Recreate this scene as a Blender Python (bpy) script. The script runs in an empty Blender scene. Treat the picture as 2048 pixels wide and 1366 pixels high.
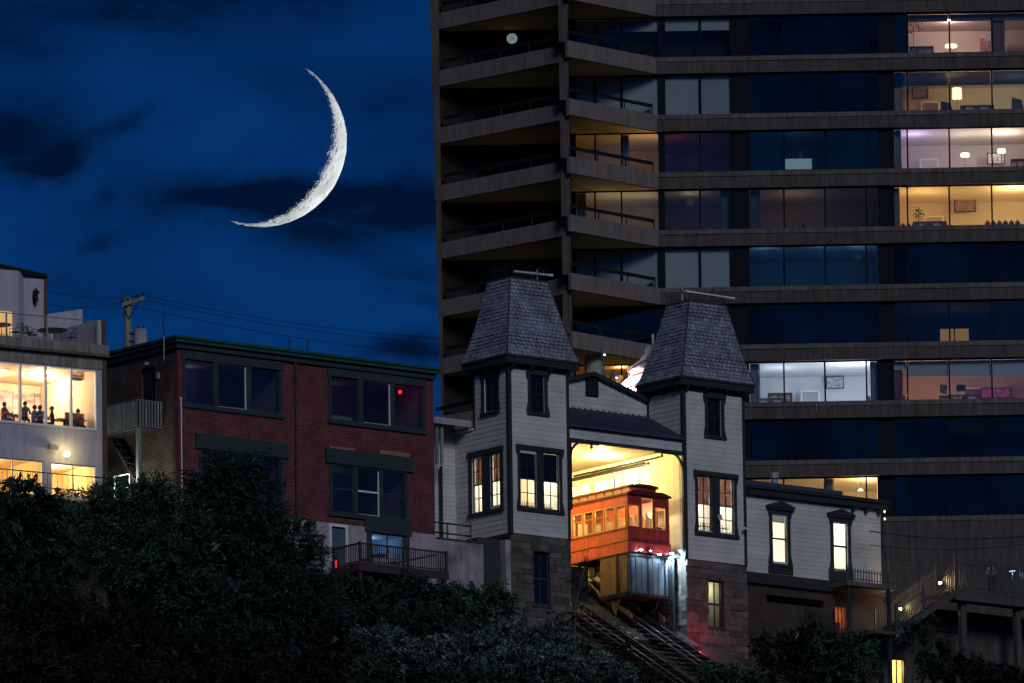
import bpy, bmesh, math, random
import numpy as np
from math import radians, sin, cos, pi, atan2, sqrt
from mathutils import Vector, Matrix
random.seed(11)
scene = bpy.context.scene
COL = scene.collection

# ------------------------------------------------------------------ camera
FPX = 22800.0                      # focal length in pixels of a 2048 wide frame
ELEV = radians(10.3); ROLL = 0.014
CAM = Vector((0, 0, 2))
fw = Vector((0, cos(ELEV), sin(ELEV))); up0 = Vector((0, -sin(ELEV), cos(ELEV))); r0 = Vector((1, 0, 0))
rt = r0 * cos(ROLL) - up0 * sin(ROLL); up = up0 * cos(ROLL) + r0 * sin(ROLL)
cam_d = bpy.data.cameras.new('camera'); cam = bpy.data.objects.new('camera', cam_d); COL.objects.link(cam)
cam_d.sensor_width = 36.0; cam_d.lens = FPX / 2048 * 36.0; cam_d.clip_start = 1.0; cam_d.clip_end = 60000.0
m3 = Matrix((rt, up, -fw)).transposed(); cam.matrix_world = Matrix.Translation(CAM) @ m3.to_4x4()
scene.camera = cam

# ------------------------------------------------------------------ sky, sun, exposure
SUN_EL, SUN_AZ = radians(28), radians(163)      # low twilight glow behind the viewer
sun_dir = Vector((sin(SUN_AZ) * cos(SUN_EL), cos(SUN_AZ) * cos(SUN_EL), sin(SUN_EL)))
sd = bpy.data.lights.new('sun', 'SUN'); sun = bpy.data.objects.new('sun', sd); COL.objects.link(sun)
sd.energy = 0.76; sd.angle = radians(16); sd.color = (0.90, 0.94, 1.0)
sun.rotation_euler = sun_dir.to_track_quat('Z', 'Y').to_euler()

def ray(px, py): return fw + rt * ((px - 1024) / FPX) + up * ((683 - py) / FPX)
def W(px, py, Y):
    d = ray(px, py); return CAM + d * (Y / d.y)

world = bpy.data.worlds.new('World'); scene.world = world; world.use_nodes = True
nt = world.node_tree; nt.nodes.clear()
def wn(t, **k):
    n = nt.nodes.new(t)
    for a, b in k.items(): setattr(n, a, b)
    return n
def wmath(op, a, b=None, c=None):
    n = wn('ShaderNodeMath', operation=op)
    for i, v in enumerate((a, b, c)):
        if v is None: continue
        if isinstance(v, (int, float)): n.inputs[i].default_value = v
        else: nt.links.new(v, n.inputs[i])
    return n.outputs[0]
sky = wn('ShaderNodeTexSky', sky_type='NISHITA', sun_disc=False)
sky.sun_elevation = SUN_EL; sky.sun_rotation = SUN_AZ; sky.altitude = 200; sky.ozone_density = 6.0; sky.air_density = 1.3; sky.dust_density = 0.6
tc = wn('ShaderNodeTexCoord'); sep = wn('ShaderNodeSeparateXYZ'); nt.links.new(tc.outputs['Generated'], sep.inputs[0])
ax = wmath('ARCTAN2', sep.outputs[0], sep.outputs[1]); el = wmath('ARCSINE', sep.outputs[2])
cv = wn('ShaderNodeCombineXYZ'); nt.links.new(ax, cv.inputs[0]); nt.links.new(wmath('MULTIPLY', el, 2.3), cv.inputs[1])
n1 = wn('ShaderNodeTexNoise'); n1.inputs['Scale'].default_value = 34; n1.inputs['Detail'].default_value = 7; n1.inputs['Roughness'].default_value = 0.58
nt.links.new(cv.outputs[0], n1.inputs['Vector'])
n2 = wn('ShaderNodeTexNoise'); n2.inputs['Scale'].default_value = 95; n2.inputs['Detail'].default_value = 6; n2.inputs['Roughness'].default_value = 0.6
nt.links.new(cv.outputs[0], n2.inputs['Vector'])
wob = wmath('SUBTRACT', n1.outputs[0], 0.5); wob2 = wmath('SUBTRACT', n2.outputs[0], 0.5)
def cloud(px, py, wx, wy, amp, tilt=0.0):      # one drifting cloud: centre and size of a patch of sky
    d = ray(px, py).normalized(); a0, e0 = atan2(d.x, d.y), math.asin(d.z)
    dx = wmath('ADD', wmath('SUBTRACT', ax, a0), wmath('MULTIPLY', wob, 0.012))
    dy = wmath('ADD', wmath('SUBTRACT', el, e0 ), wmath('MULTIPLY', wob2, 0.0065))
    dy = wmath('SUBTRACT', dy, wmath('MULTIPLY', dx, tilt))
    qx = wmath('DIVIDE', dx, wx / FPX); qy = wmath('DIVIDE', dy, wy / FPX)
    r2 = wmath('ADD', wmath('MULTIPLY', qx, qx), wmath('MULTIPLY', qy, qy))
    return wmath('MULTIPLY', wmath('EXPONENT', wmath('MULTIPLY', r2, -1.0)), amp)
tot = None
for c in [(450, 396, 140, 40, .95), (560, 372, 90, 42, .65), (720, 402, 170, 48, .95), (830, 400, 80, 58, .6), (690, 480, 150, 50, .5), (480, 440, 200, 40, .25), (40, 285, 130, 66, .9, .1), (110, 315, 60, 28, .5, .3), (235, 235, 62, 20, .5, .45),
          (60, 60, 220, 90, .55), (300, 0, 220, 50, .5), (650, -40, 260, 80, .4), (205, 495, 52, 14, .45, .15), (810, 695, 90, 24, .95), (820, 545, 90, 22, .4), (850, 590, 90, 16, .4), (220, 390, 30, 30, .3, .6), (90, 590, 60, 12, .3)]:
    v = cloud(*c); tot = v if tot is None else wmath('ADD', tot, v)
bgc = wn('ShaderNodeMapRange'); nt.links.new(n1.outputs[0], bgc.inputs[0]); bgc.inputs[1].default_value = 0.40; bgc.inputs[2].default_value = 0.78
bgc.inputs[3].default_value = 0.0; bgc.inputs[4].default_value = 0.75
tot = wmath('ADD', wmath('MULTIPLY', tot, wmath('ADD', 0.35, wmath('MULTIPLY', n2.outputs[0], 1.3))), bgc.outputs[0])
fac = wmath('SUBTRACT', 1.0, wmath('MULTIPLY', wmath('MINIMUM', tot, 1.0), 0.80))
tint = wn('ShaderNodeMix', data_type='RGBA', blend_type='MULTIPLY'); tint.inputs[0].default_value = 1.0
nt.links.new(sky.outputs[0], tint.inputs[6]); tint.inputs[7].default_value = (0.022, 0.33, 1.0, 1)
mul = wn('ShaderNodeVectorMath', operation='SCALE'); nt.links.new(tint.outputs[2], mul.inputs[0]); nt.links.new(fac, mul.inputs[3])
bg = wn('ShaderNodeBackground'); bg.inputs[1].default_value = 0.0205; nt.links.new(mul.outputs[0], bg.inputs[0])
wo = wn('ShaderNodeOutputWorld'); nt.links.new(bg.outputs[0], wo.inputs[0])

scene.view_settings.view_transform = 'Standard'; scene.view_settings.look = 'None'
scene.view_settings.exposure = 0.0; scene.view_settings.gamma = 1.0; scene.view_settings.use_curve_mapping = False
scene.render.engine = 'CYCLES'; cy = scene.cycles

cy.use_denoising = True; cy.use_adaptive_sampling = True; cy.adaptive_threshold = 0.03; cy.max_bounces = 6; cy.transparent_max_bounces = 24; cy.glossy_bounces = 4; cy.diffuse_bounces = 3
cy.sample_clamp_indirect = 4.0; cy.caustics_reflective = False; cy.caustics_refractive = False
try: cy.use_light_tree = True
except Exception: pass

# ------------------------------------------------------------------ frames: pixel <-> metres on real planes
class Frame:
    def __init__(s, px, py, Y, deg):
        s.o = W(px, py, Y); s.a = radians(deg); s.u = Vector((cos(s.a), sin(s.a), 0)); s.v = Vector((-sin(s.a), cos(s.a), 0))
    def hit(s, n, p0, px, py):
        d = ray(px, py); p = CAM + d * ((p0 - CAM).dot(n) / d.dot(n)) - s.o
        return p.dot(s.u), p.dot(s.v), p.z
    def front(s, px, py, y=0.0): h = s.hit(s.v, s.o + s.v * y, px, py); return h[0], h[2]
    def side(s, px, py, x=0.0): h = s.hit(s.u, s.o + s.u * x, px, py); return h[1], h[2]
    def top(s, px, py, z=0.0): h = s.hit(Vector((0, 0, 1)), s.o + Vector((0, 0, z)), px, py); return h[0], h[1]
    def w(s, x, y, z): return s.o + s.u * x + s.v * y + Vector((0, 0, z))
    def loc(s, p): q = p - s.o; return Vector((q.dot(s.u), q.dot(s.v), q.z))

S = Frame(1021, 1064, 590, 38.5)        # station, brick block and annex share one street line
WB = Frame(205, 861, 566, 32)           # pale restaurant building
H = Frame(1325, 1037, 625, -1)          # apartment tower behind

# ------------------------------------------------------------------ scene graph helpers
OFF = {}
def props(o, label=None, cat=None, group=None, kind=None):
    if label: o['label'] = label
    if cat: o['category'] = cat
    if group: o['group'] = group
    if kind: o['kind'] = kind
    return o
def thing(name, label, cat, frame, at=(0, 0, 0), rz=0.0, group=None):
    o = bpy.data.objects.new(name, None); COL.objects.link(o); o.empty_display_size = 0.3
    o.location = frame.w(*at); o.rotation_euler = (0, 0, frame.a + rz); OFF[o.name] = Vector(at) if rz == 0 else Vector((0, 0, 0))
    return props(o, label, cat, group)
def put(name, me, mat, parent=None, loc=None, mw=None):
    o = bpy.data.objects.new(name, me); COL.objects.link(o)
    if mat is not None and len(me.materials) == 0: me.materials.append(mat)
    if parent is not None:
        o.parent = parent
        off = OFF.get(parent.name, Vector((0, 0, 0)))
        if mw is not None:
            m = mw.copy(); m.translation = m.translation - off; o.matrix_basis = m
        else:
            o.location = (Vector(loc) if loc is not None else Vector((0, 0, 0))) - off
    elif mw is not None: o.matrix_world = mw
    elif loc is not None: o.location = loc
    return o

class MB:
    def __init__(s): s.v = []; s.f = []; s.sm = False
    def add(s, vs, fs):
        b = len(s.v); s.v.extend([tuple(v) for v in vs]); s.f.extend([tuple(i + b for i in f) for f in fs]); return s
    def box(s, x0, x1, y0, y1, z0, z1):
        if x0 > x1: x0, x1 = x1, x0
        if y0 > y1: y0, y1 = y1, y0
        if z0 > z1: z0, z1 = z1, z0
        return s.add([(x0,y0,z0),(x1,y0,z0),(x1,y1,z0),(x0,y1,z0),(x0,y0,z1),(x1,y0,z1),(x1,y1,z1),(x0,y1,z1)],
                     [(0,3,2,1),(4,5,6,7),(0,1,5,4),(1,2,6,5),(2,3,7,6),(3,0,4,7)])
    def hexa(s, p):       # eight points: bottom four, top four
        return s.add(p, [(0,3,2,1),(4,5,6,7),(0,1,5,4),(1,2,6,5),(2,3,7,6),(3,0,4,7)])
    def prism(s, pts, ax, a, b):   # polygon extruded along axis ax between a and b; pts are the two other coordinates
        def mk(p, t):
            q = list(p); q.insert(ax, t); return tuple(q)
        n = len(pts); vs = [mk(p, a) for p in pts] + [mk(p, b) for p in pts]
        return s.add(vs, [tuple(range(n)), tuple(range(2*n-1, n-1, -1))] + [(i, n+i, n+(i+1) % n, (i+1) % n) for i in range(n)])
    def tube(s, pts, r, n=6, cap=True):
        pts = [Vector(p) for p in pts]; rs = r if isinstance(r, (list, tuple)) else [r] * len(pts); rings = []
        for i, p in enumerate(pts):
            d = (pts[min(i+1, len(pts)-1)] - pts[max(i-1, 0)]).normalized()
            a = d.cross(Vector((0, 0, 1)) if abs(d.z) < 0.9 else Vector((1, 0, 0))).normalized(); b = d.cross(a)
            rings.append([p + (a * cos(2*pi*k/n) + b * sin(2*pi*k/n)) * rs[i] for k in range(n)])
        vs = [q for R in rings for q in R]; fs = []
        for i in range(len(pts)-1):
            for k in range(n): fs.append((i*n+k, i*n+(k+1) % n, (i+1)*n+(k+1) % n, (i+1)*n+k))
        if cap: fs.append(tuple(range(n))[::-1]); fs.append(tuple(range((len(pts)-1)*n, len(pts)*n)))
        return s.add(vs, fs)
    def lathe(s, prof, c=(0, 0, 0), n=12):      # profile (r, z)
        vs = []; fs = []
        for r, z in prof:
            for k in range(n): vs.append((c[0] + r*cos(2*pi*k/n), c[1] + r*sin(2*pi*k/n), c[2] + z))
        for i in range(len(prof)-1):
            for k in range(n): fs.append((i*n+k, i*n+(k+1) % n, (i+1)*n+(k+1) % n, (i+1)*n+k))
        fs.append(tuple(range(n))[::-1]); fs.append(tuple(range((len(prof)-1)*n, len(prof)*n)))
        return s.add(vs, fs)
    def mesh(s, name):
        me = bpy.data.meshes.new(name); me.from_pydata(s.v, [], s.f); me.update()
        bm = bmesh.new(); bm.from_mesh(me); bmesh.ops.recalc_face_normals(bm, faces=bm.faces); bm.to_mesh(me); bm.free()
        if s.sm:
            me.polygons.foreach_set('use_smooth', [True] * len(me.polygons))
        return me
    def build(s, name, mat, parent=None, loc=None, mw=None): return put(name, s.mesh(name), mat, parent, loc, mw)

CUBES = {}
def piece(name, mat, parent, x0, x1, y0, y1, z0, z1):
    """an axis-aligned block of its own that shares one cube mesh per material"""
    me = CUBES.get(mat.name)
    if me is None:
        me = MB().box(-.5, .5, -.5, .5, -.5, .5).mesh('block'); me.materials.append(mat); CUBES[mat.name] = me
    m = Matrix.Translation(((x0+x1)/2, (y0+y1)/2, (z0+z1)/2)) @ Matrix.Diagonal((max(abs(x1-x0), 1e-4), max(abs(y1-y0), 1e-4), max(abs(z1-z0), 1e-4), 1))
    return put(name, me, mat, parent, mw=m)

class Face:
    """a vertical wall: a runs along it, d sticks out of it. kind front: plane y, outwards -y; left: plane x, outwards -x; right: outwards +x; back: outwards +y"""
    def __init__(s, fr, kind, at): s.fr, s.kind, s.at = fr, kind, at
    def px(s, px, py, d=0.0):
        return s.fr.front(px, py, s.at - d) if s.kind == 'front' else s.fr.side(px, py, s.at - d)
    def rect(s, x0, y0, x1, y1, d=0.0):        # pixel rectangle -> (a0, a1, z0, z1): a from the middle height, z from the middle column
        a0 = s.px(x0, (y0+y1)/2, d)[0]; a1 = s.px(x1, (y0+y1)/2, d)[0]
        zt = s.px((x0+x1)/2, y0, d)[1]; zb = s.px((x0+x1)/2, y1, d)[1]
        return min(a0, a1), max(a0, a1), zb, zt
    def bx(s, a0, a1, d0, d1, z0, z1):
        if s.kind == 'front': return (a0, a1, s.at-d1, s.at-d0, z0, z1)
        if s.kind == 'left': return (s.at-d1, s.at-d0, a0, a1, z0, z1)
        if s.kind == 'right': return (s.at+d0, s.at+d1, a0, a1, z0, z1)
        return (a0, a1, s.at+d0, s.at+d1, z0, z1)
    def pt(s, a, d, z):
        return {'front': (a, s.at-d, z), 'left': (s.at-d, a, z), 'right': (s.at+d, a, z), 'back': (a, s.at+d, z)}[s.kind]
    def box(s, mb, a0, a1, d0, d1, z0, z1): mb.box(*s.bx(a0, a1, d0, d1, z0, z1)); return mb
    def piece(s, name, mat, parent, a0, a1, d0, d1, z0, z1): return piece(name, mat, parent, *s.bx(a0, a1, d0, d1, z0, z1))
    def poly(s, mb, pts, d0, d1):
        n = len(pts); vs = [s.pt(a, d0, z) for a, z in pts] + [s.pt(a, d1, z) for a, z in pts]
        return mb.add(vs, [tuple(range(n)), tuple(range(2*n-1, n-1, -1))] + [(i, n+i, n+(i+1) % n, (i+1) % n) for i in range(n)])

def holed(face, mb, a0, a1, z0, z1, d0, d1, holes):
    """wall slab with rectangular openings"""
    hs = [(max(h[0], a0), min(h[1], a1), max(h[2], z0), min(h[3], z1)) for h in holes]
    hs = [h for h in hs if h[0] < h[1] and h[2] < h[3]]
    zs = sorted({z0, z1, *[h[2] for h in hs], *[h[3] for h in hs]})
    for za, zb in zip(zs, zs[1:]):
        if zb - za < 1e-4: continue
        for p, q in spans(a0, a1, [(h[0], h[1]) for h in hs if h[2] < (za+zb)/2 < h[3]]): face.box(mb, p, q, d0, d1, za, zb)
    return mb
def spans(a, b, cuts):
    out = []; cur = a
    for c0, c1 in sorted(cuts):
        if c0 > cur: out.append((cur, min(c0, b)))
        cur = max(cur, c1)
    if cur < b: out.append((cur, b))
    return [(p, q) for p, q in out if q - p > 0.03]
BOARD = {}; CLR = random.Random(77)
def clad(face, parent, mat, a0, a1, z0, z1, holes, pitch=0.27, limit=None, t=0.024):
    """clapboards, each a wedge with its lower edge proud; limit(z) may narrow the wall (gables)"""
    n = max(1, round((z1-z0)/pitch)); h = (z1-z0)/n
    for i in range(n):
        za = z0 + i*h; zb = za + h; zm = (za+zb)/2
        p0, p1 = (a0, a1) if limit is None else limit(zb)
        sp = []
        for p, q in spans(p0, p1, [(k[0], k[1]) for k in holes if k[2] < zm < k[3]]):
            while q-p > 2.9 and CLR.random() < .0:
                c = p+CLR.uniform(.9, q-p-.8); sp.append((p, c-.012)); p = c
            sp.append((p, q))
        for p, q in sp:
            key = (mat.name, face.kind); me = BOARD.get(key)
            if me is None:
                f = Face(face.fr, face.kind, 0.0)
                mb = MB(); mb.hexa([f.pt(0,0,0), f.pt(1,0,0), f.pt(1,1,0), f.pt(0,1,0), f.pt(0,0,1), f.pt(1,0,1), f.pt(1,.3,1), f.pt(0,.3,1)])
                me = mb.mesh('siding_board'); me.materials.append(mat); BOARD[key] = me
            o = Vector(face.pt(p, 0.0, za+CLR.uniform(-.008, .008))); L = q-p
            sc = (L, t, h*0.995) if face.kind in ('front', 'back') else (t, L, h*0.995)
            put('siding_board', me, mat, parent, mw=Matrix.Translation(o) @ Matrix.Diagonal((*sc, 1)))

# ------------------------------------------------------------------ materials
MATS = {}
def mat(name, col, rough=0.75, var=0.12, scale=2.5, rnd=0.0, bump=0.0, metal=0.0, spec=0.3, island=False, stretch=(1, 1, 1), streak=0.0):
    m = bpy.data.materials.new(name); m.use_nodes = True; t = m.node_tree; b = t.nodes['Principled BSDF']
    b.inputs['Roughness'].default_value = rough; b.inputs['Metallic'].default_value = metal; b.inputs['Specular IOR Level'].default_value = spec
    co = t.nodes.new('ShaderNodeTexCoord'); mp = t.nodes.new('ShaderNodeMapping'); mp.inputs['Scale'].default_value = stretch
    geo = t.nodes.new('ShaderNodeNewGeometry')
    t.links.new(geo.outputs['Position'], mp.inputs[0])
    n = t.nodes.new('ShaderNodeTexNoise'); n.inputs['Scale'].default_value = scale; n.inputs['Detail'].default_value = 6; n.inputs['Roughness'].default_value = 0.65
    t.links.new(mp.outputs[0], n.inputs['Vector'])
    r = t.nodes.new('ShaderNodeMapRange'); r.inputs[1].default_value = 0.3; r.inputs[2].default_value = 0.7; r.inputs[3].default_value = 1-var; r.inputs[4].default_value = 1+var
    t.links.new(n.outputs[0], r.inputs[0]); f = r.outputs[0]
    def mulf(x, y):
        k = t.nodes.new('ShaderNodeMath'); k.operation = 'MULTIPLY'; t.links.new(x, k.inputs[0]); t.links.new(y, k.inputs[1]); return k.outputs[0]
    if streak:
        mp2 = t.nodes.new('ShaderNodeMapping'); mp2.inputs['Scale'].default_value = (5, 5, 0.35); t.links.new(geo.outputs['Position'], mp2.inputs[0])
        n2 = t.nodes.new('ShaderNodeTexNoise'); n2.inputs['Scale'].default_value = 1.0; n2.inputs['Detail'].default_value = 5; t.links.new(mp2.outputs[0], n2.inputs['Vector'])
        r2 = t.nodes.new('ShaderNodeMapRange'); r2.inputs[1].default_value = 0.35; r2.inputs[2].default_value = 0.65; r2.inputs[3].default_value = 1-streak; r2.inputs[4].default_value = 1+streak*0.4
        t.links.new(n2.outputs[0], r2.inputs[0]); f = mulf(f, r2.outputs[0])
    if rnd:
        if island: src = geo.outputs['Random Per Island']
        else: oi = t.nodes.new('ShaderNodeObjectInfo'); src = oi.outputs['Random']
        r3 = t.nodes.new('ShaderNodeMapRange'); r3.inputs[3].default_value = 1-rnd; r3.inputs[4].default_value = 1+rnd
        t.links.new(src, r3.inputs[0]); f = mulf(f, r3.outputs[0])
    mx = t.nodes.new('ShaderNodeVectorMath'); mx.operation = 'SCALE'; mx.inputs[0].default_value = col; t.links.new(f, mx.inputs[3])
    t.links.new(mx.outputs[0], b.inputs['Base Color'])
    if bump:
        bp = t.nodes.new('ShaderNodeBump'); bp.inputs['Strength'].default_value = bump; bp.inputs['Distance'].default_value = 0.03
        n3 = t.nodes.new('ShaderNodeTexNoise'); n3.inputs['Scale'].default_value = scale*5; n3.inputs['Detail'].default_value = 5; t.links.new(geo.outputs['Position'], n3.inputs['Vector'])
        t.links.new(n3.outputs[0], bp.inputs['Height']); t.links.new(bp.outputs[0], b.inputs['Normal'])
    MATS[name] = m; return m
def emit(name, col, strength):
    m = bpy.data.materials.new(name); m.use_nodes = True; t = m.node_tree; t.nodes.clear()
    e = t.nodes.new('ShaderNodeEmission'); e.inputs[0].default_value = (*col, 1); e.inputs[1].default_value = strength
    o = t.nodes.new('ShaderNodeOutputMaterial'); t.links.new(e.outputs[0], o.inputs[0]); return m
def glass(name, see, refl, tintc=(0.004, 0.007, 0.012), rough=0.02, wave=0.0):
    """window glass: see = share of light passing, refl = mirror share"""
    m = bpy.data.materials.new(name); m.use_nodes = True; t = m.node_tree; t.nodes.clear()
    g = t.nodes.new('ShaderNodeBsdfGlossy'); g.inputs['Roughness'].default_value = rough; g.inputs[0].default_value = (.95, .95, .92, 1)
    if see > 0:
        a = t.nodes.new('ShaderNodeBsdfTransparent'); a.inputs[0].default_value = (see, see, see, 1)
    else:
        a = t.nodes.new('ShaderNodeBsdfDiffuse'); a.inputs[0].default_value = (*tintc, 1)
    x = t.nodes.new('ShaderNodeMixShader'); x.inputs[0].default_value = refl
    if wave:
        geo = t.nodes.new('ShaderNodeNewGeometry'); oi = t.nodes.new('ShaderNodeObjectInfo')
        n = t.nodes.new('ShaderNodeTexNoise'); n.inputs['Scale'].default_value = 0.35; n.noise_dimensions = '4D'; t.links.new(geo.outputs['Position'], n.inputs['Vector']); t.links.new(oi.outputs['Random'], n.inputs['W'])
        r = t.nodes.new('ShaderNodeMapRange'); r.inputs[1].default_value = .3; r.inputs[2].default_value = .7; r.inputs[3].default_value = refl*(1-wave); r.inputs[4].default_value = refl*(1+wave)
        t.links.new(n.outputs[0], r.inputs[0]); t.links.new(r.outputs[0], x.inputs[0])
        bp = t.nodes.new('ShaderNodeBump'); bp.inputs['Strength'].default_value = 0.03; t.links.new(n.outputs[0], bp.inputs['Height']); t.links.new(bp.outputs[0], g.inputs['Normal'])
    o = t.nodes.new('ShaderNodeOutputMaterial'); t.links.new(a.outputs[0], x.inputs[1]); t.links.new(g.outputs[0], x.inputs[2]); t.links.new(x.outputs[0], o.inputs[0])
    return m
def brickmat(name, c1, c2, mortar, bw=0.30, bh=0.105, bump=0.4):
    m = bpy.data.materials.new(name); m.use_nodes = True; t = m.node_tree; b = t.nodes['Principled BSDF']; b.inputs['Roughness'].default_value = 0.85; b.inputs['Specular IOR Level'].default_value = 0.2
    co = t.nodes.new('ShaderNodeTexCoord'); sp = t.nodes.new('ShaderNodeSeparateXYZ'); t.links.new(co.outputs['Object'], sp.inputs[0])
    ad = t.nodes.new('ShaderNodeMath'); t.links.new(sp.outputs[0], ad.inputs[0]); t.links.new(sp.outputs[1], ad.inputs[1])
    cb = t.nodes.new('ShaderNodeCombineXYZ'); t.links.new(ad.outputs[0], cb.inputs[0]); t.links.new(sp.outputs[2], cb.inputs[1])
    br = t.nodes.new('ShaderNodeTexBrick'); br.inputs['Color1'].default_value = (*c1, 1); br.inputs['Color2'].default_value = (*c2, 1); br.inputs['Mortar'].default_value = (*mortar, 1)
    br.inputs['Scale'].default_value = 1.0; br.inputs['Mortar Size'].default_value = 0.018; br.inputs['Brick Width'].default_value = bw; br.inputs['Row Height'].default_value = bh
    t.links.new(cb.outputs[0], br.inputs['Vector'])
    n = t.nodes.new('ShaderNodeTexNoise'); n.inputs['Scale'].default_value = 0.9; n.inputs['Detail'].default_value = 8; n.inputs['Roughness'].default_value = 0.7; t.links.new(cb.outputs[0], n.inputs['Vector'])
    r = t.nodes.new('ShaderNodeMapRange'); r.inputs[1].default_value = .3; r.inputs[2].default_value = .7; r.inputs[3].default_value = .6; r.inputs[4].default_value = 1.4; t.links.new(n.outputs[0], r.inputs[0])
    s = t.nodes.new('ShaderNodeVectorMath'); s.operation = 'SCALE'; t.links.new(br.outputs[0], s.inputs[0]); t.links.new(r.outputs[0], s.inputs[3]); t.links.new(s.outputs[0], b.inputs['Base Color'])
    bp = t.nodes.new('ShaderNodeBump'); bp.invert = True; bp.inputs['Strength'].default_value = bump; bp.inputs['Distance'].default_value = 0.02; t.links.new(br.outputs['Fac'], bp.inputs['Height']); t.links.new(bp.outputs[0], b.inputs['Normal'])
    return m

M_siding = mat('siding_paint', (.55, .54, .52), .7, .20, .5, rnd=.05, streak=.0)
M_trim = mat('dark_trim_paint', (.026, .030, .034), .6, .2, 2)
M_slate = mat('slate', (.215, .23, .285), .6, .42, 1.1, rnd=.24, bump=.3)
M_slate_st = mat('slate_joined', (.215, .23, .285), .6, .42, 1.1, rnd=.24, island=True, bump=.3)
M_stone = mat('sandstone', (.105, .092, .082), .9, .3, 3, rnd=.35, bump=.8)
M_mortar = mat('mortar', (.05, .043, .036), .95, .2, 3)
M_conc = mat('brown_concrete', (.085, .070, .066), .9, .2, 1.0, rnd=.07, streak=.3)
M_conc_cap = mat('weathered_concrete_cap', (.13, .112, .104), .9, .2, 1.5, rnd=.08, streak=.35)
M_soffit_lit = mat('concrete_soffit', (.60, .50, .28), .9, .15, 1.0)  # warm city light from below is painted into this soffit colour
M_brick = brickmat('red_brick', (.130, .016, .019), (.085, .011, .015), (.17, .095, .09), .32, .115)
M_green = mat('green_cornice', (.022, .075, .062), .5, .15, 2)
M_greytrim = mat('grey_green_trim', (.030, .046, .052), .6, .2, 2)
M_stucco = mat('white_stucco', (.40, .35, .39), .85, .16, 1.4, streak=.14)
M_pinkst = mat('stained_stucco', (.30, .26, .29), .9, .55, .7, streak=.18, bump=.3)
M_brick2 = brickmat('aged_brick', (.062, .026, .026), (.045, .021, .022), (.15, .12, .105), .32, .115)  # darker, greyer brick for the side wall
M_wood = mat('weathered_wood', (.22, .24, .22), .85, .3, 4, rnd=.25, stretch=(1, 1, .3))
M_dkwood = mat('dark_stained_wood', (.055, .035, .040), .7, .3, 4, rnd=.2)
M_black = mat('black_iron', (.018, .019, .022), .45, .2, 4, spec=.5)
M_steel = mat('galvanised_steel', (.42, .44, .46), .4, .15, 5, metal=.6)
M_metalroof = mat('standing_seam_metal', (.09, .11, .17), .4, .15, 1.5, metal=.5, spec=.5)
M_white = mat('white_paint', (.75, .75, .76), .6, .06, 2)
M_cream = mat('cream_board', (.78, .70, .50), .6, .10, 3, rnd=.06)
M_room = mat('room_plaster', (.72, .66, .56), .9, .05, 1)
M_roomw = mat('room_white', (.75, .75, .75), .9, .05, 1)
M_dark = mat('dark_void', (.012, .012, .014), .9, .1, 1)
M_floor = mat('floor_boards', (.12, .08, .05), .7, .2, 2)
G_dark = glass('dark_glass', 0, .055, wave=.35)
G_navy = glass('navy_glass', 0, .055, (.003, .008, .02), wave=.25)
G_clear = glass('clear_glass', .9, .06)
G_dim = glass('tinted_glass', .72, .07, wave=.3)
G_blind = glass('blind_window_glass', .85, .03, wave=.3)
M_blind = mat('roller_blind', (.42, .50, .54), .9, .06, 1, rnd=.12)
M_shade = mat('brown_shade', (.16, .115, .085), .9, .1, 2)
def thin_shade(name, col, tr):
    m = bpy.data.materials.new(name); m.use_nodes = True; t = m.node_tree; t.nodes.clear()
    a = t.nodes.new('ShaderNodeBsdfDiffuse'); a.inputs[0].default_value = (*col, 1); b = t.nodes.new('ShaderNodeBsdfTransparent'); b.inputs[0].default_value = (*[min(1, c*1.6) for c in col], 1)
    x = t.nodes.new('ShaderNodeMixShader'); x.inputs[0].default_value = tr; o = t.nodes.new('ShaderNodeOutputMaterial'); t.links.new(a.outputs[0], x.inputs[1]); t.links.new(b.outputs[0], x.inputs[2]); t.links.new(x.outputs[0], o.inputs[0]); return m
M_sheer = thin_shade('sheer_shade', (.26, .19, .17), .70)
M_parapet = mat('parapet_concrete', (.19, .158, .145), .9, .14, 1.5, streak=.2)

def lamp(name, loc, energy, col, r=0.15, parent=None):
    d = bpy.data.lights.new(name, 'POINT'); d.energy = energy; d.color = col; d.shadow_soft_size = r
    o = bpy.data.objects.new(name, d); COL.objects.link(o)
    if parent is not None:
        o.parent = parent; o.location = Vector(loc) - OFF.get(parent.name, Vector((0, 0, 0)))
    else: o.location = loc
    return o

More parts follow.
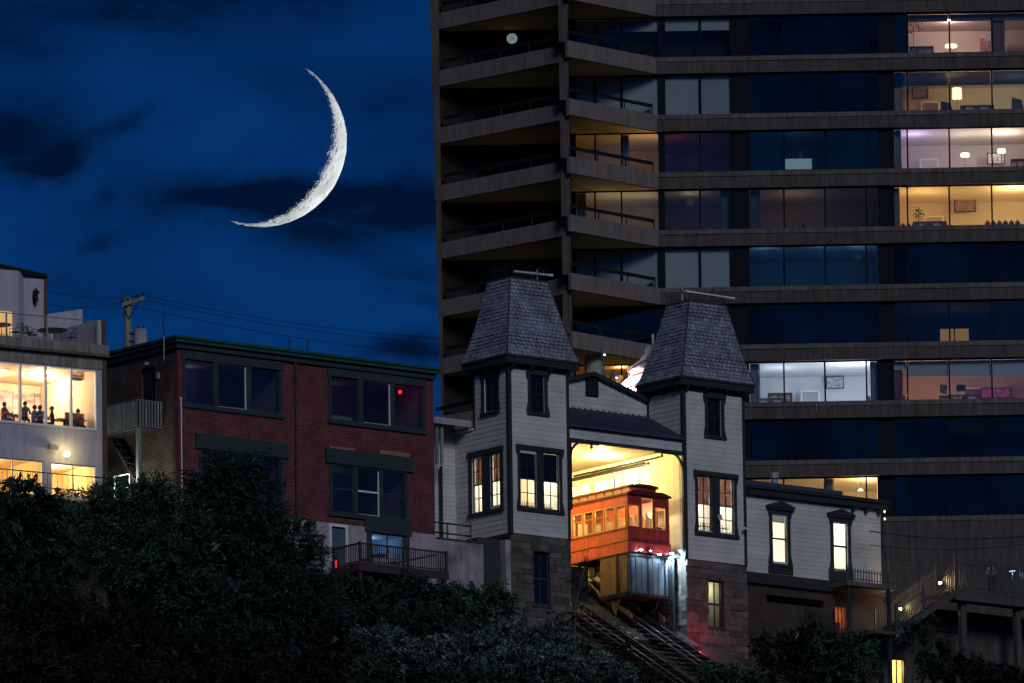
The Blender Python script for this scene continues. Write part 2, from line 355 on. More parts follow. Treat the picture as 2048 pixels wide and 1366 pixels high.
def window(face, parent, a0, a1, z0, z1, cols=1, rows=1, fw_=.07, bar=.035, glassm=None, framem=None, d=-.08, t=.06, label=None, row_glass=None):
    """sash window in an opening: frame and bars are one part, each pane a sub-part"""
    framem = framem or M_trim; mb = MB()
    face.box(mb, a0, a1, d-t, d+t*.4, z0, z0+fw_); face.box(mb, a0, a1, d-t, d+t*.4, z1-fw_, z1)
    face.box(mb, a0, a0+fw_, d-t, d+t*.39, z0+fw_, z1-fw_); face.box(mb, a1-fw_, a1, d-t, d+t*.39, z0+fw_, z1-fw_)
    ia0, ia1, iz0, iz1 = a0+fw_, a1-fw_, z0+fw_, z1-fw_; cw = (ia1-ia0)/cols; rh = (iz1-iz0)/rows
    for c in range(1, cols): face.box(mb, ia0+c*cw-bar/2, ia0+c*cw+bar/2, d-t*.7, d+t*.2, iz0, iz1)
    for r in range(1, rows):
        k = 1.8 if rows % 2 == 0 and r == rows//2 else 1
        face.box(mb, ia0, ia1, d-t*.72, d+t*.22, iz0+r*rh-bar*k/2, iz0+r*rh+bar*k/2)
    w = mb.build('window', framem, parent)
    if label: w['label'] = label
    for r in range(rows):
        for c in range(cols):
            g = glassm
            if row_glass: g = row_glass[r]
            face.piece('pane', g, w, ia0+c*cw+bar/2, ia0+(c+1)*cw-bar/2, d-t*.45, d-t*.25, iz0+r*rh+bar/2, iz0+(r+1)*rh-bar/2)
    return w
def casing(face, parent, a0, a1, z0, z1, w=.14, d=.06, head=.22, sill=.1, ear=.08, m=None):
    """trim boards round an opening, with head and sill"""
    mb = MB()
    face.box(mb, a0-w, a0, 0, d, z0, z1); face.box(mb, a1, a1+w, 0, d, z0, z1)
    face.box(mb, a0-w-ear, a1+w+ear, 0, d+.05, z1, z1+head); face.box(mb, a0-w-ear*.8, a1+w+ear*.8, 0, d+.07, z0-sill, z0)
    # flared feet and ears of the casing
    face.poly(mb, [(a0-w, z0), (a0-w-ear, z0), (a0-w-ear*.6, z0+.25), (a0-w, z0+.5)], 0, d-.005)
    face.poly(mb, [(a1+w, z0), (a1+w+ear, z0), (a1+w+ear*.6, z0+.25), (a1+w, z0+.5)], 0, d-.005)
    face.poly(mb, [(a0-w, z1), (a0-w-ear, z1), (a0-w-ear, z1-.16), (a0-w, z1-.34)], 0, d-.005)
    face.poly(mb, [(a1+w, z1), (a1+w+ear, z1), (a1+w+ear, z1-.16), (a1+w, z1-.34)], 0, d-.005)
    return mb.build('window_casing', m or M_trim, parent)
def room(face, parent, a0, a1, z0, z1, depth, m, d0=-.25, fm=None, name='room'):
    """inside of a room behind a window: floor, ceiling, side and back walls"""
    mb = MB(); t = .08
    face.box(mb, a0-t, a1+t, d0-depth-t, d0-depth, z0, z1); face.box(mb, a0-t, a0, d0-depth, d0, z0, z1); face.box(mb, a1, a1+t, d0-depth, d0, z0, z1)
    face.box(mb, a0-t, a1+t, d0-depth-t, d0, z1, z1+t); face.box(mb, a0-t, a1+t, d0-depth-t, d0, z0-t, z0)
    return mb.build(name, m, parent)
def stones(face, parent, a0, a1, z0, z1, holes, ms=None, rh=.36, lw=.62, d=.05):
    """coursed rubble: every block its own object"""
    ms = ms or STONES; rng = random.Random(int(a0*100+z0*7)); z = z0
    while z < z1-.08:
        h = min(rh*rng.uniform(.75, 1.3), z1-z)
        if z1-(z+h) < .12: h = z1-z
        a = a0
        while a < a1-.05:
            w = min(lw*rng.uniform(.55, 1.6), a1-a)
            if a1-(a+w) < .18: w = a1-a
            for p, q in spans(a, a+w, [(k[0], k[1]) for k in holes if k[2]-.05 < z+h/2 < k[3]+.05]):
                if q-p < .08: continue
                dd = d*rng.uniform(.5, 1.5); c = Vector(face.pt((p+q)/2, 0, z+h/2)); g = .018
                sc = (q-p-g, dd*2, h-g) if face.kind == 'front' else (dd*2, q-p-g, h-g)
                put('stone', rng.choice(ms), M_stone, parent, mw=Matrix.Translation(c) @ Matrix.Diagonal((*sc, 1)))
            a += w
        z += h
def make_stones(matl):
    out = []
    for k in range(6):
        rng = random.Random(k); bm = bmesh.new(); bmesh.ops.create_cube(bm, size=1.0)
        for v in bm.verts: v.co += Vector((rng.uniform(-.035, .035), rng.uniform(-.12, .12), rng.uniform(-.05, .05)))
        bmesh.ops.bevel(bm, geom=list(bm.edges), offset=.09, segments=1, affect='EDGES')
        me = bpy.data.meshes.new('stone'); bm.to_mesh(me); bm.free(); me.materials.append(matl); out.append(me)
    return out
STONES = make_stones(M_stone)
def prop(name, label, cat, frame, at, rz=0.0, group=None):
    """an Empty at the thing's foot; its parts use coordinates measured from there"""
    o = thing(name, label, cat, frame, at, rz, group); OFF[o.name] = Vector((0, 0, 0)); return o

# ------------------------------------------------------------------ terrain
TR = 0.575
def track_z(y): return -4.1 + TR * (y - 0.4)
def ground_z(y): return max(-S.o.z, min(-0.95, track_z(y) - 0.5))
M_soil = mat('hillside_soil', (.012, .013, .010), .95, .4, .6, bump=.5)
xs = [-4000, -1200, -400, -120] + [-60 + 2.0*i for i in range(56)] + [60, 120, 400, 1200, 4000]
ys = [-4000, -1000, -400, -200, -163, -120, -80, -50, -36] + [-30 + 1.2*i for i in range(32)] + [9, 12, 20, 40, 80, 200, 1000, 4000]
rng = random.Random(3); vs = []
for y in ys:
    for x in xs:
        z = ground_z(y)
        if -34 < y < -1.5 and abs(x) < 62 and not 4 < x < 12: z += rng.uniform(-.35, .1)
        if x > 15.5: z -= min(1, (x-15.5)/2.0)*4.5*(1 if y > -40 else 0)*(1 if y < 5.5 else 0)
        vs.append((x, y, z))
nx = len(xs); fs = [(j*nx+i, j*nx+i+1, (j+1)*nx+i+1, (j+1)*nx+i) for j in range(len(ys)-1) for i in range(nx-1)]
me = bpy.data.meshes.new('hillside'); me.from_pydata(vs, [], fs)
props(put('hillside', me, M_soil, mw=Matrix.Translation(S.o) @ Matrix.Rotation(S.a, 4, 'Z')), kind='structure')

# ------------------------------------------------------------------ the moon, far behind everything
def build_moon():
    c = W(523, 283, 20000.0); dv = (c-CAM).normalized(); dist = (c-CAM).length
    R = 170 / FPX * dist; b = (rt*.895 - up*.446).normalized(); q = (rt*.446 + up*.895).normalized(); tw = -dv
    rng = np.random.RandomState(4); NT, NP = 46, 300; g = radians(41)
    jag = np.convolve(rng.randn(NP+60), np.ones(5)/5, 'same')[:NP+1] if NP+60 > NP else None
    crat = [(rng.uniform(-1.45, 1.45), rng.uniform(.1, 1.0)*g, rng.uniform(.008, .045)) for _ in range(240)]
    vs, fs, term = [], [], []
    for i in range(NP+1):
        ph = (-1 + 2*i/NP) * radians(86)
        lim = g * (1 + .05*jag[i % NP])
        for j in range(NT+1):
            t = lim * (j/NT); n = q*sin(ph) + (b*cos(t) + tw*sin(t))*cos(ph)
            h = 0.0
            for (cp, ct, cr) in crat:
                d2 = ((ph-cp)**2 + ((t-ct)*max(cos(ph), .2))**2) / (cr*cr)
                if d2 < 2.2: h += cr * (-.16 if d2 < .6 else .13*max(0, 1-abs(d2-1)/1.1))
            vs.append(tuple(n*(R*(1+h*.85)))); term.append(j/NT)
    w = NT+1
    for i in range(NP):
        for j in range(NT): fs.append((i*w+j, (i+1)*w+j, (i+1)*w+j+1, i*w+j+1))
    me = bpy.data.meshes.new('moon'); me.from_pydata(vs, [], fs); me.polygons.foreach_set('use_smooth', [True]*len(fs))
    at = me.attributes.new('terminator', 'FLOAT', 'POINT'); at.data.foreach_set('value', term)
    m = bpy.data.materials.new('moon_regolith'); m.use_nodes = True; t = m.node_tree; t.nodes.clear()
    co = t.nodes.new('ShaderNodeTexCoord'); A = t.nodes.new('ShaderNodeAttribute'); A.attribute_name = 'terminator'
    def noise(sc, det=5):
        n = t.nodes.new('ShaderNodeTexNoise'); n.inputs['Scale'].default_value = sc; n.inputs['Detail'].default_value = det; n.inputs['Roughness'].default_value = .65; t.links.new(co.outputs['Object'], n.inputs['Vector']); return n.outputs[0]
    def mth(op, a, bb):
        k = t.nodes.new('ShaderNodeMath'); k.operation = op
        for i, v in enumerate((a, bb)):
            if isinstance(v, (int, float)): k.inputs[i].default_value = v
            else: t.links.new(v, k.inputs[i])
        return k.outputs[0]
    def mr(x, a, bb, c0, d0):
        k = t.nodes.new('ShaderNodeMapRange'); t.links.new(x, k.inputs[0])
        for i, v in enumerate((a, bb, c0, d0)): k.inputs[i+1].default_value = v
        return k.outputs[0]
    maria = mr(noise(2.2/R, 3), .35, .65, .72, 1.08); fine = mr(noise(13/R, 6), .3, .7, .84, 1.1)
    br = mth('MULTIPLY', maria, fine)
    # relief: facets turned from the evening light are dimmer
    ge = t.nodes.new('ShaderNodeNewGeometry'); dp = t.nodes.new('ShaderNodeVectorMath'); dp.operation = 'DOT_PRODUCT'; t.links.new(ge.outputs['Normal'], dp.inputs[0])
    sl = (b*.82 + dv*.57).normalized(); dp.inputs[1].default_value = sl
    shade = mr(dp.outputs['Value'], .0, .75, .25, 1.0)
    br = mth('MULTIPLY', br, shade)
    e = t.nodes.new('ShaderNodeEmission'); e.inputs[0].default_value = (.92, .97, 1.0, 1); t.links.new(mth('MULTIPLY', br, 1.12), e.inputs[1])
    tr = t.nodes.new('ShaderNodeBsdfTransparent'); mx = t.nodes.new('ShaderNodeMixShader')
    edge = mth('SUBTRACT', mth('ADD', A.outputs['Fac'], mr(noise(45/R, 5), .3, .7, -.12, .12)), .86)
    t.links.new(mr(edge, -.05, .05, 0.0, 1.0), mx.inputs[0])
    o = t.nodes.new('ShaderNodeOutputMaterial'); t.links.new(e.outputs[0], mx.inputs[1]); t.links.new(tr.outputs[0], mx.inputs[2]); t.links.new(mx.outputs[0], o.inputs[0])
    props(put('moon', me, m, loc=c), 'large thin crescent moon with cratered inner edge in the dusk sky', 'moon')
build_moon()

# ------------------------------------------------------------------ apartment tower
HZ0, HP, HB = 26.15, 3.284, .93
HX = lambda px, py=600: H.front(px, py)[0]
hr = thing('apartment_tower', 'tall brown concrete apartment tower with ribbon windows and angled balconies', 'building', H, (0, 0, -7))
HF = Face(H, 'front', 0.0)
XR = 26.0
M_mull = mat('window_mullion', (.007, .010, .016), .7, .1, 2, spec=.08)
M_rail = mat('dark_balcony_rail', (.012, .013, .017), .6, .1, 2, spec=.15)
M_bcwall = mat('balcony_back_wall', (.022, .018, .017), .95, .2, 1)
# main wall below the lowest ribbon and return walls
mb = MB(); mb.box(-5.0, XR, 0, .5, -7.3, -.12); mb.build('wall', M_conc, hr)
LX, LY = -12.15, 2.45; P1 = (-5.33, -3.69); P2 = (-4.78, -5.2)
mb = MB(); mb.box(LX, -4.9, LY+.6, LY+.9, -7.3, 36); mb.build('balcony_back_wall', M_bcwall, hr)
mb = MB(); mb.box(XR, XR+.3, 0, 14, -7.3, 36).box(-12.0, XR, 14, 14.3, -7.3, 36); mb.build('rear_wall', M_conc, hr)
for k in range(-3, 9):                    # the end wall is stacked from storey-high panels, each a little out of line
    zt = HZ0 - HP*k; j = .045*k
    mb = MB(); mb.box(LX-.42+j, LX+.02, LY-.15+.02*(k % 2), 13.9, zt-HB+.02, zt-HB+HP+.0)
    mb.build('end_wall_panel', M_conc, hr)
    # blade wall between the two balconies, one panel per storey
    mb = MB(); mb.prism([(P1[0]+.02, P2[1]+.42), (P2[0]-.02, P2[1]+.42), (P2[0]-.02, 0.35), (P1[0]+.02, LY+.6)], 2, zt-.02, zt-HB+HP-.0)
    mb.build('blade_wall', M_conc, hr)
def prow(a, b, w):          # parapet running between two plan points, thickness w towards the building
    a, b = Vector((*a, 0)), Vector((*b, 0)); d = (b-a).normalized(); n = Vector((-d.y, d.x, 0))
    return [(a.x, a.y), (b.x, b.y), (b.x+n.x*w, b.y+n.y*w), (a.x+n.x*w, a.y+n.y*w)]
CRNG0 = random.Random(5)
for k in range(-3, 9):
    zt = HZ0 - HP*k; zb = zt-HB
    if k < 8:
        mb = MB(); mb.box(0, XR, .42, 6.4, zb+.215, zt-.64); mb.build('floor_slab', M_conc, hr)
        for j in range(6):
            xa, xb = j*XR/6+(.012 if j else 0), (j+1)*XR/6; q = CRNG0.uniform(-.008, .008); piece('spandrel_panel', M_conc, hr, xa, xb, q, .42, zb, zt-.26)
    for j in range(6): piece('band_cap', M_conc_cap, hr, j*XR/6+(.012 if j else 0), (j+1)*XR/6, -.05+CRNG0.uniform(-.006, .006), .42, zt-.26, zt)
    # right balcony: triangular slab with a parapet on its slanted edge
    if k < 8:
        mb = MB(); mb.prism([P2, (.02, -.04), (-.05, .3), (P2[0], .3)], 2, zb, zb+.22); mb.build('balcony_slab', M_soffit_lit, hr)
        mb = MB(); mb.prism(prow((P2[0]-.02, P2[1]-.05), (.06, -.12), .22), 2, zb-.015, zt-.02); mb.build('parapet', M_parapet, hr)
        mb = MB(); mb.prism([(LX, LY), P1, (P1[0], LY+.6), (LX, LY+.6)], 2, zb, zb+.22); mb.build('balcony_slab', M_soffit_lit, hr)
        mb = MB(); mb.prism(prow((LX-.02, LY-.05), (P1[0]+.02, P1[1]-.05), .22), 2, zb-.015, zt-.02); mb.build('parapet', M_parapet, hr)
        for (A, B, n) in (((P2[0]+.1, P2[1]+.25), (-.1, .05), 3), ((LX+.15, LY+.0), (P1[0]-.12, P1[1]+.25), 4)):
            A, B = Vector((*A, zt)), Vector((*B, zt)); d = (B-A); nrm = Vector((-d.y, d.x, 0)).normalized()*.14; A += nrm; B += nrm
            mb = MB(); u = Vector((0, 0, 1))
            for h, tk in ((.46, .19),):
                t2 = nrm.normalized()*.04
                mb.hexa([A+u*h-t2, B+u*h-t2, B+u*h+t2, A+u*h+t2, A+u*(h+tk)-t2, B+u*(h+tk)-t2, B+u*(h+tk)+t2, A+u*(h+tk)+t2])
            for i in range(n+1):
                p = A + d*(i/n); mb.box(p.x-.035, p.x+.035, p.y-.035, p.y+.035, zt-.1, zt+.5)
            mb.build('balcony_railing', M_rail, hr)

GD = -.36
def hseg(px0, px1, r): return HX(px0, 60+115*(r-1)), HX(px1, 60+115*(r-1))
SEG_A, SEG_B, SEG_C = [1328, 1400, 1462], [1497, 1568, 1650, 1733, 1757], [1787, 1815, 1899, 1984, 2072, 2160, 2240]
SEG_D = [1150, 1190, 1243, 1318]
WARM = (1.0, .62, .22); SOFT = (1.0, .72, .45); COOL = (.85, .93, 1.0)
# per ribbon: what each bay shows
SPEC = {
 0: dict(A='dark', B='dark', C='dark', D='blind'),
 1: dict(A='halfblind', B='navy', C='room', D='halfblind'),
 2: dict(A='blind', B='navy', C='room', D='blind'),
 3: dict(A='dimroom', B='screen', C='room', D='room'),
 4: dict(A='dimroom', B='dimroom', C='room', D='room'),
 5: dict(A='blind', B='blueroom', C='navy', D='blind'),
 6: dict(A='dark', B='navy', C='smallroom', D='dark'),
 7: dict(A='dark', B='room', C='room', D='room'),
 8: dict(A='navy', B='navy', C='navy', D='dark'),
 9: dict(A='navy', B='room', C='dim', D='dark'),
}
ROOMC = {}
CRNG = random.Random(21); G_deep = glass('deep_window_glass', .62, .05, wave=.45)
M_CURT = [mat('curtain_%s' % n, c, .9, .15, 1.2) for n, c in (('ink', (.004, .010, .018)), ('night', (.006, .014, .026)), ('navy', (.010, .020, .038)), ('slate', (.022, .036, .052)), ('plum', (.020, .018, .034)))]
def curtain(face, parent, m, a0, a1, d, z0, z1):
    key = ('curtain', m.name, face.kind); me = BOARD.get(key)
    if me is None:
        n = 28; f = Face(face.fr, face.kind, 0.0); vs = []; fs = []
        for i in range(n+1):
            dd = .5*sin(i*pi/2.0)+.15*sin(i*1.3); vs += [f.pt(i/n, dd, 0), f.pt(i/n, dd*.8, 1)]
        for i in range(n): fs.append((2*i, 2*i+2, 2*i+3, 2*i+1))
        me = bpy.data.meshes.new('curtain'); me.from_pydata(vs, [], fs); me.materials.append(m); BOARD[key] = me
    L = a1-a0; sc = (L, .09, z1-z0) if face.kind == 'front' else (.09, L, z1-z0)
    return put('curtain', me, m, parent, mw=Matrix.Translation(face.pt(a0, d, z0)) @ Matrix.Diagonal((*sc, 1)))
def rmat(key, col):
    if key not in ROOMC: ROOMC[key] = mat('room_' + key, col, .9, .05, 1)
    return ROOMC[key]
HLIGHT = {  # (ribbon, bay): list of (px, py, y, watts, colour, radius), wall colour
 (1, 'C'): ([(1900, 100, 1.6, 12, (1, .62, .50), .12), (1900, 47, 2.6, 200, (1, .80, .70), .25)], (.52, .42, .38)),
 (2, 'C'): ([(1914, 176, 2.2, 70, (1, .66, .26), .12), (2030, 180, 2.6, 45, (.75, .9, 1), .2)], (.62, .52, .36)),
 (3, 'C'): ([(2010, 288, 2.2, 110, (1, .80, .60), .1), (1930, 300, 2.4, 45, (1, .9, .74), .1), (1830, 294, 2.2, 60, (.6, .5, 1), .15)], (.60, .54, .50)),
 (4, 'C'): ([(2030, 405, 1.6, 190, (1, .74, .38), .25), (1850, 425, 2.2, 75, (1, .66, .26), .25)], (.72, .60, .40)),
 (3, 'A'): ([(1335, 315, 2.0, 5, (1, .28, .12), .15)], (.5, .4, .35)),
 (4, 'A'): ([(1380, 405, 1.6, 9, (1, .75, .45), .2)], (.5, .45, .38)),
 (4, 'B'): ([(1590, 430, 2.2, 14, (1, .7, .4), .15)], (.5, .45, .38)),
 (3, 'B'): ([(1600, 310, 1.0, 3, (.7, .9, 1), .15)], (.25, .35, .42)),
 (5, 'B'): ([(1530, 512, .9, 11, (.35, .65, 1), .25), (1640, 512, .9, 7, (.35, .65, 1), .25), (1715, 512, .9, 11, (.35, .65, 1), .25)], (.35, .42, .5)),
 (7, 'B'): ([(1690, 788, 1.0, 190, (.90, .95, .95), .15), (1720, 745, 1.5, 60, (.8, .85, 1), .2), (1560, 770, 2.5, 45, (.8, .9, 1), .3)], (.62, .66, .72)),
 (7, 'C'): ([(1812, 793, 1.2, 50, (1, .66, .30), .1), (1862, 790, 1.2, 50, (1, .62, .30), .1), (1990, 770, 1.5, 38, (.75, .7, 1), .2)], (.58, .45, .42)),
 (9, 'B'): ([(1730, 985, 1.4, 170, (1, .74, .36), .25)], (.78, .68, .48)),
 (6, 'C'): ([(1910, 675, 3.2, 3.0, (1, .6, .2), .1)], (.30, .22, .14)),
 (3, 'D'): ([(1290, 318, 1.3, 36, (1, .66, .30), .12)], (.55, .47, .36)),
 (4, 'D'): ([(1230, 440, 1.6, 26, (1, .76, .50), .12), (1290, 420, 2.0, 8, (1, .72, .45), .2)], (.50, .46, .40)),
 (7, 'D'): ([(1240, 735, 1.5, 110, (1, .70, .30), .2)], (.55, .42, .22)),
}
for r in range(0, 10):
    sill = HZ0 - HP*(r-1) + .0; head = sill + HP - HB; ymid = 60+115*(r-1)
    mb = MB()
    for segs, nm in ((SEG_D, 'D'), (SEG_A, 'A'), (SEG_B, 'B'), (SEG_C, 'C')):
        xs_ = [HX(p, ymid) for p in segs]
        for x in xs_: HF.box(mb, x-.045, x+.045, GD-.10, GD+.06, sill-.02, head+.02)
    HF.box(mb, HX(1462, ymid), HX(1497, ymid), GD-.12, GD+.05, sill-.02, head+.02); HF.box(mb, HX(1757, ymid), HX(1787, ymid), GD-.12, GD+.05, sill-.02, head+.02)
    HF.box(mb, -4.9, HX(1150, ymid), GD-.12, GD+.05, sill-.02, head+.02); HF.box(mb, HX(1318, ymid), HX(1328, ymid), GD-.12, GD+.05, sill-.02, head+.02)
    HF.box(mb, -4.9, XR, GD-.09, GD+.05, sill-.05, sill+.07); HF.box(mb, -4.9, XR, GD-.09, GD+.05, head-.06, head+.05)
    rib = mb.build('window_ribbon', M_mull, hr)
    for segs, nm in ((SEG_D, 'D'), (SEG_A, 'A'), (SEG_B, 'B'), (SEG_C, 'C')):
        sp = SPEC[r][nm]; xs_ = [HX(p, ymid) for p in segs]
        gm = {'dark': G_deep, 'navy': G_deep, 'dim': G_deep, 'blind': G_blind, 'halfblind': G_blind, 'room': G_clear, 'dimroom': G_dim, 'screen': G_dim, 'blueroom': G_dim, 'smallroom': G_dim}[sp]
        for a, b in zip(xs_, xs_[1:]): HF.piece('pane', gm, rib, a+.045, b-.045, GD-.02, GD, sill+.07, head-.06)
        if sp in ('dark', 'navy', 'dim'):
            for a, b in zip(xs_, xs_[1:]):
                u = CRNG.random(); mm = CRNG.choice(M_CURT); w = b-a-.12
                if u < .45: curtain(HF, hr, mm, a+.06, a+.06+w*CRNG.choice((1, 1, .62, .4)), GD-.30, sill+.05, head-.05)
                elif u < .7: HF.piece('roller_blind', mm, hr, a+.07, b-.07, GD-.18, GD-.16, head-(head-sill)*CRNG.uniform(.25, .9), head-.07)
            mb2 = MB(); HF.box(mb2, xs_[0], xs_[-1], GD-1.5, GD-1.4, sill-.3, head); mb2.build('room_wall', CRNG.choice(M_CURT[:3]), hr)
        if sp in ('blind', 'halfblind'):
            for a, b in zip(xs_, xs_[1:]):
                HF.piece('roller_blind', M_blind, hr, a+.07, b-.07, GD-.16, GD-.14, (sill+.1 if sp == 'blind' else head-.75), head-.08)
            mb2 = MB(); HF.box(mb2, xs_[0], xs_[-1], GD-1.2, GD-1.1, sill-.3, head); mb2.build('room_wall', M_dark, hr)
        key = (r, nm)
        if key in HLIGHT:
            lights, wc = HLIGHT[key]; x0, x1 = xs_[0], xs_[-1]
            if nm == 'C': x1 = min(x1, HX(2150, ymid))
            if key == (1, 'C'): x0 = xs_[1]
            room(HF, hr, x0+.02, x1-.02, sill-.55, head+.12, 5.6, rmat('%d%s' % (r, nm.lower()), wc), d0=GD-.12)
            for (px, py, yy, w_, c, rad) in lights:
                x, z = H.front(px, py, .36+yy)
                lamp('room_light', (x, .36+yy, z), w_*1.5, c, rad, hr)
# upper shades drawn part way down in some lit rooms
M_scrim = glass('scrim_shade', .28, .10)
for (r, segs, frac, mm) in ((1, SEG_C[1:5], .20, M_shade), (2, SEG_C[:5], .36, M_scrim), (7, SEG_C[:2], .24, M_blind), (7, SEG_C[1:5], .40, M_blind)):
    sill = HZ0 - HP*(r-1); head = sill+HP-HB; ymid = 60+115*(r-1)
    for a, b in zip(segs, segs[1:]):
        HF.piece('roller_blind', mm, hr, HX(a, ymid)+.06, HX(b, ymid)-.06, GD-.20, GD-.18, head-(head-sill)*frac, head-.07)

# curtains gathered at the sides of lit rooms
M_CL = [mat('curtain_%s' % n, c, .9, .1, 1.2) for n, c in (('cream', (.45, .38, .28)), ('rose', (.34, .18, .16)), ('grey', (.34, .34, .36)))]
for (r, x0p, x1p, m_) in ((1, 1982, 2010, 1), (2, 1788, 1806, 0), (3, 1789, 1803, 2), (4, 1788, 1800, 0), (7, 1740, 1756, 2), (7, 1500, 1520, 2), (7, 1789, 1806, 1), (9, 1650, 1668, 0), (3, 1243, 1258, 0), (4, 1152, 1172, 0), (4, 1500, 1520, 2), (4, 1440, 1460, 2)):
    sill = HZ0 - HP*(r-1); head = sill+HP-HB; ymid = 60+115*(r-1)
    curtain(HF, hr, M_CL[m_], HX(x0p, ymid), HX(x1p, ymid), GD-.32, sill+.02, head-.03)
# ------------------------------------------------------------------ station towers
TW = [dict(x0=0.0, x1=4.02, zb=-.02, lab='grey clapboard station tower with slate mansard roof, the one nearer the brick building',),
      dict(x0=11.84, x1=16.05, zb=-.34, lab='station tower beside the low annex, grey clapboard with slate mansard roof and stone base')]
M_slatebase = mat('slate_underlay', (.04, .038, .045), .9, .1, 2)
def slate_meshes():
    out = []
    for shape in ([(0, 0), (1, 0), (1, 1), (0, 1)], [(0, .3), (.5, -.02), (1, .3), (1, 1), (0, 1)], [(0, .22), (.3, 0), (.7, 0), (1, .22), (1, 1), (0, 1)]):
        mb = MB(); mb.prism([(p[0], p[1]) for p in shape], 2, 0, 1); me = mb.mesh('slate'); me.materials.append(M_slate); out.append(me)
    return out
SLATES = slate_meshes()
def tower(i, T):
    x0, x1, zb = T['x0'], T['x1'], T['zb']; D = 2.97; zt = 8.85
    root = thing('station_tower', T['lab'], 'tower', S, (x0, 0, -8.5), group='twin towers of the incline station')
    FF, FL = Face(S, 'front', 0.0), Face(S, 'left', x0)
    if i == 0:
        up_f = FF.rect(1060.7, 750.5, 1088.5, 825); lo_f = [FF.rect(1040, 903, 1073, 1015), FF.rect(1087, 906, 1118.5, 1020)]
        up_l = FL.rect(969, 750.5, 994, 824); lo_l = [FL.rect(944.5, 915, 965, 1026), FL.rect(980.5, 905, 1001.5, 1016)]
        st_f = FF.rect(1068, 1104, 1101, 1209); depth_low = 4.6; zl = 5.85
    else:
        up_f = FF.rect(1415, 797, 1442, 872); lo_f = [FF.rect(1395, 952, 1424, 1064), FF.rect(1439, 957, 1468, 1069)]
        up_l = None; lo_l = []; st_f = FF.rect(1419, 1162, 1449, 1254); depth_low = D; zl = 5.85
    hf = [up_f] + lo_f; hl = ([up_l] if up_l else []) + lo_l
    mb = MB(); T_ = .16
    holed(FF, mb, x0, x1, zb, zt, -T_, 0, hf)
    holed(FL, mb, T_, D, zl, zt, -T_, 0, hl); holed(FL, mb, T_, depth_low, zb, zl, -T_, 0, hl)
    mb.box(x1-T_, x1, T_, D, zb, zt).box(x0+T_, x1-T_, D-T_, D, zl, zt).box(x0+T_, x1-T_, depth_low-T_, depth_low, zb, zl)
    mb.box(x0+T_, x1-T_, T_, D-T_, zb, zb+.2).box(x0+T_, x1-T_, T_, D-T_, 5.1, 5.3).box(x0+T_, x1-T_, T_, D-T_, zt-.2, zt)
    if i == 0: mb.box(x0-.1, x1-T_, D, depth_low+.2, zl, zl+.12)
    wall = mb.build('wall', M_roomw, root)
    clad(FF, wall, M_siding, x0+.16, x1-.16, zb, zt, hf)
    clad(FL, wall, M_siding, .16, D-.12, zl, zt, hl); clad(FL, wall, M_siding, .16, depth_low-.12, zb, zl, hl)
    # corner boards
    for (a, b, c, d) in ((x0-.045, x0+.165, -.05, .165), (x1-.165, x1+.02, -.05, .10)):
        mb = MB(); mb.box(a, b, c, d, zb-.05, zt); mb.build('corner_board', M_trim, root)
    mb = MB(); mb.box(x0-.045, x0+.05, D-.14, D+.02, zl, zt); mb.build('corner_board', M_trim, root)
    if i == 0:
        mb = MB(); mb.box(x0-.10, x0+.02, .12, depth_low, zb-.22, zb-.02); mb.build('base_board', M_trim, root)
    # windows
    casing(FF, root, *up_f, w=.20, head=.24, ear=.10, sill=.16); window(FF, root, *up_f, cols=2, rows=4, glassm=G_dark, fw_=.05, bar=.022)
    zs0 = min(h[2] for h in lo_f); zs1 = max(h[3] for h in lo_f)
    for h in lo_f:
        bright = [G_clear]*2 + ([G_dark]*2 if i == 0 else [G_clear]*2)
        window(FF, root, h[0], h[1], zs0, zs1, cols=2, rows=4, row_glass=bright, fw_=.06, bar=.03, label='lit sash window with bright lower half')
        if i == 1: FF.piece('roller_blind', M_sheer, root, h[0]+.05, h[1]-.05, -.19, -.175, (zs0+zs1)/2, zs1-.05)
    casing(FF, root, lo_f[0][0], lo_f[1][1], zs0, zs1, w=.17, head=.25, ear=.10, sill=.2)
    mb = MB(); FF.box(mb, lo_f[0][1], lo_f[1][0], -.1, .052, zs0, zs1); mb.build('window_post', M_trim, root)
    if up_l:
        casing(FL, root, *up_l, w=.20, head=.24, ear=.08, sill=.16); window(FL, root, *up_l, cols=2, rows=4, glassm=G_dark, fw_=.05, bar=.022)
        zs0 = min(h[2] for h in lo_l); zs1 = max(h[3] for h in lo_l); aa = sorted(lo_l)
        for h in aa:
            window(FL, root, h[0], h[1], zs0, zs1, cols=2, rows=4, row_glass=[G_clear]*4, fw_=.06, bar=.03, label='lit sash window with bright lower half')
            FL.piece('roller_blind', M_sheer, root, h[0]+.05, h[1]-.05, -.19, -.175, (zs0+zs1)/2, zs1-.05)
        mb = MB(); FL.box(mb, aa[0][0]-.25, aa[0][0], 0, .06, zs0, zs1); FL.box(mb, aa[1][1], aa[1][1]+.25, 0, .06, zs0, zs1); FL.box(mb, aa[0][1], aa[1][0], -.1, .05, zs0, zs1)
        FL.box(mb, aa[0][0]-.3, aa[1][1]+.3, 0, .10, zs1, zs1+.28); FL.box(mb, aa[0][0]-.3, aa[1][1]+.3, 0, .12, zs0-.2, zs0); mb.build('window_casing', M_trim, root)
    # inside railing seen through the lit panes
    mb = MB()
    for k in range(22): x = x0+.35+k*.15; mb.box(x-.012, x+.012, 1.1, 1.13, 1.0, 1.95)
    mb.box(x0+.3, x1-.3, 1.09, 1.14, 1.72, 1.76).build('inner_railing', M_black, root)
    lamp('stair_light', (x0+2.0, 1.9, 3.6), 460 if i == 0 else 560, (1, .86, .60), .35, root)
    # eaves
    e = .42; ez0, ez1 = 8.98, 9.32
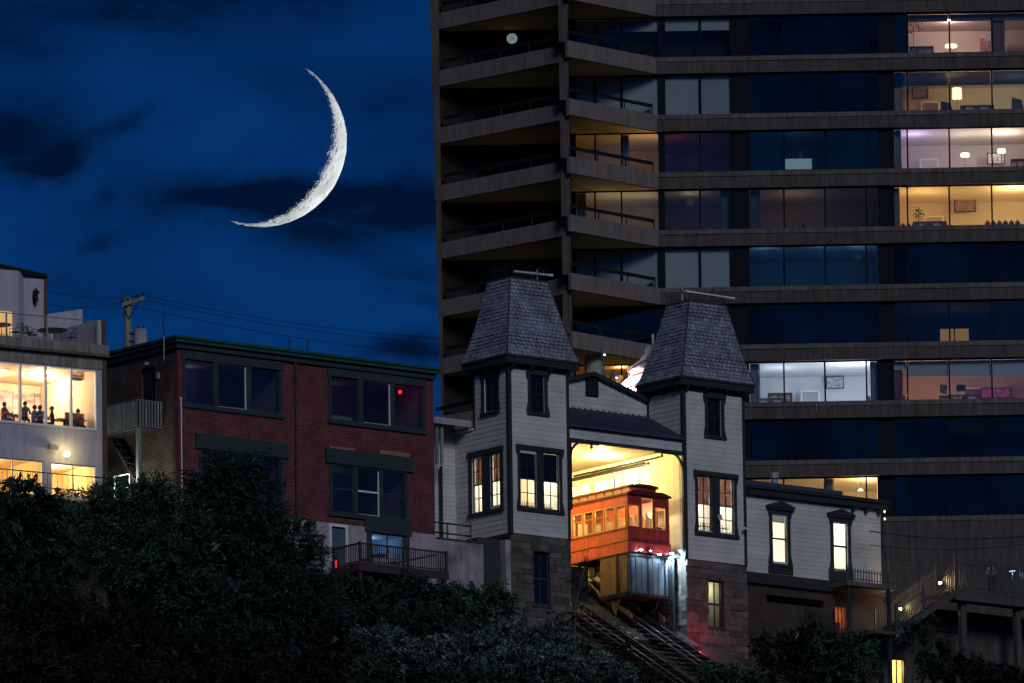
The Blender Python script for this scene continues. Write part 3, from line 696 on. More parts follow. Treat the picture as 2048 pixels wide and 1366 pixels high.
    mb = MB(); mb.box(x0-e, x1+e, -e, D+e, ez0, ez1).build('eave', M_trim, root)
    mb = MB(); mb.box(x0-e-.06, x1+e+.06, -e-.06, D+e+.06, ez1, ez1+.10).build('gutter_moulding', M_slatebase, root)
    mb = MB(); mb.box(x0-.02, x1+.02, -.06, D+.02, zt-.12, ez0).build('frieze', M_trim, root)
    for k in range(4):
        xb = x0+.12+k*(x1-x0-.24)/3; mb = MB(); mb.prism([(-.05, ez0), (-e+.03, ez0), (-e+.06, ez0-.12), (-.16, ez0-.30), (-.05, ez0-.38)], 0, xb-.07, xb+.07); mb.build('eave_bracket', M_trim, root)
    for k in range(3):
        yb = .15+k*(D-.3)/2; mb = MB(); mb.prism([(x0-.05, ez0), (x0-e+.03, ez0), (x0-e+.06, ez0-.12), (x0-.16, ez0-.30), (x0-.05, ez0-.38)][::1], 1, yb-.07, yb+.07) if False else mb.hexa([(x0-e+.04, yb-.06, ez0-.12), (x0-.05, yb-.06, ez0-.36), (x0-.05, yb+.06, ez0-.36), (x0-e+.04, yb+.06, ez0-.12), (x0-e+.04, yb-.06, ez0), (x0-.05, yb-.06, ez0), (x0-.05, yb+.06, ez0), (x0-e+.04, yb+.06, ez0)]); mb.build('eave_bracket', M_trim, root)
    # mansard roof
    rz0, rz1 = ez1+.1, 13.8; xa, xb_ = x0+.95, x1-.50; ya, yb_ = .95, D-.15
    if i == 1: xa, xb_ = x0+1.30, x1-.34
    def prof(t): return t**0.86 if t > 0 else 0.0
    bx0, bx1, by0, by1 = x0-e, x1+e, -e, D+e
    def ring(t):
        s = prof(t); z = rz0+(rz1-rz0)*t
        return bx0+(xa-bx0)*s, bx1+(xb_-bx1)*s, by0+(ya-by0)*s, by1+(yb_-by1)*s, z
    vs, fs = [], []; N = 8
    for k in range(N+1):
        a, b, c, d, z = ring(k/N); vs += [(a, c, z), (b, c, z), (b, d, z), (a, d, z)]
    for k in range(N):
        for j in range(4): fs.append((4*k+j, 4*k+(j+1) % 4, 4*k+4+(j+1) % 4, 4*k+4+j))
    fs += [(0, 3, 2, 1), (4*N, 4*N+1, 4*N+2, 4*N+3)]
    mb = MB().add(vs, fs); roof = mb.build('roof', M_slatebase, root)
    rows = 21; rg = random.Random(i); sm = MB()
    for k in range(rows):
        t0, t1 = k/rows, (k+1)/rows; A, B = ring(t0), ring(t1); tm = t0+.88/rows; C = ring(tm)
        kind = 0 if k % 7 in (0, 1, 2) else (1 if (k//7) % 2 == 0 else 2)
        # front face, slate by slate
        w = .29; n = max(3, round((A[1]-A[0])/w)); wi = (A[1]-A[0])/n; sh = (k % 2)*.5
        upv = Vector((0, C[2]-A[2], 0)); base = Vector((0, A[2], A[4])); topv = Vector((0, C[2], C[4]))
        sl = (topv-base); L = sl.length; eu = sl.normalized(); ex = Vector((1, 0, 0)); en = ex.cross(eu)
        for j in range(-1, n+1):
            xa_ = A[0]+(j+sh)*wi; xb2 = xa_+wi
            lo, hi = max(xa_, (A[0]+B[0])/2+.01), min(xb2, (A[1]+B[1])/2-.01)
            if hi-lo < .07: continue
            yaw = rg.uniform(-.008, .012); th = rg.uniform(.02, .05)
            M = Matrix(((ex.x*(hi-lo-.035), eu.x*L, en.x*th, lo), (0, eu.y*L, en.y*th, base.y+en.y*(.012+yaw)), (0, eu.z*L, en.z*th, base.z+en.z*(.012+yaw)), (0, 0, 0, 1)))
            put('slate', SLATES[kind], M_slate, roof, mw=M)
        # left face, all slates in one piece
        n = max(3, round((A[3]-A[2])/w)); wi = (A[3]-A[2])/n
        b0 = Vector((A[0], 0, A[4])); sl = Vector((C[0]-A[0], 0, C[4]-A[4])); eu = sl.normalized(); nn = Vector((-eu.z, 0, eu.x))
        for j in range(-1, n+1):
            ya_ = A[2]+(j+sh)*wi; lo, hi = max(ya_, (A[2]+B[2])/2+.01), min(ya_+wi, (A[3]+B[3])/2-.01)
            if hi-lo < .07: continue
            o = .012+rg.uniform(-.008, .012); th = rg.uniform(.02, .05); g = hi-.018; l = lo+.018
            pts = [(l, 0), (g, 0), (g, 1), (l, 1)] if kind == 0 else [(l, .28), ((l+g)/2, 0), (g, .28), (g, 1), (l, 1)]
            q = [b0+sl*p[1]+Vector((0, p[0], 0))+nn*o for p in pts]; q2 = [p+nn*th for p in q]; m_ = len(q)
            sm.add(q+q2, [tuple(range(m_)), tuple(range(2*m_-1, m_-1, -1))]+[(a, m_+a, m_+(a+1) % m_, (a+1) % m_) for a in range(m_)])
    props(sm.build('slates', M_slate_st, roof), kind='stuff')
    for (cx, sgn) in ((0, -1), (1, 1)):
        pts = [Vector((ring(k/6)[cx], ring(k/6)[2], ring(k/6)[4])) for k in range(7)]; mb = MB(); mb.tube([p+Vector((0, -.01, .01)) for p in pts], .05, 6); mb.build('hip_flashing', M_slate_st if False else M_slatebase, roof)
    a, b, c, d, z = ring(1)
    mb = MB(); mb.box(a-.05, b+.05, c-.05, d+.05, z, z+.09).build('roof_curb', M_slatebase, roof)
    # iron cresting round the flat top
    mb = MB(); hh = .95 if i == 0 else .62
    def bars(p, q, n):
        p, q = Vector(p), Vector(q)
        for k in range(n+1):
            v = p+(q-p)*(k/n); mb.box(v.x-.009, v.x+.009, v.y-.009, v.y+.009, z+.08, z+hh*(1.12 if k % 3 == 0 else 1))
        for f in (.35, .8):
            mb.tube([p+Vector((0, 0, hh*f)), q+Vector((0, 0, hh*f))], .009, 4)
    bars((a, c, z), (b, c, z), 14); bars((a, d, z), (b, d, z), 14); bars((a, c, z), (a, d, z), 9); bars((b, c, z), (b, d, z), 9)
    mb.build('roof_cresting', M_black, roof)
    # stone base
    zs = zb-.02; zbot = -8.4; mb = MB()
    holed(FF, mb, x0+.04, x1+.05, zbot, zs, -.45, -.06, [st_f])
    holed(Face(S, 'left', x0+.10), mb, .45, 4.4, zbot, zs, -.35, 0, []); mb.box(x1-.3, x1, .45, 4.4, zbot, zs).box(x0+.4, x1-.3, 4.0, 4.4, zbot, zs)
    sb = mb.build('stone_base', M_mortar, root)
    stones(Face(S, 'front', .06), sb, x0+.05, x1+.05, zbot+3.0, zs, [st_f])
    if i == 1: stones(Face(S, 'left', x0+.10), sb, .06, 3.2, zbot+2.4, zs, [], rh=.33, lw=.5)
    if i == 0: window(FF, root, *st_f, cols=2, rows=2, glassm=G_dark, fw_=.07, bar=.05, d=-.22, framem=M_greytrim)
    else:
        window(FF, root, *st_f, cols=2, rows=2, glassm=G_clear, fw_=.06, bar=.06, d=-.22, label='sash window in the stone base glowing dim yellow')
        room(FF, root, st_f[0]-.2, st_f[1]+.2, st_f[2]-.1, st_f[3]+.1, 1.6, rmat('cellar', (.5, .48, .36)), d0=-.46)
        lamp('cellar_light', (st_f[0]+.8, 1.4, st_f[3]-.3), 22, (.95, .95, .62), .2, root)
        # pipes and shelves inside the lit cellar window
        mb = MB(); mb.box(st_f[0]+.1, st_f[0]+.5, 1.5, 1.7, st_f[2]+1.5, st_f[2]+2.1).box(st_f[0]+.55, st_f[0]+.6, 1.2, 1.25, st_f[2], st_f[3]).box(st_f[0]+.2, st_f[0]+.7, 1.4, 1.8, st_f[2], st_f[2]+.8); mb.build('stored_goods', M_shade, root)
    mb = MB(); FF.box(mb, st_f[0]-.15, st_f[1]+.15, -.3, -.0, st_f[3], st_f[3]+.24); mb.build('stone_lintel', M_mortar, root); mb = MB(); FF.box(mb, st_f[0]-.1, st_f[1]+.1, -.3, .04, st_f[2]-.16, st_f[2]); mb.build('stone_sill', M_mortar, root)
    return root
towers = [tower(i, T) for i, T in enumerate(TW)]

# light bars carried on the tower roofs
def lightbar(p0, p1, post, lab, y):
    a = S.front(*p0, y); b = S.front(*p1, y); c = S.front(*post, y)
    o = prop('roof_light_bar', lab, 'light bar', S, (c[0], y, 13.85), group='bars above the tower roofs')
    A = Vector((a[0]-c[0], 0, a[1]-13.85)); B = Vector((b[0]-c[0], 0, b[1]-13.85))
    mb = MB(); mb.tube([A, B], .065, 8); mb.tube([A-(B-A)*.012, A+(B-A)*.03], .08, 8); mb.tube([B-(B-A)*.03, B+(B-A)*.012], .08, 8); mb.build('bar', M_white, o)
    t = (c[0]-a[0])/(b[0]-a[0]); pz = max(A.z+(B.z-A.z)*t, .3)
    mb = MB(); mb.tube([(0, .07, -.02), (0, .07, pz+.25)], .045, 8).box(-.08, .08, -.07, .1, pz-.08, pz+.08); mb.build('post', M_steel, o)
lightbar((1030, 543), (1104, 551), (1076, 558), 'pale slanting bar on a post above the roof of the tower nearer the brick building', 1.2)
lightbar((1373, 583), (1467, 597), (1366, 600), 'pale slanting bar on a post above the roof of the tower beside the annex', 1.0)

# ------------------------------------------------------------------ boarding shed between the towers
CX0_ = 8.18
sh = thing('boarding_shed', 'open boarding shed with lit cream ceiling, metal canopy roof and gable between the towers', 'shed', S, (4.02, 0, -4))
X0, X1 = 4.04, 11.84
FF = Face(S, 'front', .12); zc0, zc1 = 5.36, 6.02
mb = MB(); FF.box(mb, X0, X1, -.2, 0, zc0, zc1); fas = mb.build('fascia', M_roomw, sh); clad(FF, fas, M_siding, X0, X1, zc0+.08, zc1-.02, [], pitch=.29)
mb = MB(); FF.box(mb, X0, X1, -.22, .04, zc0-.07, zc0+.07); mb.build('fascia_beam', M_trim, sh)
# canopy roof with standing seams
yb, zbk = 3.0, 7.62
mb = MB(); mb.hexa([(X0, -.12, zc1+.0), (X1, -.12, zc1+.0), (X1, yb, zbk), (X0, yb, zbk), (X0, -.12, zc1+.10), (X1, -.12, zc1+.10), (X1, yb, zbk+.10), (X0, yb, zbk+.10)]); rf = mb.build('canopy_roof', M_metalroof, sh)
for k in range(19):
    x = X0+.2+k*(X1-X0-.4)/18; mb = MB(); mb.hexa([(x-.02, -.12, zc1+.1), (x+.02, -.12, zc1+.1), (x+.02, yb, zbk+.1), (x-.02, yb, zbk+.1), (x-.02, -.12, zc1+.17), (x+.02, -.12, zc1+.17), (x+.02, yb, zbk+.17), (x-.02, yb, zbk+.17)]); mb.build('standing_seam', M_metalroof, rf)
# gable wall and its roof
FG = Face(S, 'front', 3.05); ap = 8.05; gz = S.front(1184, 752, 3.05)[1]; zr = S.front(1296, 807, 3.05)[1]
def gl(z):
    t = (z-zr)/(gz-zr); return (X0+.02, X1-.05) if t <= 0 else (X0+(ap-X0)*t, X1-(X1-ap)*t)
mb = MB(); FG.poly(mb, [(X0, 6.5), (X1, 6.5), (X1, zr), (ap, gz), (X0, zr)], -.15, 0); gw = mb.build('gable_wall', M_roomw, sh)
lv = (ap-.42, ap+.42, S.front(1184, 793, 3.05)[1], gz-.05)
clad(FG, gw, M_siding, X0, X1, 7.55, gz-.1, [lv], pitch=.27, limit=gl)
mb = MB(); FG.box(mb, lv[0], lv[1], 0, .10, lv[2], lv[3]); lo = mb.build('louvre_vent', M_dark, sh)
for k in range(7): z = lv[2]+.06+k*(lv[3]-lv[2]-.1)/7; FG.piece('slat', M_trim, lo, lv[0]+.05, lv[1]-.05, .06, .14, z, z+.05)
mb = MB()
for xa, xb in ((X0-.05, ap), (X1+.05, ap)):
    mb.hexa([(xa, 2.75, zr-.02), (xb, 2.75, gz-.02), (xb, 11.3, gz-.02), (xa, 11.3, zr-.02), (xa, 2.75, zr+.2), (xb, 2.75, gz+.2), (xb, 11.3, gz+.2), (xa, 11.3, zr+.2)])
mb.build('gable_roof', M_trim, sh)
# interior: boarded ceiling, walls, clerestory windows on the far side
zc = 5.62; yend = 11.2
for k in range(30):
    x = X0+k*(X1-X0)/30; piece('ceiling_board', M_cream, sh, x+.006, x+(X1-X0)/30-.006, .33, yend, zc, zc+.06)
mb = MB(); mb.box(X0, X1, .33, yend, zc+.07, zc+.12).build('ceiling', M_cream, sh)
FR = Face(S, 'left', X1)      # inner face of the right-hand wall, seen from inside
wins = [FR.rect(1245, 942, 1308, 972), FR.rect(1186, 951, 1240, 986), FR.rect(1140, 965, 1180, 1000)]
z0w = 3.6; z1w = wins[0][3]
wh = [(w[0], w[1], z0w, z1w) for w in wins]
mb = MB(); holed(FR, mb, 3.0, yend, -1.0, zc, -.14, 0, wh); mb.box(X1-.003, X1+.05, 2.9, 3.0, -.2, zc); rw = mb.build('side_wall', M_cream, sh)
for k in range(22):
    y = .35+k*.125
    if y < 2.95: piece('wall_board', M_cream, sh, X1-.035, X1-.004, y+.004, y+.121, -.35, zc-.02)
for w in wh:
    window(FR, sh, *w, cols=2, rows=1, glassm=G_clear, framem=M_cream, fw_=.07, bar=.05, d=-.07)
mb = MB(); mb.box(X1+1.6, X1+1.7, 2.6, yend, 2.4, 6.0).box(X1+.2, X1+1.6, 2.98, yend, 5.9, 6.0).box(X1+.2, X1+1.6, 2.98, yend, 2.3, 2.4).box(X1+.2, X1+1.6, yend, yend+.1, 2.4, 6.0).build('waiting_room', M_roomw, sh)
for y in (4.2, 7.0, 9.6): lamp('waiting_room_light', (X1+.9, y, 5.2), 260, (1, .86, .52), .3, sh)
mb = MB(); mb.box(X0-.02, X1, yend, yend+.15, -.9, zc).box(X0-.12, X0, 3.0, yend, -.9, zc+.05); mb.build('rear_wall', M_cream, sh)
# conduit and beam along the top of the windows
mb = MB(); mb.tube([(X1-.12, 1.9, 5.38), (X1-.12, 9.2, 5.38)], .05, 6).tube([(X1-.22, 3.0, 5.22), (X1-.22, 9.4, 5.22)], .05, 6).box(X1-.16, X1-.02, 2.9, 9.3, 5.12, 5.24); mb.build('conduit', M_black, sh)
# lamps under the ceiling
for j, (x, y) in enumerate(((6.2, 4.6), (9.8, 4.4), (8.6, 8.4))):
    o = prop('ceiling_lamp', ['strip lamp under the shed ceiling over the front of the left track', 'strip lamp under the shed ceiling above the red cable car', 'strip lamp under the shed ceiling at its far end'][j], 'lamp', S, (x, y, zc), group='lamps under the shed ceiling')
    mb = MB(); mb.box(-.5, .5, -.06, .06, -.07, 0).build('housing', M_white, o)
    mb = MB(); mb.tube([(-.46, 0, -.10), (.46, 0, -.10)], .03, 8).build('tube', emit('shed_tube', (1, .86, .5), 14), o)
    lamp('tube_light', (0, 0, -.32), (1250, 800, 420)[j], (1, .76, .30), .16, o)
# arched brackets with drops
for sgn, xw in ((1, X0), (-1, X1)):
    mb = MB(); R_ = 1.05; pts = []
    for k in range(9):
        t = k/8*pi/2; pts.append((xw+sgn*(R_+.06-R_*cos(t)), .0, zc0-R_-.02+R_*sin(t)))
    mb.tube(pts, .07, 6).box(xw, xw+sgn*.12, -.06, .08, zc0-3.8, zc0-.08).box(xw+sgn*.02, xw+sgn*2.0, -.065, .08, zc0-.18, zc0-.075)
    mb.lathe([(.0, 0), (.05, .04), (.09, .1), (.04, .16), (.07, .2), (.05, .28)], (xw+sgn*1.5, .0, zc0-.42), 8); mb.build('arch_bracket', M_trim, sh)
mb = MB(); mb.box(X0, X1, 6.6, yend, -1.2, -1.0).build('floor', M_dark, sh)
mb = MB(); mb.box(X0, CX0_-.25, 3.4, 6.6, -.95, -.75).box(X0, CX0_-.25, 3.4, 3.55, -2.6, -.75).build('platform', M_dark, sh)  # added dark deck and bulkhead: block the shed lamps and hide the lit slope

# ------------------------------------------------------------------ cable car
M_red = mat('red_car_paint', (.62, .085, .025), .42, .22, 1.6, spec=.5, bump=.1, streak=.28)
M_redd = mat('maroon_car_paint', (.40, .034, .028), .42, .22, 1.6, spec=.5, streak=.28)  # the car's red again, with the shade of its end put into the colour
M_gold = mat('gold_window_frame', (.55, .34, .07), .5, .1, 3)
M_brown = mat('brown_panel_paint', (.20, .125, .06), .6, .2, 3, streak=.2)
M_bluegr = mat('blue_grey_panel', (.13, .16, .19), .55, .25, 3, streak=.35)
M_roofr = mat('car_roof_paint', (.10, .022, .016), .5, .2, 3)
CX0, CX1, CY0, CY1 = 8.18, 11.0, .30, 6.9
car = thing('cable_car', 'red and maroon funicular cable car with lit windows, standing in the station mouth', 'cable car', S, (CX0, CY0, track_z(CY0)+.3))
z_fl, z_sill, z_wt, z_ev = -.12, 1.08, 2.32, 2.84
CL, CF, CRr, CB = Face(S, 'left', CX0), Face(S, 'front', CY0), Face(S, 'right', CX1), Face(S, 'back', CY1)
wl = []; ww = (CY1-CY0-.24)/7
for k in range(7): wl.append((CY0+.14+k*ww+.06, CY0+.14+(k+1)*ww-.06, z_sill, z_wt))
wf = [CF.rect(1256.5, 1009, 1279, 1053), CF.rect(1282.5, 996, 1306, 1057), CF.rect(1310, 1015, 1331.5, 1060)]
mb = MB(); holed(CL, mb, CY0+.1, CY1, .28, z_ev, -.09, 0, wl); side = mb.build('side_panel', M_red, car)
mb = MB(); holed(CRr, mb, CY0+.1, CY1, .28, z_ev, -.09, 0, wl); mb.build('side_panel', M_red, car)
mb = MB(); holed(CF, mb, CX0, CX1, .28, z_ev, -.09, 0, wf); mb.build('end_panel', M_redd, car)
mb = MB(); holed(CB, mb, CX0+.0, CX1, .28, z_ev, -.085, -.002, [(a, b, z_sill, z_wt) for a, b, _, _ in wf]); mb.build('end_panel', M_redd, car)
mb = MB(); mb.box(CX0-.045, CX0+.03, CY0-.02, CY1, z_fl-.14, .30).box(CX1-.03, CX1+.045, CY0-.02, CY1, z_fl-.14, .30).build('skirt', M_red, car)
mb = MB(); mb.box(CX0-.05, CX1+.05, CY0-.055, CY0+.06, z_fl-.12, .30).build('end_skirt', M_redd, car)
mb = MB(); mb.box(CX0-.055, CX0+.02, CY0-.06, CY1, .29, .36).box(CX0-.06, CX1+.05, CY0-.065, CY0+.02, .292, .352).box(CX0-.03, CX0+.02, CY0, CY1, .98, 1.04).box(CX0-.04, CX0+.02, CY0-.01, CY1, z_fl-.20, z_fl-.14).build('belt_rail', M_roofr, car)
for k in range(1, 8):
    y = CY0+.14+k*ww-ww/2; piece('panel_batten', M_red, car, CX0-.014, CX0, y-.015, y+.015, .37, .97)
mb = MB(); mb.box(CX0+.1, CX1-.1, CY0+.1, CY1-.1, z_fl+.1, z_fl+.2).build('floor', M_floor, car)
for w in wl: window(CL, car, *w, cols=1, rows=1, glassm=G_clear, framem=M_gold, fw_=.05, d=-.01, t=.05); 
for w in wl: CL.piece('window_rail', M_gold, car, w[0]+.04, w[1]-.04, -.035, .012, w[2]+.78, w[2]+.83)
for w in wl: window(CRr, car, *w, cols=1, rows=1, glassm=G_clear, framem=M_gold, fw_=.05, d=-.01, t=.05)
for w in wf: window(CF, car, *w, cols=1, rows=1, glassm=glass('car_front_glass', .82, .08) if w is wf[0] else bpy.data.materials['car_front_glass'], framem=M_gold, fw_=.045, d=-.01, t=.05)
# roof with raised clerestory
mb = MB(); mb.box(CX0-.10, CX1+.10, CY0-.14, CY1+.1, z_ev, z_ev+.08)
xm = (CX0+CX1)/2
mb.prism([(CX0-.10, z_ev+.08), (CX1+.10, z_ev+.08), (CX1-.45, z_ev+.24), (CX0+.45, z_ev+.24)], 1, CY0-.13, CY1+.1); mb.build('roof', M_roofr, car)
cz0, cz1 = z_ev+.22, z_ev+.50; cx0, cx1 = CX0+.55, CX1-.55
mb = MB(); CC = Face(S, 'left', cx0); hol = [(CY0+.55+k*.72, CY0+.55+k*.72+.6, cz0+.05, cz1-.03) for k in range(8)]
holed(CC, mb, CY0+.45, CY1-.1, cz0, cz1, -.06, 0, hol); mb.box(cx1-.06, cx1, CY0+.45, CY1-.1, cz0, cz1); cl = mb.build('clerestory', M_red, car)
for h in hol: CC.piece('pane', emit('clerestory_glow', (1, .45, .10), .75) if h is hol[0] else bpy.data.materials['clerestory_glow'], cl, h[0], h[1], -.05, -.04, h[2], h[3])
# rounded front of the clerestory and its cap
def arc(cx, cy, rx, ry, n=8): return [(cx+rx*cos(pi+pi*k/n), cy+ry*sin(pi+pi*k/n)) for k in range(n+1)]
mb = MB(); mb.prism(arc(xm, CY0+.45, (cx1-cx0)/2, .38), 2, cz0-.02, cz1).build('clerestory_nose', M_redd, car)
mb = MB(); mb.prism(arc(xm, CY0+.45, (cx1-cx0)/2+.14, .54)+[(cx1+.14, CY1), (cx0-.14, CY1)], 2, cz1, cz1+.09).build('clerestory_roof', M_roofr, car)
mb = MB(); mb.prism(arc(xm, CY0+.45, (cx1-cx0)/2-.1, .34)+[(cx1-.1, CY1), (cx0+.1, CY1)], 2, cz1+.09, cz1+.15).build('roof_crown', M_roofr, car)
lamp('car_interior_light', (xm, 3.4, 2.55), 420, (1, .82, .45), .2, car); lamp('car_interior_light', (xm, 1.3, 2.55), 170, (1, .82, .45), .2, car)
# seats and dash inside
mb = MB(); mb.box(CX1-.6, CX1-.15, CY0+.9, CY1-.8, .35, .6).box(CX1-.25, CX1-.12, CY0+.9, CY1-.8, .6, 1.15).box(CX0+.15, CX0+.6, CY0+.9, CY1-.8, .35, .6).build('bench_seat', M_floor, car)
mb = MB(); mb.box(CX1-.9, CX1-.4, CY0+.15, CY0+.5, .1, 1.25).build('control_stand', M_black, car)
# undercarriage box that fills the gap above the slope
ub = -2.48; UY1 = 2.72
mb = MB(); mb.box(CX0+.02, CX1-.10, CY0+.05, UY1, ub, z_fl-.2).build('under_box', M_brown, car)
FU = Face(S, 'front', CY0+.05)
for k in range(7):
    x = CX0+.16+k*(CX1-CX0-.46)/6; FU.piece('batten', M_bluegr if k % 3 else M_black, car, x-.05, x+.05, .015, .05, ub+.08, z_fl-.32)
mb = MB(); FU.box(mb, CX0+.03, CX1-.11, 0, .015, ub+.04, z_fl-.22); mb.build('under_box_front', M_bluegr, car)
mb = MB(); FU.box(mb, CX0, CX1-.06, -.0, .08, ub-.10, ub+.06); FU.box(mb, CX0, CX1-.02, 0.0, .07, z_fl-.34, z_fl-.2); mb.box(CX0-.06, CX0+.03, CY0+.06, UY1+.05, ub-.12, ub+.04).box(CX1-.12, CX1+.12, CY0, CY0+.25, ub-.1, z_fl-.15).build('under_frame', M_black, car)
FL2 = Face(S, 'left', CX0+.02)
for (a, b) in ((CY0+.12, CY0+.72), (CY0+1.05, CY0+1.62), (CY0+1.66, CY0+2.35)):
    mb = MB(); z0_, z1_ = ub+.12, z_fl-.3
    for q in ((a, b, z0_, z0_+.10), (a, b, z1_-.10, z1_), (a, a+.09, z0_+.1, z1_-.1), (b-.09, b, z0_+.1, z1_-.1)): FL2.box(mb, q[0], q[1], 0, .035, q[2], q[3])
    mb.build('panel_frame', M_brown, car)
for y in (CY0+.80, CY0+.95, CY0+.04): FL2.piece('seam', M_black, car, y, y+.04, .0, .04, ub+.06, z_fl-.22)
mb = MB(); mb.prism([(CY0+.8, ub-.1), (CY0+1.75, ub-.1), (CY0+1.28, ub-1.0)], 0, CX0+.05, CX0+.14); mb.build('axle_bracket', M_brown, car); mb = MB(); mb.prism([(CY0+.8, ub-.1), (CY0+1.75, ub-.1), (CY0+1.28, ub-1.0)], 0, CX1-.2, CX1-.12); mb.build('axle_bracket', M_brown, car)
# chassis along the slope with wheels
mb = MB()
for x in (CX0+.25, CX1-.35):
    y0_, y1_ = CY0+.1, CY1+.2; mb.hexa([(x-.07, y0_, track_z(y0_)+.30), (x+.07, y0_, track_z(y0_)+.30), (x+.07, y1_, track_z(y1_)+.30), (x-.07, y1_, track_z(y1_)+.30), (x-.07, y0_, track_z(y0_)+.55), (x+.07, y0_, track_z(y0_)+.55), (x+.07, y1_, track_z(y1_)+.55), (x-.07, y1_, track_z(y1_)+.55)])
mb.tube([(CX0+.1, 4.9, -.45), (CX0+.1, 2.75, track_z(2.75)+.4)], .05, 6).tube([(CX0+.3, 2.7, -.4), (CX0+.3, 2.7, track_z(2.7)+.4)], .05, 6).build('chassis', M_brown, car)
for y in (CY0+.7, CY0+1.7, CY1-.6):
    for x in (CX0+.32, CX1-.42):
        mb = MB(); zc_ = track_z(y)+.36; r = .27; mb.tube([(x-.05, y, zc_), (x+.05, y, zc_)], r, 14).tube([(x+.05, y, zc_), (x+.09, y, zc_)], r+.05, 14); mb.build('wheel', M_black, car)
# floodlights under the front edge
E_led = emit('led_lens', (.75, .9, 1.0), 60)
for j, (px, py, w) in enumerate(((1281, 1100, 26), (1300, 1102, 1), (1318, 1109, 48), (1342, 1107, 1100))):
    yf = CY0-.16 if j < 3 else .14
    x, z = S.front(px, py, yf)
    o = prop('floodlight', ['white floodlight under the maroon end of the cable car, nearest the orange side', 'small dim white floodlight under the middle of the cable car end', 'white floodlight above the blue-grey panel of the cable car', 'white floodlight on the beam beside the lit stone wall'][j], 'floodlight', S, (x, yf, z), group='floodlights under the cable car')
    mb = MB(); mb.box(-.07, .07, .0, .14, -.06, .07).box(-.02, .02, .05, .09, .07, .2).build('housing', M_black, o)
    r = .11 if j != 1 else .035
    mb = MB(); mb.lathe([(r*.3, -.03), (r, -.01), (r, .01), (r*.3, .03)], (0, -.04, 0), 8).build('lens', E_led, o)
    d = bpy.data.lights.new('led', 'SPOT'); d.energy = w; d.color = (.55, .80, 1.0); d.shadow_soft_size = .06; d.spot_size = radians(165); d.spot_blend = .5
    lo_ = bpy.data.objects.new('led', d); COL.objects.link(lo_); lo_.parent = o; lo_.location = (0, -.14 if j < 3 else -.02, -.10 if j < 3 else -.16); lo_.rotation_euler = (0, radians(-40) if j == 3 else 0, 0)
mb = MB(); mb.box(CX1-.2, X1+.1, .34, .48, -.30, -.08); mb.box(CX1+.24, CX1+.34, .35, .47, -4.2, -.2)
props(mb.build('signal_beam', M_greytrim, None, mw=Matrix.Translation(S.o) @ Matrix.Rotation(S.a, 4, 'Z')), 'grey steel post and beam beside the cable car against the lit stone wall', 'beam')

# ------------------------------------------------------------------ tracks
M_tie = mat('creosoted_tie', (.013, .012, .012), .95, .3, 4, rnd=.4, spec=.05)
M_railst = mat('worn_rail_steel', (.05, .048, .05), .4, .2, 4, spec=.5)
M_bed = mat('track_slab', (.022, .022, .024), .9, .3, 1.5, bump=.4)
def sl(mb, x0, x1, y0, y1, h0, h1):
    mb.hexa([(x0, y0, track_z(y0)+h0), (x1, y0, track_z(y0)+h0), (x1, y1, track_z(y1)+h0), (x0, y1, track_z(y1)+h0), (x0, y0, track_z(y0)+h1), (x1, y0, track_z(y0)+h1), (x1, y1, track_z(y1)+h1), (x0, y1, track_z(y1)+h1)]); return mb
props(sl(MB(), 4.3, 11.8, -1.2, 6.5, -.6, -.19).build('track_bed', M_bed, None, mw=Matrix.Translation(S.o) @ Matrix.Rotation(S.a, 4, 'Z')), kind='structure')
for ti, (xa, xb) in enumerate(((4.95, 6.55), (8.80, 10.4))):
    tr = thing('railway_track', ['inclined railway track on the empty side of the station mouth', 'inclined railway track carrying the red cable car'][ti], 'track', S, (xa, -30, track_z(-30)), group='tracks running up into the station')
    for x in (xa, xb): sl(MB(), x-.04, x+.04, -34, 6.4, -.02, .10).build('rail', M_railst, tr)
    mb = MB(); sl(mb, (xa+xb)/2-.02, (xa+xb)/2+.02, -34, 6.4, .0, .03).build('haul_cable', M_steel, tr)
    me = None
    for k in range(60):
        y = 1.0 - k*.58
        c = Vector(((xa+xb)/2, y, track_z(y)-.105)); rot = Matrix.Rotation(math.atan(TR), 4, 'X')
        if me is None: me = MB().box(-.5, .5, -.5, .5, -.5, .5).mesh('tie'); me.materials.append(M_tie)
        put('tie', me, M_tie, tr, mw=Matrix.Translation(c+Vector((random.uniform(-.08, .08), 0, 0))) @ rot @ Matrix.Diagonal((2.6, .22, .16, 1)))
# pale roller blocks set in the slab between the rails
for ti, x in enumerate((5.75, 7.4, 9.6)):
    for k in range(4):
        y = .9 - k*.62-.2*ti; o = put('track_roller', MB().box(-.17, .17, -.05, .05, 0, .06).mesh('track_roller'), M_steel, None, mw=Matrix.Translation(S.w(x, y, track_z(y)-.19)) @ Matrix.Rotation(S.a, 4, 'Z') @ Matrix.Rotation(math.atan(TR), 4, 'X'))
        props(o, ['uppermost', 'second highest', 'third highest', 'lowest'][k]+' '+['pale metal roller block in the bed of the empty track', 'pale metal roller block in the bed between the two tracks', 'pale metal roller block in the bed under the cable car'][ti], 'roller', ['rollers of the empty track', 'rollers between the tracks', 'rollers under the cable car'][ti])
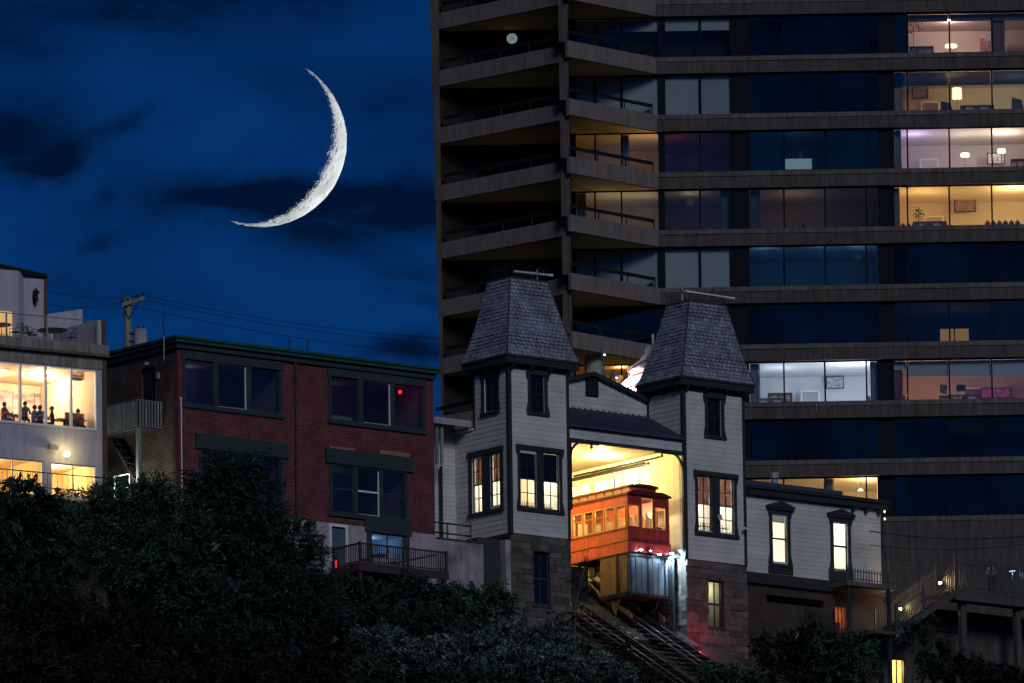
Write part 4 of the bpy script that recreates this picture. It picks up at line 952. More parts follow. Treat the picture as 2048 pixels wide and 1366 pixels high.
# ------------------------------------------------------------------ wing behind the first tower, retaining wall
SM = Matrix.Translation(S.o) @ Matrix.Rotation(S.a, 4, 'Z')
wg = thing('station_wing', 'low clapboard wing with shed roof in the gap between brick building and tower', 'building', S, (-5, 4.62, -1))
FW = Face(S, 'front', 4.62)
mb = MB(); FW.box(mb, -6.5, .0, -.2, 0, -1.0, 6.4); wl_ = mb.build('wall', M_roomw, wg); clad(FW, wl_, M_siding, -6.5, -.02, -.9, 6.3, [], pitch=.24)
mb = MB(); mb.hexa([(-7, 3.2, 6.25), (-.05, 3.2, 6.25), (-.05, 8, 7.3), (-7, 8, 7.3), (-7, 3.2, 6.38), (-.05, 3.2, 6.38), (-.05, 8, 7.43), (-7, 8, 7.43)]).build('shed_roof', M_metalroof, wg)
mb = MB(); mb.box(-7, -.06, 3.10, 3.22, 6.02, 6.36).build('gutter', M_stucco, wg)
for px in (874, 884): 
    x = S.front(px, 900, 3.4)[0]; mb = MB(); mb.box(x-.07, x+.07, 3.35, 3.49, 3.9, 6.3).build('porch_post', M_wood, wg)
x = S.front(883, 1000, 4.3)[0]; mb = MB(); mb.box(x-.06, x+.06, 4.25, 4.37, -1, 4.0).build('porch_post', M_trim, wg)
for k, (x, y, z, w_, c) in enumerate(((-4.3, 4.0, 2.6, 3.2, (1, .72, .32)),)):
    o = prop('bulkhead_lamp', 'small warm bulkhead lamp on the clapboard wing beside the brick wall', 'lamp', S, (-5.35, 4.5, 2.2))
    mb = MB(); mb.lathe([(.09, 0), (.11, .05), (.1, .16), (.04, .2)], (0, 0, 0), 10).build('shade', emit('bulkhead', (1, .72, .35), 4), o); mb = MB(); mb.box(-.04, .04, 0, .12, .0, .12).build('bracket', M_black, o)
    lamp('bulb', (.2, -.25, .1), w_*16, c, .1, o)

rwz = -.78
rw_ = thing('retaining_wall', 'stained pinkish stucco retaining wall below the gap beside the stone tower base', 'wall', S, (-5, .1, -9))
mb = MB(); mb.box(-5.6, -1.75, .1, 1.6, -9, rwz).build('stucco_face', M_pinkst, rw_)
mb = MB(); mb.box(-1.75, -.0, .55, 1.5, -9, -.35).build('recess_wall', M_mortar, rw_)
mb = MB(); mb.box(-1.55, -.35, .50, .56, -4.6, -.75).build('cellar_door', M_greytrim, rw_)
mb = MB(); mb.box(-.32, .02, .02, .5, -5.2, -.42).build('concrete_post', M_pinkst, rw_)
mb = MB(); mb.box(-5.6, -1.7, .06, 1.65, rwz, rwz+.08).build('coping', M_mortar, rw_)
hrail = prop('handrail', 'black pipe handrail along the top of the stained retaining wall', 'handrail', S, (-5.0, .9, rwz+.08))
mb = MB(); mb.tube([(-.1, 0, .95), (3.1, 0, .95)], .05, 6).tube([(-.1, 0, .42), (3.1, 0, .42)], .05, 6); mb.build('rail', M_black, hrail)
for x in (.0, 1.5, 3.05): MB().tube([(x, 0, -.02), (x, 0, 1.25 if x > 3 else .98)], .05, 6).build('post', M_black, hrail)

# ------------------------------------------------------------------ annex
an = thing('station_annex', 'low grey clapboard annex with two lit pedimented windows and dark cornice', 'building', S, (16.1, .1, -7))
AX0, AX1 = 16.10, S.front(1765, 1080, .1)[0]; FA = Face(S, 'front', .1)
azb = FA.px(1630, 1159)[1]; azt = FA.px(1630, 1006)[1]
w1 = FA.rect(1544, 1029.5, 1574, 1125); w2 = FA.rect(1666, 1045, 1695, 1140)
mb = MB(); holed(FA, mb, AX0, AX1, azb, azt+.3, -.18, 0, [w1, w2]); mb.box(AX1-.15, AX1, .28, 6.5, azb, azt+.3).box(AX0, AX1-.15, 6.3, 6.5, azb, azt+.3).box(AX0, AX0+.15, .28, 6.3, azb, azt+.3).box(AX0+.15, AX1-.15, .28, 6.3, azb-.02, azb+.1).box(AX0+.15, AX1-.15, .28, 6.3, azt+.12, azt+.25)
wall = mb.build('wall', M_roomw, an); clad(FA, wall, M_siding, AX0, AX1-.12, azb, azt, [w1, w2], pitch=.25)
mb = MB(); mb.box(AX1-.13, AX1+.05, .03, .25, azb, azt).build('corner_board', M_trim, an)
for w in (w1, w2):
    window(FA, an, *w, cols=1, rows=2, glassm=G_clear, fw_=.05, bar=.05, label='tall lit window under a pediment')
    mb = MB(); a0, a1, z0, z1 = w; g = .20
    FA.box(mb, a0-g, a0, 0, .08, z0-.1, z1); FA.box(mb, a1, a1+g, 0, .08, z0-.1, z1); FA.box(mb, a0-g, a1+g, 0, .075, z1, z1+.18)
    FA.box(mb, a0-g-.2, a1+g+.2, 0, .2, z1+.24, z1+.36); FA.poly(mb, [(a0-g-.24, z1+.36), (a1+g+.24, z1+.36), (a1+g+.24, z1+.44), ((a0+a1)/2, z1+.72), (a0-g-.24, z1+.44)], 0, .24)
    FA.poly(mb, [(a0-g, z1+.24), (a0-g-.14, z1+.24), (a0-g, z1-.2)], 0, .12); FA.poly(mb, [(a1+g, z1+.24), (a1+g+.14, z1+.24), (a1+g, z1-.2)], 0, .12)
    FA.box(mb, a0-g-.08, a1+g+.08, 0, .14, z0-.24, z0-.1); FA.box(mb, a0-g-.12, a1+g+.12, 0, .10, z0-.62, z0-.24)
    FA.poly(mb, [(a1+g, z0-.1), (a1+g+.12, z0-.1), (a1+g, z0+.5)], 0, .078); FA.poly(mb, [(a0-g, z0-.1), (a0-g-.12, z0-.1), (a0-g, z0+.5)], 0, .078)
    mb.build('pedimented_casing', M_trim, an)
lamp('ceiling_light', (18.2, 2.6, azt-.4), 900, (1, .86, .58), .35, an); lamp('ceiling_light', (22.6, 2.6, azt-.4), 900, (1, .90, .66), .35, an)
mb = MB(); mb.box(AX0+.0, AX1+.2, -.22, 6.7, azt+.02, azt+.34).build('cornice', M_trim, an)
mb = MB(); mb.box(AX0+.0, AX1+.3, -.34, 6.8, azt+.34, azt+.52).build('cornice_crown', M_trim, an)
mb = MB(); mb.box(AX0+.0, S.front(1685, 980, 1.0)[0], 1.0, 6, azt+.5, azt+1.02).build('roof_curb', M_metalroof, an)
for k in range(3): mb = MB(); x = AX1-.35-k*.9; FA.box(mb, x-.07, x+.07, 0, .26, azt-.25, azt+.02); mb.build('eave_bracket', M_trim, an)
mb = MB(); mb.box(AX0, AX1+.03, -.06, .1, azb-.58, azb-.0).build('belt_course', M_trim, an)
gate = FA.rect(1672, 1212, 1703, 1280); mb = MB()
holed(FA, mb, AX0, AX1+.0, -9, azb-.58, -.4, -.06, [gate, FA.rect(1535, 1195, 1650, 1210)]); mb.box(AX1-.3, AX1, .5, 6.5, -9, azb-.58).box(AX0, AX1, 3.0, 3.2, -9, azb-.1).build('lower_wall', brickmat('dark_brick', (.055, .04, .036), (.045, .034, .03), (.06, .05, .045)), an)
window(FA, an, *gate, cols=4, rows=1, glassm=G_clear, fw_=.05, bar=.04, d=-.15, framem=M_black, label='barred gate glowing orange from inside')
room(FA, an, gate[0]-.3, gate[1]+.3, gate[2]-.1, gate[3]+.1, 1.6, rmat('passage', (.4, .24, .12)), d0=-.41); lamp('passage_light', (gate[0]+.3, 1.5, gate[3]-.25), 45, (1, .42, .10), .1, an)
mb = MB(); FA.box(mb, gate[0]+.2, gate[1]-.05, -1.4, -.9, gate[2], gate[2]+1.1); FA.box(mb, gate[0]+.5, gate[0]+.6, -1.3, -1.2, gate[2], gate[3]); mb.build('passage_cabinet', M_redd, an)
vp = prop('roof_vent', 'stubby galvanised roof vent with flared cap on the annex roof', 'vent', S, (*[lambda q: q][0](S.front(1549, 960, 2.0))[:1], 2.0, azt+1.02))
mb = MB(); mb.lathe([(.16, -.02), (.16, .42), (.20, .46)], (0, 0, 0), 12).build('pipe', M_steel, vp); mb = MB(); mb.lathe([(.27, .46), (.27, .74), (.2, .8)], (0, 0, 0), 12).build('cap', M_steel, vp)
# security camera on the corner and box light on the tower window
x, z = S.front(1490, 1058, -.25); o = prop('security_camera', 'white security camera at the corner of tower and annex', 'camera', S, (x, -.25, z))
mb = MB(); mb.tube([(-.18, -.12, .02), (.14, -.02, -.02)], .07, 8).build('body', M_white, o); mb = MB(); mb.tube([(.02, 0, 0), (.06, .16, -.06), (.06, .28, -.06)], .025, 6).box(-.0, .12, .2, .3, -.16, .02).build('bracket', M_steel, o)
x, z = S.front(1441, 1034, -.3); o = prop('flood_fixture', 'pale square floodlight fixture in front of the lit tower window', 'light', S, (x, -.3, z))
mb = MB(); mb.hexa([(-.13, -.03, -.15), (.13, -.03, -.15), (.13, .06, -.15), (-.13, .06, -.15), (-.10, .06, .15), (.16, .06, .15), (.16, .14, .15), (-.10, .14, .15)]).build('housing', M_stucco, o); mb = MB(); mb.tube([(0, .05, -.1), (0, .3, -.3), (-.05, .36, -.3)], .02, 6).build('arm', M_black, o)
sl_ = prop('string_lights', 'short string of warm bulbs hanging at the annex roof corner', 'string lights', S, (AX1+.12, .05, azt-.45))
mb = MB(); mb.tube([(0, 0, 1.0), (.02, 0, .5), (0, 0, 0)], .012, 5).build('wire', M_black, sl_)
for z in (.02, .42, .95): MB().lathe([(.01, -.07), (.045, -.02), (.04, .03), (.015, .06)], (.0, -.03, z), 8).build('bulb', emit('string_bulb', (1, .62, .2), 5) if z == .02 else bpy.data.materials['string_bulb'], sl_)

# ------------------------------------------------------------------ fences, stair, walkway
def fence(label, A, B, h, step=.165, posts=(0, 1), group=None, mat_=None, spear=True, name='picket_fence', post_h=.14, low=.12):
    """metal pickets between two points; every picket, rail and post is a part"""
    A, B = Vector(A), Vector(B); mat_ = mat_ or M_black
    o = prop(name, label, 'fence', S, A, 0, group); d = B-A; L = sqrt(d.x**2+d.y**2); n = max(2, int(L/step))
    t = .018; key = ('picket', round(h, 2)); me = BOARD.get(key)
    if me is None:
        mb = MB(); mb.box(-t, t, -t, t, .03, h)
        if spear: mb.add([(-.022, -.022, h), (.022, -.022, h), (.022, .022, h), (-.022, .022, h), (0, 0, h+.13)], [(0, 3, 2, 1), (0, 1, 4), (1, 2, 4), (2, 3, 4), (3, 0, 4)])
        me = mb.mesh('picket'); me.materials.append(mat_); BOARD[key] = me
    for k in range(n+1): put('picket', me, mat_, o, loc=d*(k/n))
    for f in (low/h, .86): MB().tube([Vector((0, 0, h*f)), d+Vector((0, 0, h*f))], .024, 4).build('rail', mat_, o)
    for f in posts:
        p = d*f; MB().box(p.x-.045, p.x+.045, p.y-.045, p.y+.045, p.z-.25, p.z+h+post_h).lathe([(.05, 0), (.055, .05), (.01, .12)], (p.x, p.y, p.z+h+post_h), 8).build('post', mat_, o)
    return o
M_iron = mat('weathered_iron', (.055, .062, .070), .5, .3, 5, spec=.4)
# balcony in front of the second annex window
by = -1.45; bz = S.side(1695, 1160, 0)[1] * 0 + S.front(1695, 1160, by)[1]
bx0 = S.front(1695, 1160, by)[0]; bx1 = S.front(1790, 1175, by)[0]
bal = thing('balcony_deck', 'small concrete balcony deck under the far lit window of the annex', 'balcony', S, (bx0, by, bz-.3))
mb = MB(); mb.box(bx0, bx1, by, .02, bz-.26, bz).build('slab', M_conc_cap, bal)
for x in (bx0+.2, bx1-.3): MB().box(x-.09, x+.09, by+.1, by+.28, -9, bz-.26).build('support_post', M_trim, bal)
fence('short iron picket fence along the front of the annex balcony', (bx0, by+.05, bz), (bx1, by+.05, bz), .62, .19, mat_=M_iron, posts=(0,))
fence('short iron picket fence returning from the annex wall to the balcony corner', (bx0, .0, bz), (bx0, by+.1, bz), .62, .19, mat_=M_iron, posts=(0,))
# walkway
wy = -1.6; wx0, wz = S.front(1912, 1176, wy); wx1 = wx0+8.5
wk = thing('walkway', 'raised concrete walkway leading off to the right behind iron fencing', 'walkway', S, (wx0, wy, wz-.6))
mb = MB(); mb.box(wx0, wx1, wy, wy+3.2, wz-.14, wz).build('deck', M_conc, wk); mb = MB(); mb.box(wx0, wx1, wy+.02, wy+.2, wz-.62, wz-.14).build('edge_beam', M_conc, wk)
for x in (wx0+.9, wx0+4.8, wx1-.5): MB().box(x-.16, x+.16, wy+.4, wy+.75, -12, wz-.14).build('pier', M_conc, wk)
# stair falling to the left
sx0, sz0 = S.front(1793, 1262, wy); nst = 15
stp = thing('outdoor_stair', 'outdoor stair climbing to the walkway with small lamps along its treads', 'stair', S, (sx0, wy, sz0))
mb = MB()
for yy in (wy, wy+1.7): mb.hexa([(sx0, yy, sz0-.35), (wx0, yy, wz-.45), (wx0, yy+.08, wz-.45), (sx0, yy+.08, sz0-.35), (sx0, yy, sz0-.02), (wx0, yy, wz-.02), (wx0, yy+.08, wz-.02), (sx0, yy+.08, sz0-.02)])
mb.build('stringer', M_conc, stp)
for k in range(nst):
    t = (k+.5)/nst; x = sx0+(wx0-sx0)*t; z = sz0+(wz-sz0)*t; piece('tread', M_conc_cap, stp, x-.17, x+.17, wy+.09, wy+1.69, z-.02, z+.04)
mb = MB(); mb.box(sx0-1.6, sx0, wy-.1, wy+1.8, sz0-.25, sz0-.05); mb.build('landing', M_conc, stp)
fence('iron picket fence on the near side of the outdoor stair', (sx0, wy+.04, sz0), (wx0, wy+.04, wz), 1.25, .15, mat_=M_iron, posts=(0, .45), spear=True)
fence('iron picket fence on the far side of the outdoor stair', (sx0, wy+1.74, sz0), (wx0, wy+1.74, wz), 1.25, .15, mat_=M_iron, posts=(0, 1), spear=True)
fence('tall iron picket fence along the near edge of the walkway', (wx0, wy+.06, wz), (wx1, wy+.06, wz), 1.62, .165, mat_=M_iron, posts=(0, .30, .62, 1), post_h=.25)
fence('tall iron picket fence behind the stair beside the annex corner', (AX1+.15, 1.6, wz+.1), (wx0+.2, 1.6, wz+.1), 1.62, .17, mat_=M_iron, posts=(0, .4, 1))
fence('low iron fence below the annex beside the barred gate', (S.front(1612, 1255, -.6)[0], -.6, gate[2]-.1), (S.front(1668, 1262, -.6)[0], -.6, gate[2]-.1), 1.3, .16, mat_=M_black)
for j, (px, py, w_) in enumerate(((1880, 1166, 75), (1801, 1218, 60))):
    yy = wy+.35; x, z = S.front(px, py, yy); t = (x-sx0)/(wx0-sx0); zt = sz0+(wz-sz0)*t
    o = prop('stair_lamp', ['warm post lamp glowing near the top of the outdoor stair', 'warm post lamp glowing low on the outdoor stair'][j], 'lamp', S, (x, yy, zt), group='lamps on the outdoor stair')
    MB().tube([(0, 0, 0), (0, 0, z-zt-.06)], .03, 6).build('post', M_iron, o); MB().lathe([(.02, -.07), (.085, -.03), (.085, .05), (.03, .09)], (0, 0, z-zt), 10).build('globe', emit('stair_globe', (1, .74, .40), 22) if j == 0 else bpy.data.materials['stair_globe'], o)
    lamp('bulb', (0, .0, z-zt+.16), w_, (1, .68, .34), .06, o)
# building below the walkway
lb = thing('lower_building', 'dark brick building wall below the walkway with one lit window behind leaves', 'building', S, (wx0-3.0, 1.0, -14))
FB = Face(S, 'front', 1.0); lw_ = FB.rect(1781, 1318, 1811, 1375); dr = FB.rect(1990, 1330, 2035, 1400)
mb = MB(); holed(FB, mb, AX1+.02, wx1+2, -16, wz-.7, -.35, 0, [lw_, dr]); mb.build('wall', M_conc, lb)
mb = MB(); x0_, z0_ = FB.px(1872, 1243); x1_, _ = FB.px(1938, 1260); FB.box(mb, x0_, x1_, 0, .15, z0_-.5, z0_); mb.build('beam', M_trim, lb)
window(FB, lb, *lw_, cols=2, rows=1, glassm=G_clear, fw_=.05, bar=.06, d=-.12, framem=M_black); room(FB, lb, lw_[0]-.3, lw_[1]+.3, lw_[2]-.2, lw_[3]+.2, 1.8, rmat('amber', (.7, .55, .3)), d0=-.36); lamp('inner_light', (lw_[0]+.4, 2.4, lw_[3]-.2), 240, (1, .70, .30), .2, lb)
mb = MB(); FB.box(mb, dr[0], dr[1], -.3, -.2, dr[2], dr[3]); mb.build('door', M_dark, lb)
# red marker lamp at the foot of the second tower
x, z = S.front(1392, 1293, -1.0); o = prop('red_marker_lamp', 'small red marker lamp beside the rails at the foot of the stone tower', 'lamp', S, (x, -1.0, z-.3))
MB().tube([(0, 0, -.6), (0, 0, .22)], .03, 6).build('stake', M_black, o); MB().lathe([(.02, .2), (.05, .24), (.05, .34), (.02, .38)], (0, 0, 0), 8).build('lens', emit('red_lens', (1, .03, .05), 10), o); lamp('bulb', (.35, -.45, .75), 90, (1, .02, .10), .06, o)
# overhead wires in front of the apartment tower
def wire(label, pts, fr_y, sag=.25, r=.014, grp=None):
    a, b = W(*pts[0], fr_y[0]), W(*pts[1], fr_y[1]); n = 24; P = []
    for k in range(n+1):
        t = k/n; p = a.lerp(b, t); p.z -= sag*4*t*(1-t); P.append(p)
    mb = MB(); mb.tube(P, r, 5); props(mb.build('overhead_wire', M_black, None), label, 'wire', grp)
wire('upper black cable sagging across the tower wall beyond the annex', ((1740, 1062), (2090, 1068)), (604, 600), .35, .03)
wire('lower black cable sagging across the tower wall beyond the annex', ((1740, 1090), (2090, 1082)), (604, 600), .35, .022)
# flag flying lit between the towers and its floodlights
fl = prop('flag', 'brightly lit red and white striped flag billowing behind the shed roof', 'flag', S, (13.2, 14, 6.0))
Mfl = bpy.data.materials.new('striped_cloth'); Mfl.use_nodes = True; t = Mfl.node_tree; b = t.nodes['Principled BSDF']; b.inputs['Roughness'].default_value = .8
at_ = t.nodes.new('ShaderNodeAttribute'); at_.attribute_name = 'stripe'; cr = t.nodes.new('ShaderNodeValToRGB'); cr.color_ramp.interpolation = 'CONSTANT'
cr.color_ramp.elements[0].color = (.75, .73, .72, 1); cr.color_ramp.elements[1].position = .80; cr.color_ramp.elements[1].color = (.42, .03, .05, 1)
fr_ = t.nodes.new('ShaderNodeMath'); fr_.operation = 'FRACT'; t.links.new(at_.outputs['Fac'], fr_.inputs[0]); t.links.new(fr_.outputs[0], cr.inputs[0]); t.links.new(cr.outputs[0], b.inputs['Base Color'])
pA, pB = S.loc(W(1300, 690, 603)), S.loc(W(1236, 772, 602)); NU, NV = 30, 26; vs, fs, st = [], [], []
pC, pD = S.loc(W(1312, 800, 603)), S.loc(W(1232, 812, 602))
for i in range(NU+1):
    for j in range(NV+1):
        u, v = i/NU, j/NV; p = pA.lerp(pB, u).lerp(pC.lerp(pD, u), v)
        p += Vector((.10*sin(9*u+3*v), .22*sin(14*u+4*v)+.1*sin(25*u-6*v), .10*sin(7*u+5*v)*u)); vs.append(tuple(p-Vector((13.2, 14, 6.0)))); st.append(v*4.5+u*1.2)
for i in range(NU):
    for j in range(NV): a = i*(NV+1)+j; fs.append((a, a+1, a+NV+2, a+NV+1))
me = bpy.data.meshes.new('cloth'); me.from_pydata(vs, [], fs); me.polygons.foreach_set('use_smooth', [True]*len(fs)); aa = me.attributes.new('stripe', 'FLOAT', 'POINT'); aa.data.foreach_set('value', st)
fo = put('cloth', me, Mfl, fl); sm_ = fo.modifiers.new('thick', 'SOLIDIFY'); sm_.thickness = .012
MB().tube([pA-Vector((13.2, 14, 6.0))+Vector((.2, 0, .6)), (pA.x-13.2+.2, pA.y-14, -7)], .07, 10).build('pole', M_white, fl)
for j, (px, py, yy, w_) in enumerate(((1231, 751, 8.0, 5), (1214, 758, 8.0, 2.5), (1207, 705, 9.0, 1))):
    p = S.loc(W(px, py, S.w(9, yy, 0).y)); o = prop('roof_floodlight', ['pale floodlight head aimed at the flag beside an orange box', 'lower pale floodlight head left of the orange box', 'small pale lamp head under the apartment balcony'][j], 'floodlight', S, p, group='floodlights behind the shed roof')
    MB().box(-.09, .09, -.08, .08, -.22, .22).box(-.14, .14, -.05, .1, .10, .24).build('housing', M_steel, o); MB().box(-.02, .02, .0, .04, -2.5, -.2).build('stem', M_steel, o)
    MB().lathe([(.03, -.02), (.06, 0), (.03, .03)], (0, -.09, -.14), 8).build('lens', emit('flood_lens', (.8, .95, 1), 6) if j == 0 else bpy.data.materials['flood_lens'], o)
    if j == 0:
        d = bpy.data.lights.new('flag_spot', 'SPOT'); d.energy = 420; d.spot_size = radians(70); d.spot_blend = .6; d.shadow_soft_size = .1; d.color = (.97, 1, .94)
        lo_ = bpy.data.objects.new('flag_spot', d); COL.objects.link(lo_); lo_.parent = o; lo_.location = (.1, -1.2, -.3)
        tgt = S.w(*((pA+pB+pC+pD)/4)) - S.w(*(p+Vector((.1, -1.2, -.3)))); R3 = Matrix.Rotation(-S.a, 3, 'Z'); lo_.rotation_euler = (R3 @ tgt).to_track_quat('-Z', 'Y').to_euler()
p = S.loc(W(1236, 752, 603)); o = prop('equipment_box', 'orange metal box behind the shed roof below the balcony', 'box', S, p+Vector((0, 0, -.6)))
MB().box(-.05, .7, .4, 1.1, -.3, .75).build('cabinet', mat('orange_steel', (.42, .16, .05), .6, .15, 3), o); MB().box(.0, .06, .45, .5, -7, -.3).box(.6, .66, .45, .5, -7, -.3).build('legs', M_black, o)
x_, z_ = H.front(1187, 700, -2.5); pl = thing('round_pillar', 'round pale green pillar carrying the lowest balcony of the apartment tower', 'pillar', H, (x_, -2.5, -8))
MB().lathe([(.5, -8), (.5, z_+.2), (.62, z_+.5), (.62, z_+.7)], (x_, -2.5, 0), 16).build('shaft', mat('pale_green_paint', (.30, .33, .25), .8, .1, 1), pl)
# ------------------------------------------------------------------ brick building
bb = thing('brick_building', 'three-storey dark red brick building with green cornice and grey triple windows', 'building', S, (-21.7, 0, -9))
BF, BL = Face(S, 'front', 0.0), Face(S, 'left', -21.7); BX0, BX1 = -21.7, -5.02; BZT = 7.9; BD = 10.0; BZB = -.62
def pr(x0, y0, x1, y1, f=None): return (f or BF).rect(x0, y0, x1, y1)
UW1 = [pr(371, 722, 427, 808), pr(436, 729, 493, 816), pr(502, 737, 559, 825)]
UW2 = [pr(662, 755, 717, 841), pr(726, 766, 781, 848), pr(789, 774, 844, 856)]
LW1 = [pr(404, 903, 452, 1002), pr(462, 908, 510, 1008), pr(522, 915, 561, 1016)]
LW2 = [pr(664, 931, 707, 1025), pr(715, 936, 759, 1031), pr(766, 942, 810, 1037)]
GW = pr(742, 1068, 811, 1118); DOOR = pr(662, 1054, 690, 1125); GW0 = pr(521, 1043, 552, 1095)
sets = [UW1, UW2, LW1, LW2]; holes = []
for s_ in sets:
    z0 = min(w[2] for w in s_); z1 = max(w[3] for w in s_)
    for k, w in enumerate(s_): s_[k] = (w[0], w[1], z0, z1)
    holes.append((s_[0][0]-.06, s_[-1][1]+.06, z0-.06, z1+.06))
SD = BL.rect(288, 735, 310, 787); SD = (SD[0], SD[1]+.2, 3.9, SD[3])
mb = MB(); holed(BF, mb, BX0, BX1, BZB, BZT, -.3, 0, holes); mb.box(BX1-.3, BX1, .3, BD, BZB, BZT).box(BX0+.3, BX1-.3, BD-.3, BD, BZB, BZT).box(BX0+.1, BX1-.1, .1, BD, BZT-.3, BZT-.1)
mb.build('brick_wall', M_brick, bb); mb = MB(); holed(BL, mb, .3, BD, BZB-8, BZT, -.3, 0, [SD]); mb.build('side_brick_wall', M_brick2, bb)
mb = MB(); holed(BF, mb, BX0+.02, BX1+.0, -9.5, BZB, -.3, .03, [GW, DOOR, GW0]); mb.box(BX1-.3, BX1-.01, .3, BD, -9.5, BZB).build('stucco_base', M_stucco, bb)
for s_ in sets:      # triple windows: frame, posts, panes; dark rooms behind
    z0, z1 = s_[0][2], s_[0][3]; a0, a1 = s_[0][0], s_[-1][1]; mb = MB(); upper = s_ in sets[:2]
    BF.box(mb, a0-.2, a0, -.14, .05, z0, z1); BF.box(mb, a1, a1+.2, -.14, .05, z0, z1)
    for p, q in zip(s_, s_[1:]): BF.box(mb, p[1], q[0], -.14, .045, z0, z1)
    if upper: BF.box(mb, a0-.24, a1+.24, -.14, .07, z1, z1+.42)
    else: BF.box(mb, a0-.42, a1+.46, -.14, .14, z1+.02, z1+.80); BF.box(mb, a0-.2, a1+.2, -.14, .06, z1-.06, z1+.02)
    BF.box(mb, a0-.24, a1+.24, -.14, .11, z0-.24, z0); fr = mb.build('triple_window_frame', M_greytrim, bb)
    for w in s_: window(BF, bb, *w, cols=1, rows=1 if upper else 2, glassm=G_dim, fw_=.05, bar=.05, framem=M_white if (w is s_[1]) else M_greytrim, d=-.06, t=.05)
    room(BF, bb, a0-.1, a1+.1, z0-.2, z1+.15, 3.2, rmat('brick_room', (.30, .27, .34)), d0=-.31)
    lamp('dim_light', ((a0+a1)/2-1.0, 2.4, z1-.25), {0: 5, 1: 2.5, 2: 2, 3: 4}[sets.index(s_)], {0: (.85, .6, 1), 1: (1, .35, .6), 2: (.5, .7, 1), 3: (.6, .8, 1)}[sets.index(s_)], .3, bb)
# blind in one lower pane, pale band in the second upper window
BF.piece('roller_blind', M_blind, bb, UW2[0][0]+.05, UW2[0][1]-.25, -.30, -.28, UW2[0][2]+.06, UW2[0][2]+.28)
for i_, (x0, y0, x1, y1) in enumerate(((659, 894, 710, 908), (760, 903, 820, 917))):
    a, b, c, d_ = pr(x0, y0, x1, y1); mb = MB(); BF.box(mb, a, b, 0, .012, c, d_); mb.build('brick_repair', brickmat('new_brick', (.34, .11, .07), (.28, .09, .06), (.3, .2, .16)) if i_ == 0 else bpy.data.materials['new_brick'], bb)
# cornice
mb = MB(); mb.box(BX0-.30, BX1+.18, -.34, BD, BZT-.02, BZT+.16).box(BX0-.38, BX1+.22, -.42, BD, BZT+.16, BZT+.30).build('cornice', M_green, bb)
mb = MB(); mb.box(BX0-.16, BX1+.1, -.17, BD-.1, BZT-.30, BZT-.02).build('frieze_board', M_greytrim, bb)
# doors, ground windows
GL = [(GW, (.5, .72, 1.0), 26), (GW0, (.75, .88, 1), 26)]
for w, c, e_ in GL:
    window(BF, bb, *w, cols=2, rows=1, glassm=G_clear, fw_=.06, bar=.05, framem=M_greytrim, label='ground-floor window with cold blue light inside')
    room(BF, bb, w[0]-.4, w[1]+.4, w[2]-.2, w[3]+.1, 2.6, rmat('cold_room', (.4, .5, .62)), d0=-.31); lamp('cold_light', ((w[0]+w[1])/2+.3, 2.0, w[3]-.2), e_*.6, c, .2, bb)
a0, a1, z0, z1 = GW; mb = MB(); BF.box(mb, a0-.42, a1+.35, -.05, .12, z1, z1+.75); BF.box(mb, a0-.3, a0, -.05, .1, z0-.6, z1); BF.box(mb, a1, a1+.2, -.05, .1, z0-.6, z1); mb.build('window_casing', M_greytrim, bb)
a0, a1, z0, z1 = GW0; mb = MB(); BF.box(mb, a0-.2, a1+.3, -.05, .10, z1, z1+.5); mb.build('window_casing', M_greytrim, bb)
a0, a1, z0, z1 = DOOR; mb = MB(); BF.box(mb, a0-.14, a0, -.1, .08, z0, z1+.14); BF.box(mb, a1, a1+.14, -.1, .08, z0, z1+.14); BF.box(mb, a0, a1, -.1, .08, z1, z1+.14); mb.build('door_frame', M_white, bb)
mb = MB(); BF.box(mb, a0, a1, -.14, -.06, z0, z1); dd = mb.build('door', mat('blue_grey_door', (.07, .12, .17), .5, .1, 2), bb); mb = MB(); BF.box(mb, a1-.12, a1-.08, -.06, -.02, (z0+z1)/2-.06, (z0+z1)/2+.06); mb.build('handle', M_steel, dd)
a0, a1, z0, z1 = SD; mb = MB(); BL.box(mb, a0, a1, -.2, -.1, z0, z1); mb.build('side_door', M_dark, bb)
# downpipe, conduit
x, _ = BF.px(590, 900); mb = MB(); mb.tube([(x, -.12, BZT-.1), (x, -.12, -1.2)], .07, 8).box(x-.09, x+.09, -.2, -.02, 2.3, 2.4).box(x-.09, x+.09, -.2, -.02, -.9, -.78).build('downpipe', M_dkwood, bb)
x, z = BF.px(361, 797); mb = MB(); mb.tube([(x, -.06, z), (x, -.06, -1.5)], .035, 6).tube([(x-.08, -.06, z), (x+.0, -.06, z)], .06, 6).build('white_conduit', M_white, bb)
